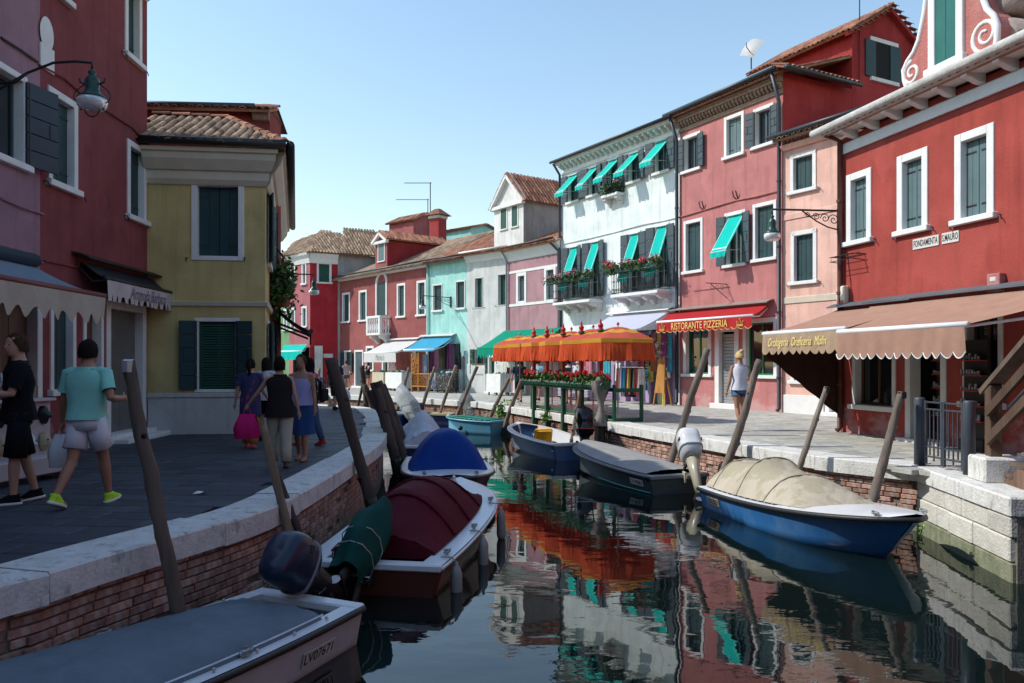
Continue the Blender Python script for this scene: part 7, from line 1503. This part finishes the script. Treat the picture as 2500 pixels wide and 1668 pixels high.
# clothes shop under the pale mint house
x1 = D.px(q3(880, 900))[0]
def dx(x, y=0.): return D.px(q3(x, 900), y)[0]
cols = ['red and white', 'navy', 'ochre', 'dark green', 'cream', 'plum', 'black', 'rose', 'teal', 'rust']
names_up = ['patterned scarf', 'long scarf', 'folded shawl']
for i, x in enumerate((420, 475, 530, 590, 640, 700, 755, 820, 870)):
    garment(D, dx(x), -.35 - .1 * (i % 2), 2.55, .3, .95 + .2 * (i % 3), CLC[(i * 3 + 4) % 10], '%s %s hanging under the lilac awning, number %s from the left' % (cols[(i * 3 + 4) % 10], names_up[i % 3], ['one', 'two', 'three', 'four', 'five', 'six', 'seven', 'eight', 'nine'][i]))
STR = mat('striped_knit', (.6, .6, .6), .9, .05, 3)
def stripes(name, c1, c2, n):
    m = mat(name, c1, .9, .05); N = m.node_tree.nodes; L = m.node_tree.links; tc = N.new('ShaderNodeTexCoord'); wv = N.new('ShaderNodeTexWave'); wv.bands_direction = 'Z'; wv.inputs['Scale'].default_value = n; wv.inputs['Distortion'].default_value = .3
    rp = N.new('ShaderNodeValToRGB'); rp.color_ramp.interpolation = 'CONSTANT'; rp.color_ramp.elements[0].color = (*c1, 1); rp.color_ramp.elements[1].position = .5; rp.color_ramp.elements[1].color = (*c2, 1); L.new(tc.outputs['Object'], wv.inputs[0]); L.new(wv.outputs[0], rp.inputs[0]); L.new(rp.outputs[0], N['Principled BSDF'].inputs['Base Color']); return m
zS = lambda y: D.z(q3(500, y))
garment(D, dx(430), -.3, zS(670), .34, .55, stripes('red_stripes', (.55, .04, .05), (.7, .7, .7), 3), 'red and white striped shirt on the shop front', sleeves=True, name='striped_shirt', cat='shirt')
garment(D, dx(525), -.3, zS(675), .55, .75, stripes('navy_stripes', (.01, .012, .04), (.7, .7, .68), 3), 'navy and white striped shirt on the shop front', sleeves=True, name='striped_shirt', cat='shirt')
garment(D, dx(605), -.25, zS(510), .4, 1.4, CLC[2], 'mustard yellow dress hanging beside the striped shirts', name='dress', cat='dress')
garment(D, dx(525), -.36, zS(830), .55, .75, mat('turquoise_tee', (.03, .42, .52), .9, .08), 'turquoise t-shirt with yellow print on the shop front', sleeves=True, name='t_shirt', cat='shirt')
garment(D, dx(215), -.3, zS(740), .35, .7, PAINTW, 'white blouse hanging at the back of the shop', name='blouse', cat='blouse')
garment(D, dx(820), -.3, zS(720), .4, .6, PAINTW, 'white shirt with red tie by the drainpipe', name='shirt', cat='shirt')
garment(D, dx(785), -.3, zS(920), .2, .75, mat('magenta_cloth', (.6, .02, .22), .9), 'magenta scarf hanging low by the easel', name='scarf', cat='scarf'); garment(D, dx(765), -.34, zS(1080), .3, .6, mat('lime_cloth', (.55, .62, .2), .9), 'lime scarf trailing near the ground', name='scarf', cat='scarf')
r0, r1_ = dx(150, -.9), dx(460, -.9); o = thing('clothes_rail', 'metal clothes rail full of coloured scarves', 'clothes rail', D.w((r0 + r1_) / 2, -.9, 0), D.ang); w = (r1_ - r0) / 2
MB().tube([(-w, 0, .02), (-w, 0, 1.35), (w, 0, 1.35), (w, 0, .02)], .016, 6).build('frame', ZINC, o); 
for s in (-1, 1): MB().tube([(s * w, -.25, .02), (s * w, .25, .02)], .016, 6).build('foot', ZINC, o)
cc = ['coral', 'blue', 'yellow', 'green', 'cream', 'plum', 'black', 'rose', 'teal', 'rust']
for i in range(13):
    k = (i * 7) % 10; garment(D, r0 + .08 + (r1_ - r0 - .16) * i / 12, -.9, 1.3, .3, .85 + .1 * (i % 3), CLC[k], '%s scarf, %s along the clothes rail' % (cc[k], ['first', 'second', 'third', 'fourth', 'fifth', 'sixth', 'seventh', 'eighth', 'ninth', 'tenth', 'eleventh', 'twelfth', 'thirteenth'][i]), rot=R(72), name='scarf', cat='scarf')
o = thing('easel', 'wooden easel with a menu board in front of the clothes shop', 'easel', D.w(dx(680, -.9), -.9, 0), D.ang); OR = wood('orange_wood', (.45, .2, .05))
for s in (-1, 1): MB().beam((s * .3, -.1, 0), (s * .08, .05, 1.75), .04).build('leg', OR, o)
MB().beam((0, .5, 0), (0, .08, 1.7), .04).build('leg', OR, o); MB().add([(-.25, -.1, .45), (.25, -.1, .45), (.16, .02, 1.65), (-.16, .02, 1.65), (-.25, -.07, .45), (.25, -.07, .45), (.16, .05, 1.65), (-.16, .05, 1.65)], [(0, 1, 2, 3), (7, 6, 5, 4), (0, 4, 5, 1), (1, 5, 6, 2), (2, 6, 7, 3), (3, 7, 4, 0)]).build('board', wood('board_orange', (.38, .18, .05)), o)
def table(H, x0, x1, y, h, label, cloth, dep=.6, goods=None, n=20):
    o = thing('stall_table', label, 'stall table', H.w((x0 + x1) / 2, y, 0), H.ang); w = (x1 - x0) / 2
    MB().cbox(-w, w, -dep / 2, dep / 2, h - .04, h, .01).build('top', wood('plank_wood', (.42, .33, .18)), o)
    for sx in (-1, 1):
        for sy in (-1, 1): MB().cbox(sx * (w - .08) - .03, sx * (w - .08) + .03, sy * (dep / 2 - .08) - .03, sy * (dep / 2 - .08) + .03, 0, h - .04, .004).build('leg', WD, o)
    m = MB(); per = [(-w - .01, dep / 2), (-w - .01, -dep / 2 - .01), (w + .01, -dep / 2 - .01), (w + .01, dep / 2)]
    Ls = [0]; 
    for a, b in zip(per, per[1:]): Ls.append(Ls[-1] + math.dist(a, b))
    def cl(i, j):
        t = i * Ls[-1]; k = max(q for q in range(3) if Ls[q] <= t + 1e-9); f = min(1, (t - Ls[k]) / (Ls[k + 1] - Ls[k])); x = per[k][0] + (per[k + 1][0] - per[k][0]) * f; yy = per[k][1] + (per[k + 1][1] - per[k][1]) * f
        wv = .025 * math.sin(t * 40) * j; return (x + (wv if k != 1 else 0), yy - (abs(wv) if k == 1 else 0), h + .005 - (h - .14) * j)
    m.grid(cl, 90, 4); m.build('cloth', cloth, o, True)
    if goods:
        for q in range(n): mm = MB(); s = g.uniform(.05, .12); mm.cbox(-s, s, -s * .7, s * .7, 0, g.uniform(.02, .12), .012); mm.build('folded_item', goods[q % len(goods)], o, mw=T(g.uniform(-w + .1, w - .1), g.uniform(-dep / 2 + .1, dep / 2 - .1), h + .005) @ Rz(g.uniform(0, 3)))
    return o
LACE = fabric('lace_white', (.68, .68, .66), .1); hx = lambda x, y=0.: H.px(q2(x, 850), y)[0]; gx = lambda x, y=0.: G.px(q2(x, 850), y)[0]
table(H, hx(365, -.9), hx(530, -.9), -.9, 1.0, 'small table with cream cloth and coloured scarves by the red house', fabric('cream_cloth', (.5, .46, .34)), goods=[CLC[0], CLC[8], CLC[2]], n=9)
table(H, hx(560, -1.1), hx(800, -1.1), -1.1, 1.0, 'lace stall table under the white awning', LACE, goods=[PAINTW, CLC[3], CLC[4]], n=14)
table(G, gx(1290, -.9), gx(1500, -.9), -.9, 1.0, 'stall table with speckled cloth under the blue awning', mat('speckled_cloth', (.02, .02, .02), .8), goods=[CLC[1], PAINTW, CLC[8]], n=12)
# cupboard of lace shelves and lattice screen
o = thing('lattice_screen', 'orange wooden lattice screen with beads in front of the stall', 'screen', G.w(gx(1000, -1.3), -1.3, 0), G.ang); MB().cbox(-.75, -.69, -.03, .03, 0, 2.1, .006).build('post', OR, o)
for x in (-.15, .75): MB().cbox(x - .03, x + .03, -.03, .03, 0, 1.0 if x > 0 else 2.1, .006).build('post', OR, o)
for z in (.3, .95): MB().cbox(-.72, .75, -.02, .02, z - .03, z + .03, .005).build('rail', OR, o)
for k in range(12):
    MB().beam((-.7 + .12 * k, 0, .32), (-.7 + .12 * k + .3, 0, .93), .02, .012).build('lath', OR, o); MB().beam((-.7 + .12 * k + .3, .014, .32), (-.7 + .12 * k, .014, .93), .02, .012).build('lath', OR, o)
m = MB()
for k in range(140): m.ball((g.uniform(-.66, -.2), g.uniform(-.05, .02), g.uniform(1.0, 2.0)), g.uniform(.02, .05), 5, 4)
m.build('beads', mat('orange_beads', (.5, .22, .06), .5, .6, 8), o)
o = thing('postcard_rack', 'tall rack of postcards beside the lace stall', 'postcard rack', H.w(hx(605, -.8), -.8, 0), H.ang); MB().tube([(0, 0, 0), (0, 0, 2.2)], .03, 6).build('stand', ZINC, o); cm = [mat('card_%d' % i, c, .4, .6, 30) for i, c in enumerate([(.3, .35, .45), (.45, .35, .25), (.55, .55, .55)])]
for r_ in range(9):
    for k in range(5): MB().box(-.05, .05, -.006, .0, -.07, .07).build('postcard', cm[(r_ + k) % 3], o, mw=T(-.3 + .14 * k, -.12, 1.05 + .15 * r_) @ Rx(R(-8)))
WH = [('white lace dress hanging beside the green door', 0), ('white lace blouse right of the lace dress', 1), ('white lace shawl hanging under the green awning', 2)]
for i, (lab, k) in enumerate(WH): garment(E, .2 + .35 * i, -.35, 2.3 - .1 * i, .4, .9 + .3 * (i == 0), LACE, lab, name='lace_garment', cat='garment')
table(E, .15, 1.3, -1.0, 1.0, 'lace table with white cloth under the green awning', LACE, goods=[PAINTW], n=8)
for i, (x, lab, k) in enumerate(((1180, 'pink and dark scarf hanging at the pillar of the mint house stall', 5), (1240, 'magenta scarf hanging at the mint house stall', 7), (1390, 'dark striped scarf hanging in the mint house doorway', 6), (1430, 'plum scarf hanging in the mint house doorway', 5), (1550, 'dark plum dress hanging right of the stall', 6))): garment(G, gx(x, -.3), -.3, 2.5, .38, 1.3, CLC[k], lab, name='scarf', cat='scarf')
garment(G, gx(1065, -.9), -.9, 1.95, .45, 1.2, mat('patterned_blue', (.3, .32, .45), .9, .8, 20), 'blue patterned dress hanging over the lattice screen', name='dress', cat='dress'); garment(G, gx(905, -.2), -.2, 2.5, .4, .8, CLC[4], 'cream blouse hanging in the lace shop', name='blouse', cat='blouse')
for i, x in enumerate((1170, 1240)): garment(G, gx(x, -1.0), -1.0, 1.0, .4, .85, mat('patterned_blue', (.3, .32, .45), .9, .8, 20), ['blue patterned skirt left of the stall table', 'pale patterned skirt touching the stall table'][i], name='skirt', cat='skirt')
# ---- left bank: mask stand, papers, baskets
o = thing('mask_stand', 'white wooden stand hung with carnival masks beside the man in black', 'mask stand', (-6.35, 9.75, PZ), R(80)); WB = mat('stand_white', (.45, .40, .40), .7, .1)
MB().cbox(-.75, .75, -.03, .03, .1, 1.0, .01).build('panel', WB, o); MB().cbox(-.75, .75, -.35, .0, .08, .3, .01).build('box', WB, o)
for x in (-.68, .68): MB().cbox(x - .04, x + .04, -.33, .03, 0, .1, .006).build('foot', WB, o)
MB().cbox(-.75, .75, -.12, .1, 1.0, 1.04, .006).build('shelf', WB, o)
MK = [mat('mask_white', (.55, .58, .6), .35, .1, 8), mat('mask_black', (.015, .015, .02), .3, .2), mat('mask_gold', (.4, .33, .2), .35, .4, 12)]
for r_ in range(2):
    for k in range(6):
        m = MB(); m.grid(lambda i, j: (.085 * (2 * i - 1) * math.sqrt(max(.02, 1 - (2 * j - 1) ** 2 * .85)) * (1 - .15 * (j < .4)), -.10 * (1 - (2 * i - 1) ** 2) * (1 - .5 * (2 * j - 1) ** 2) - (.05 if abs(i - .5) < .12 and .35 < j < .6 else 0), .12 * (2 * j - 1)), 10, 10)
        mk = m.build('mask', MK[(k * 2 + r_) % 3], o, True); mk.matrix_basis = T(-.6 + .24 * k, -.04, .82 - .35 * r_) @ Rz(g.uniform(-.3, .3)) @ Ry(g.uniform(-.2, .2))
        e = MB()
        for s in (-1, 1): e.ball((s * .033, -.085, .025), (.02, .012, .01), 6, 4)
        e.build('eye_hole', INK, mk)
for k, (x, c) in enumerate(((-.2, (.6, .05, .01)), (.05, (.5, .03, .03)), (.3, (.2, .15, .1)))): MB().ball((x, 0, 1.12), (.1, .09, .09), 8, 6).build('bauble', mat('bauble_%d' % k, c, .3), o, True)
MB().tube([(.2, 0, 1.05), (.25, 0, 1.25), (.4, 0, 1.3), (.55, 0, 1.2), (.55, 0, 1.05)], .012, 5).build('basket_handle', wood('wicker', (.3, .2, .1)), o)
p = gp(488, 1207); o = MB().add([(-.07, -.04, .01), (.02, -.05, .02), (.08, .01, .045), (.05, .05, .02), (-.04, .03, .035)], [(0, 1, 4), (1, 2, 3), (1, 3, 4)]).build('paper_scrap', PAINTW); o.matrix_basis = T(p.x, p.y, PZ); tag(o, 'crumpled white paper scrap on the shaded pavement', 'paper')
# weeds in the right quay wall
for i, (uv, d, s) in enumerate(((r5(150, 1325), 27.6, .28), (r5(455, 1385), 23.6, .16), (r8(580, 1050), 14.25, .16), (r8(1515, 1440), 11.2, .1))):
    p = at(*uv, d); o = thing('weed', 'green weed growing from the right quay wall ' + ['left of the green fence', 'below the green fence', 'behind the beige boat cover', 'at the foot of the stone abutment'][i], 'plant', p); foliage(o, 160, lambda g_: (g_.gauss(0, s * .5), g_.gauss(-.05, s * .3), g_.gauss(0, s * .5)), mat('weed_green', (.16, .28, .05), .6, .4, 8), s * .28, 'leaves', i + 3); MB().tube([(0, .1, 0), (0, 0, .02), (0, -.05, s * .6)], .008, 4).build('stem', LEAF, o)

for i, x in enumerate((-560, -470, -380, -290, -200, -110, -20, 60, 120)):
    garment(D, dx(x), -.25 - .1 * (i % 3), 2.6 - .1 * (i % 2), .42, 1.0 + .25 * (i % 3), CLC[(i * 7 + 2) % 10], '%s garment on the shop front behind the parasols, number %s from the left' % (cols[(i * 7 + 2) % 10], ['one', 'two', 'three', 'four', 'five', 'six', 'seven', 'eight', 'nine'][i]))
table(D, dx(-520, -.9), dx(-150, -.9), -.9, .85, 'shop table with folded clothes behind the parasols', fabric('lilac_cloth', (.45, .4, .5)), goods=CLC, n=18)
for i, x in enumerate((700, 760, 850)):
    o = thing('souvenir_cluster', ['bunch of small dolls hanging by the drainpipe', 'string of fans hanging left of the dolls', 'cluster of hats on the shop front corner'][i], 'souvenir', D.w(dx(x), -.42, zS(560 + 60 * i)), D.ang); m = MB()
    for q in range(26): m.ball((g.gauss(0, .11), g.gauss(0, .05), g.gauss(0, .28)), g.uniform(.03, .07), 6, 5)
    m.build('souvenirs', mat('souvenir_%d' % i, [(.35, .12, .3), (.5, .42, .3), (.2, .2, .25)][i], .7, .9, 9), o, True, kind='stuff')
fit_texts()
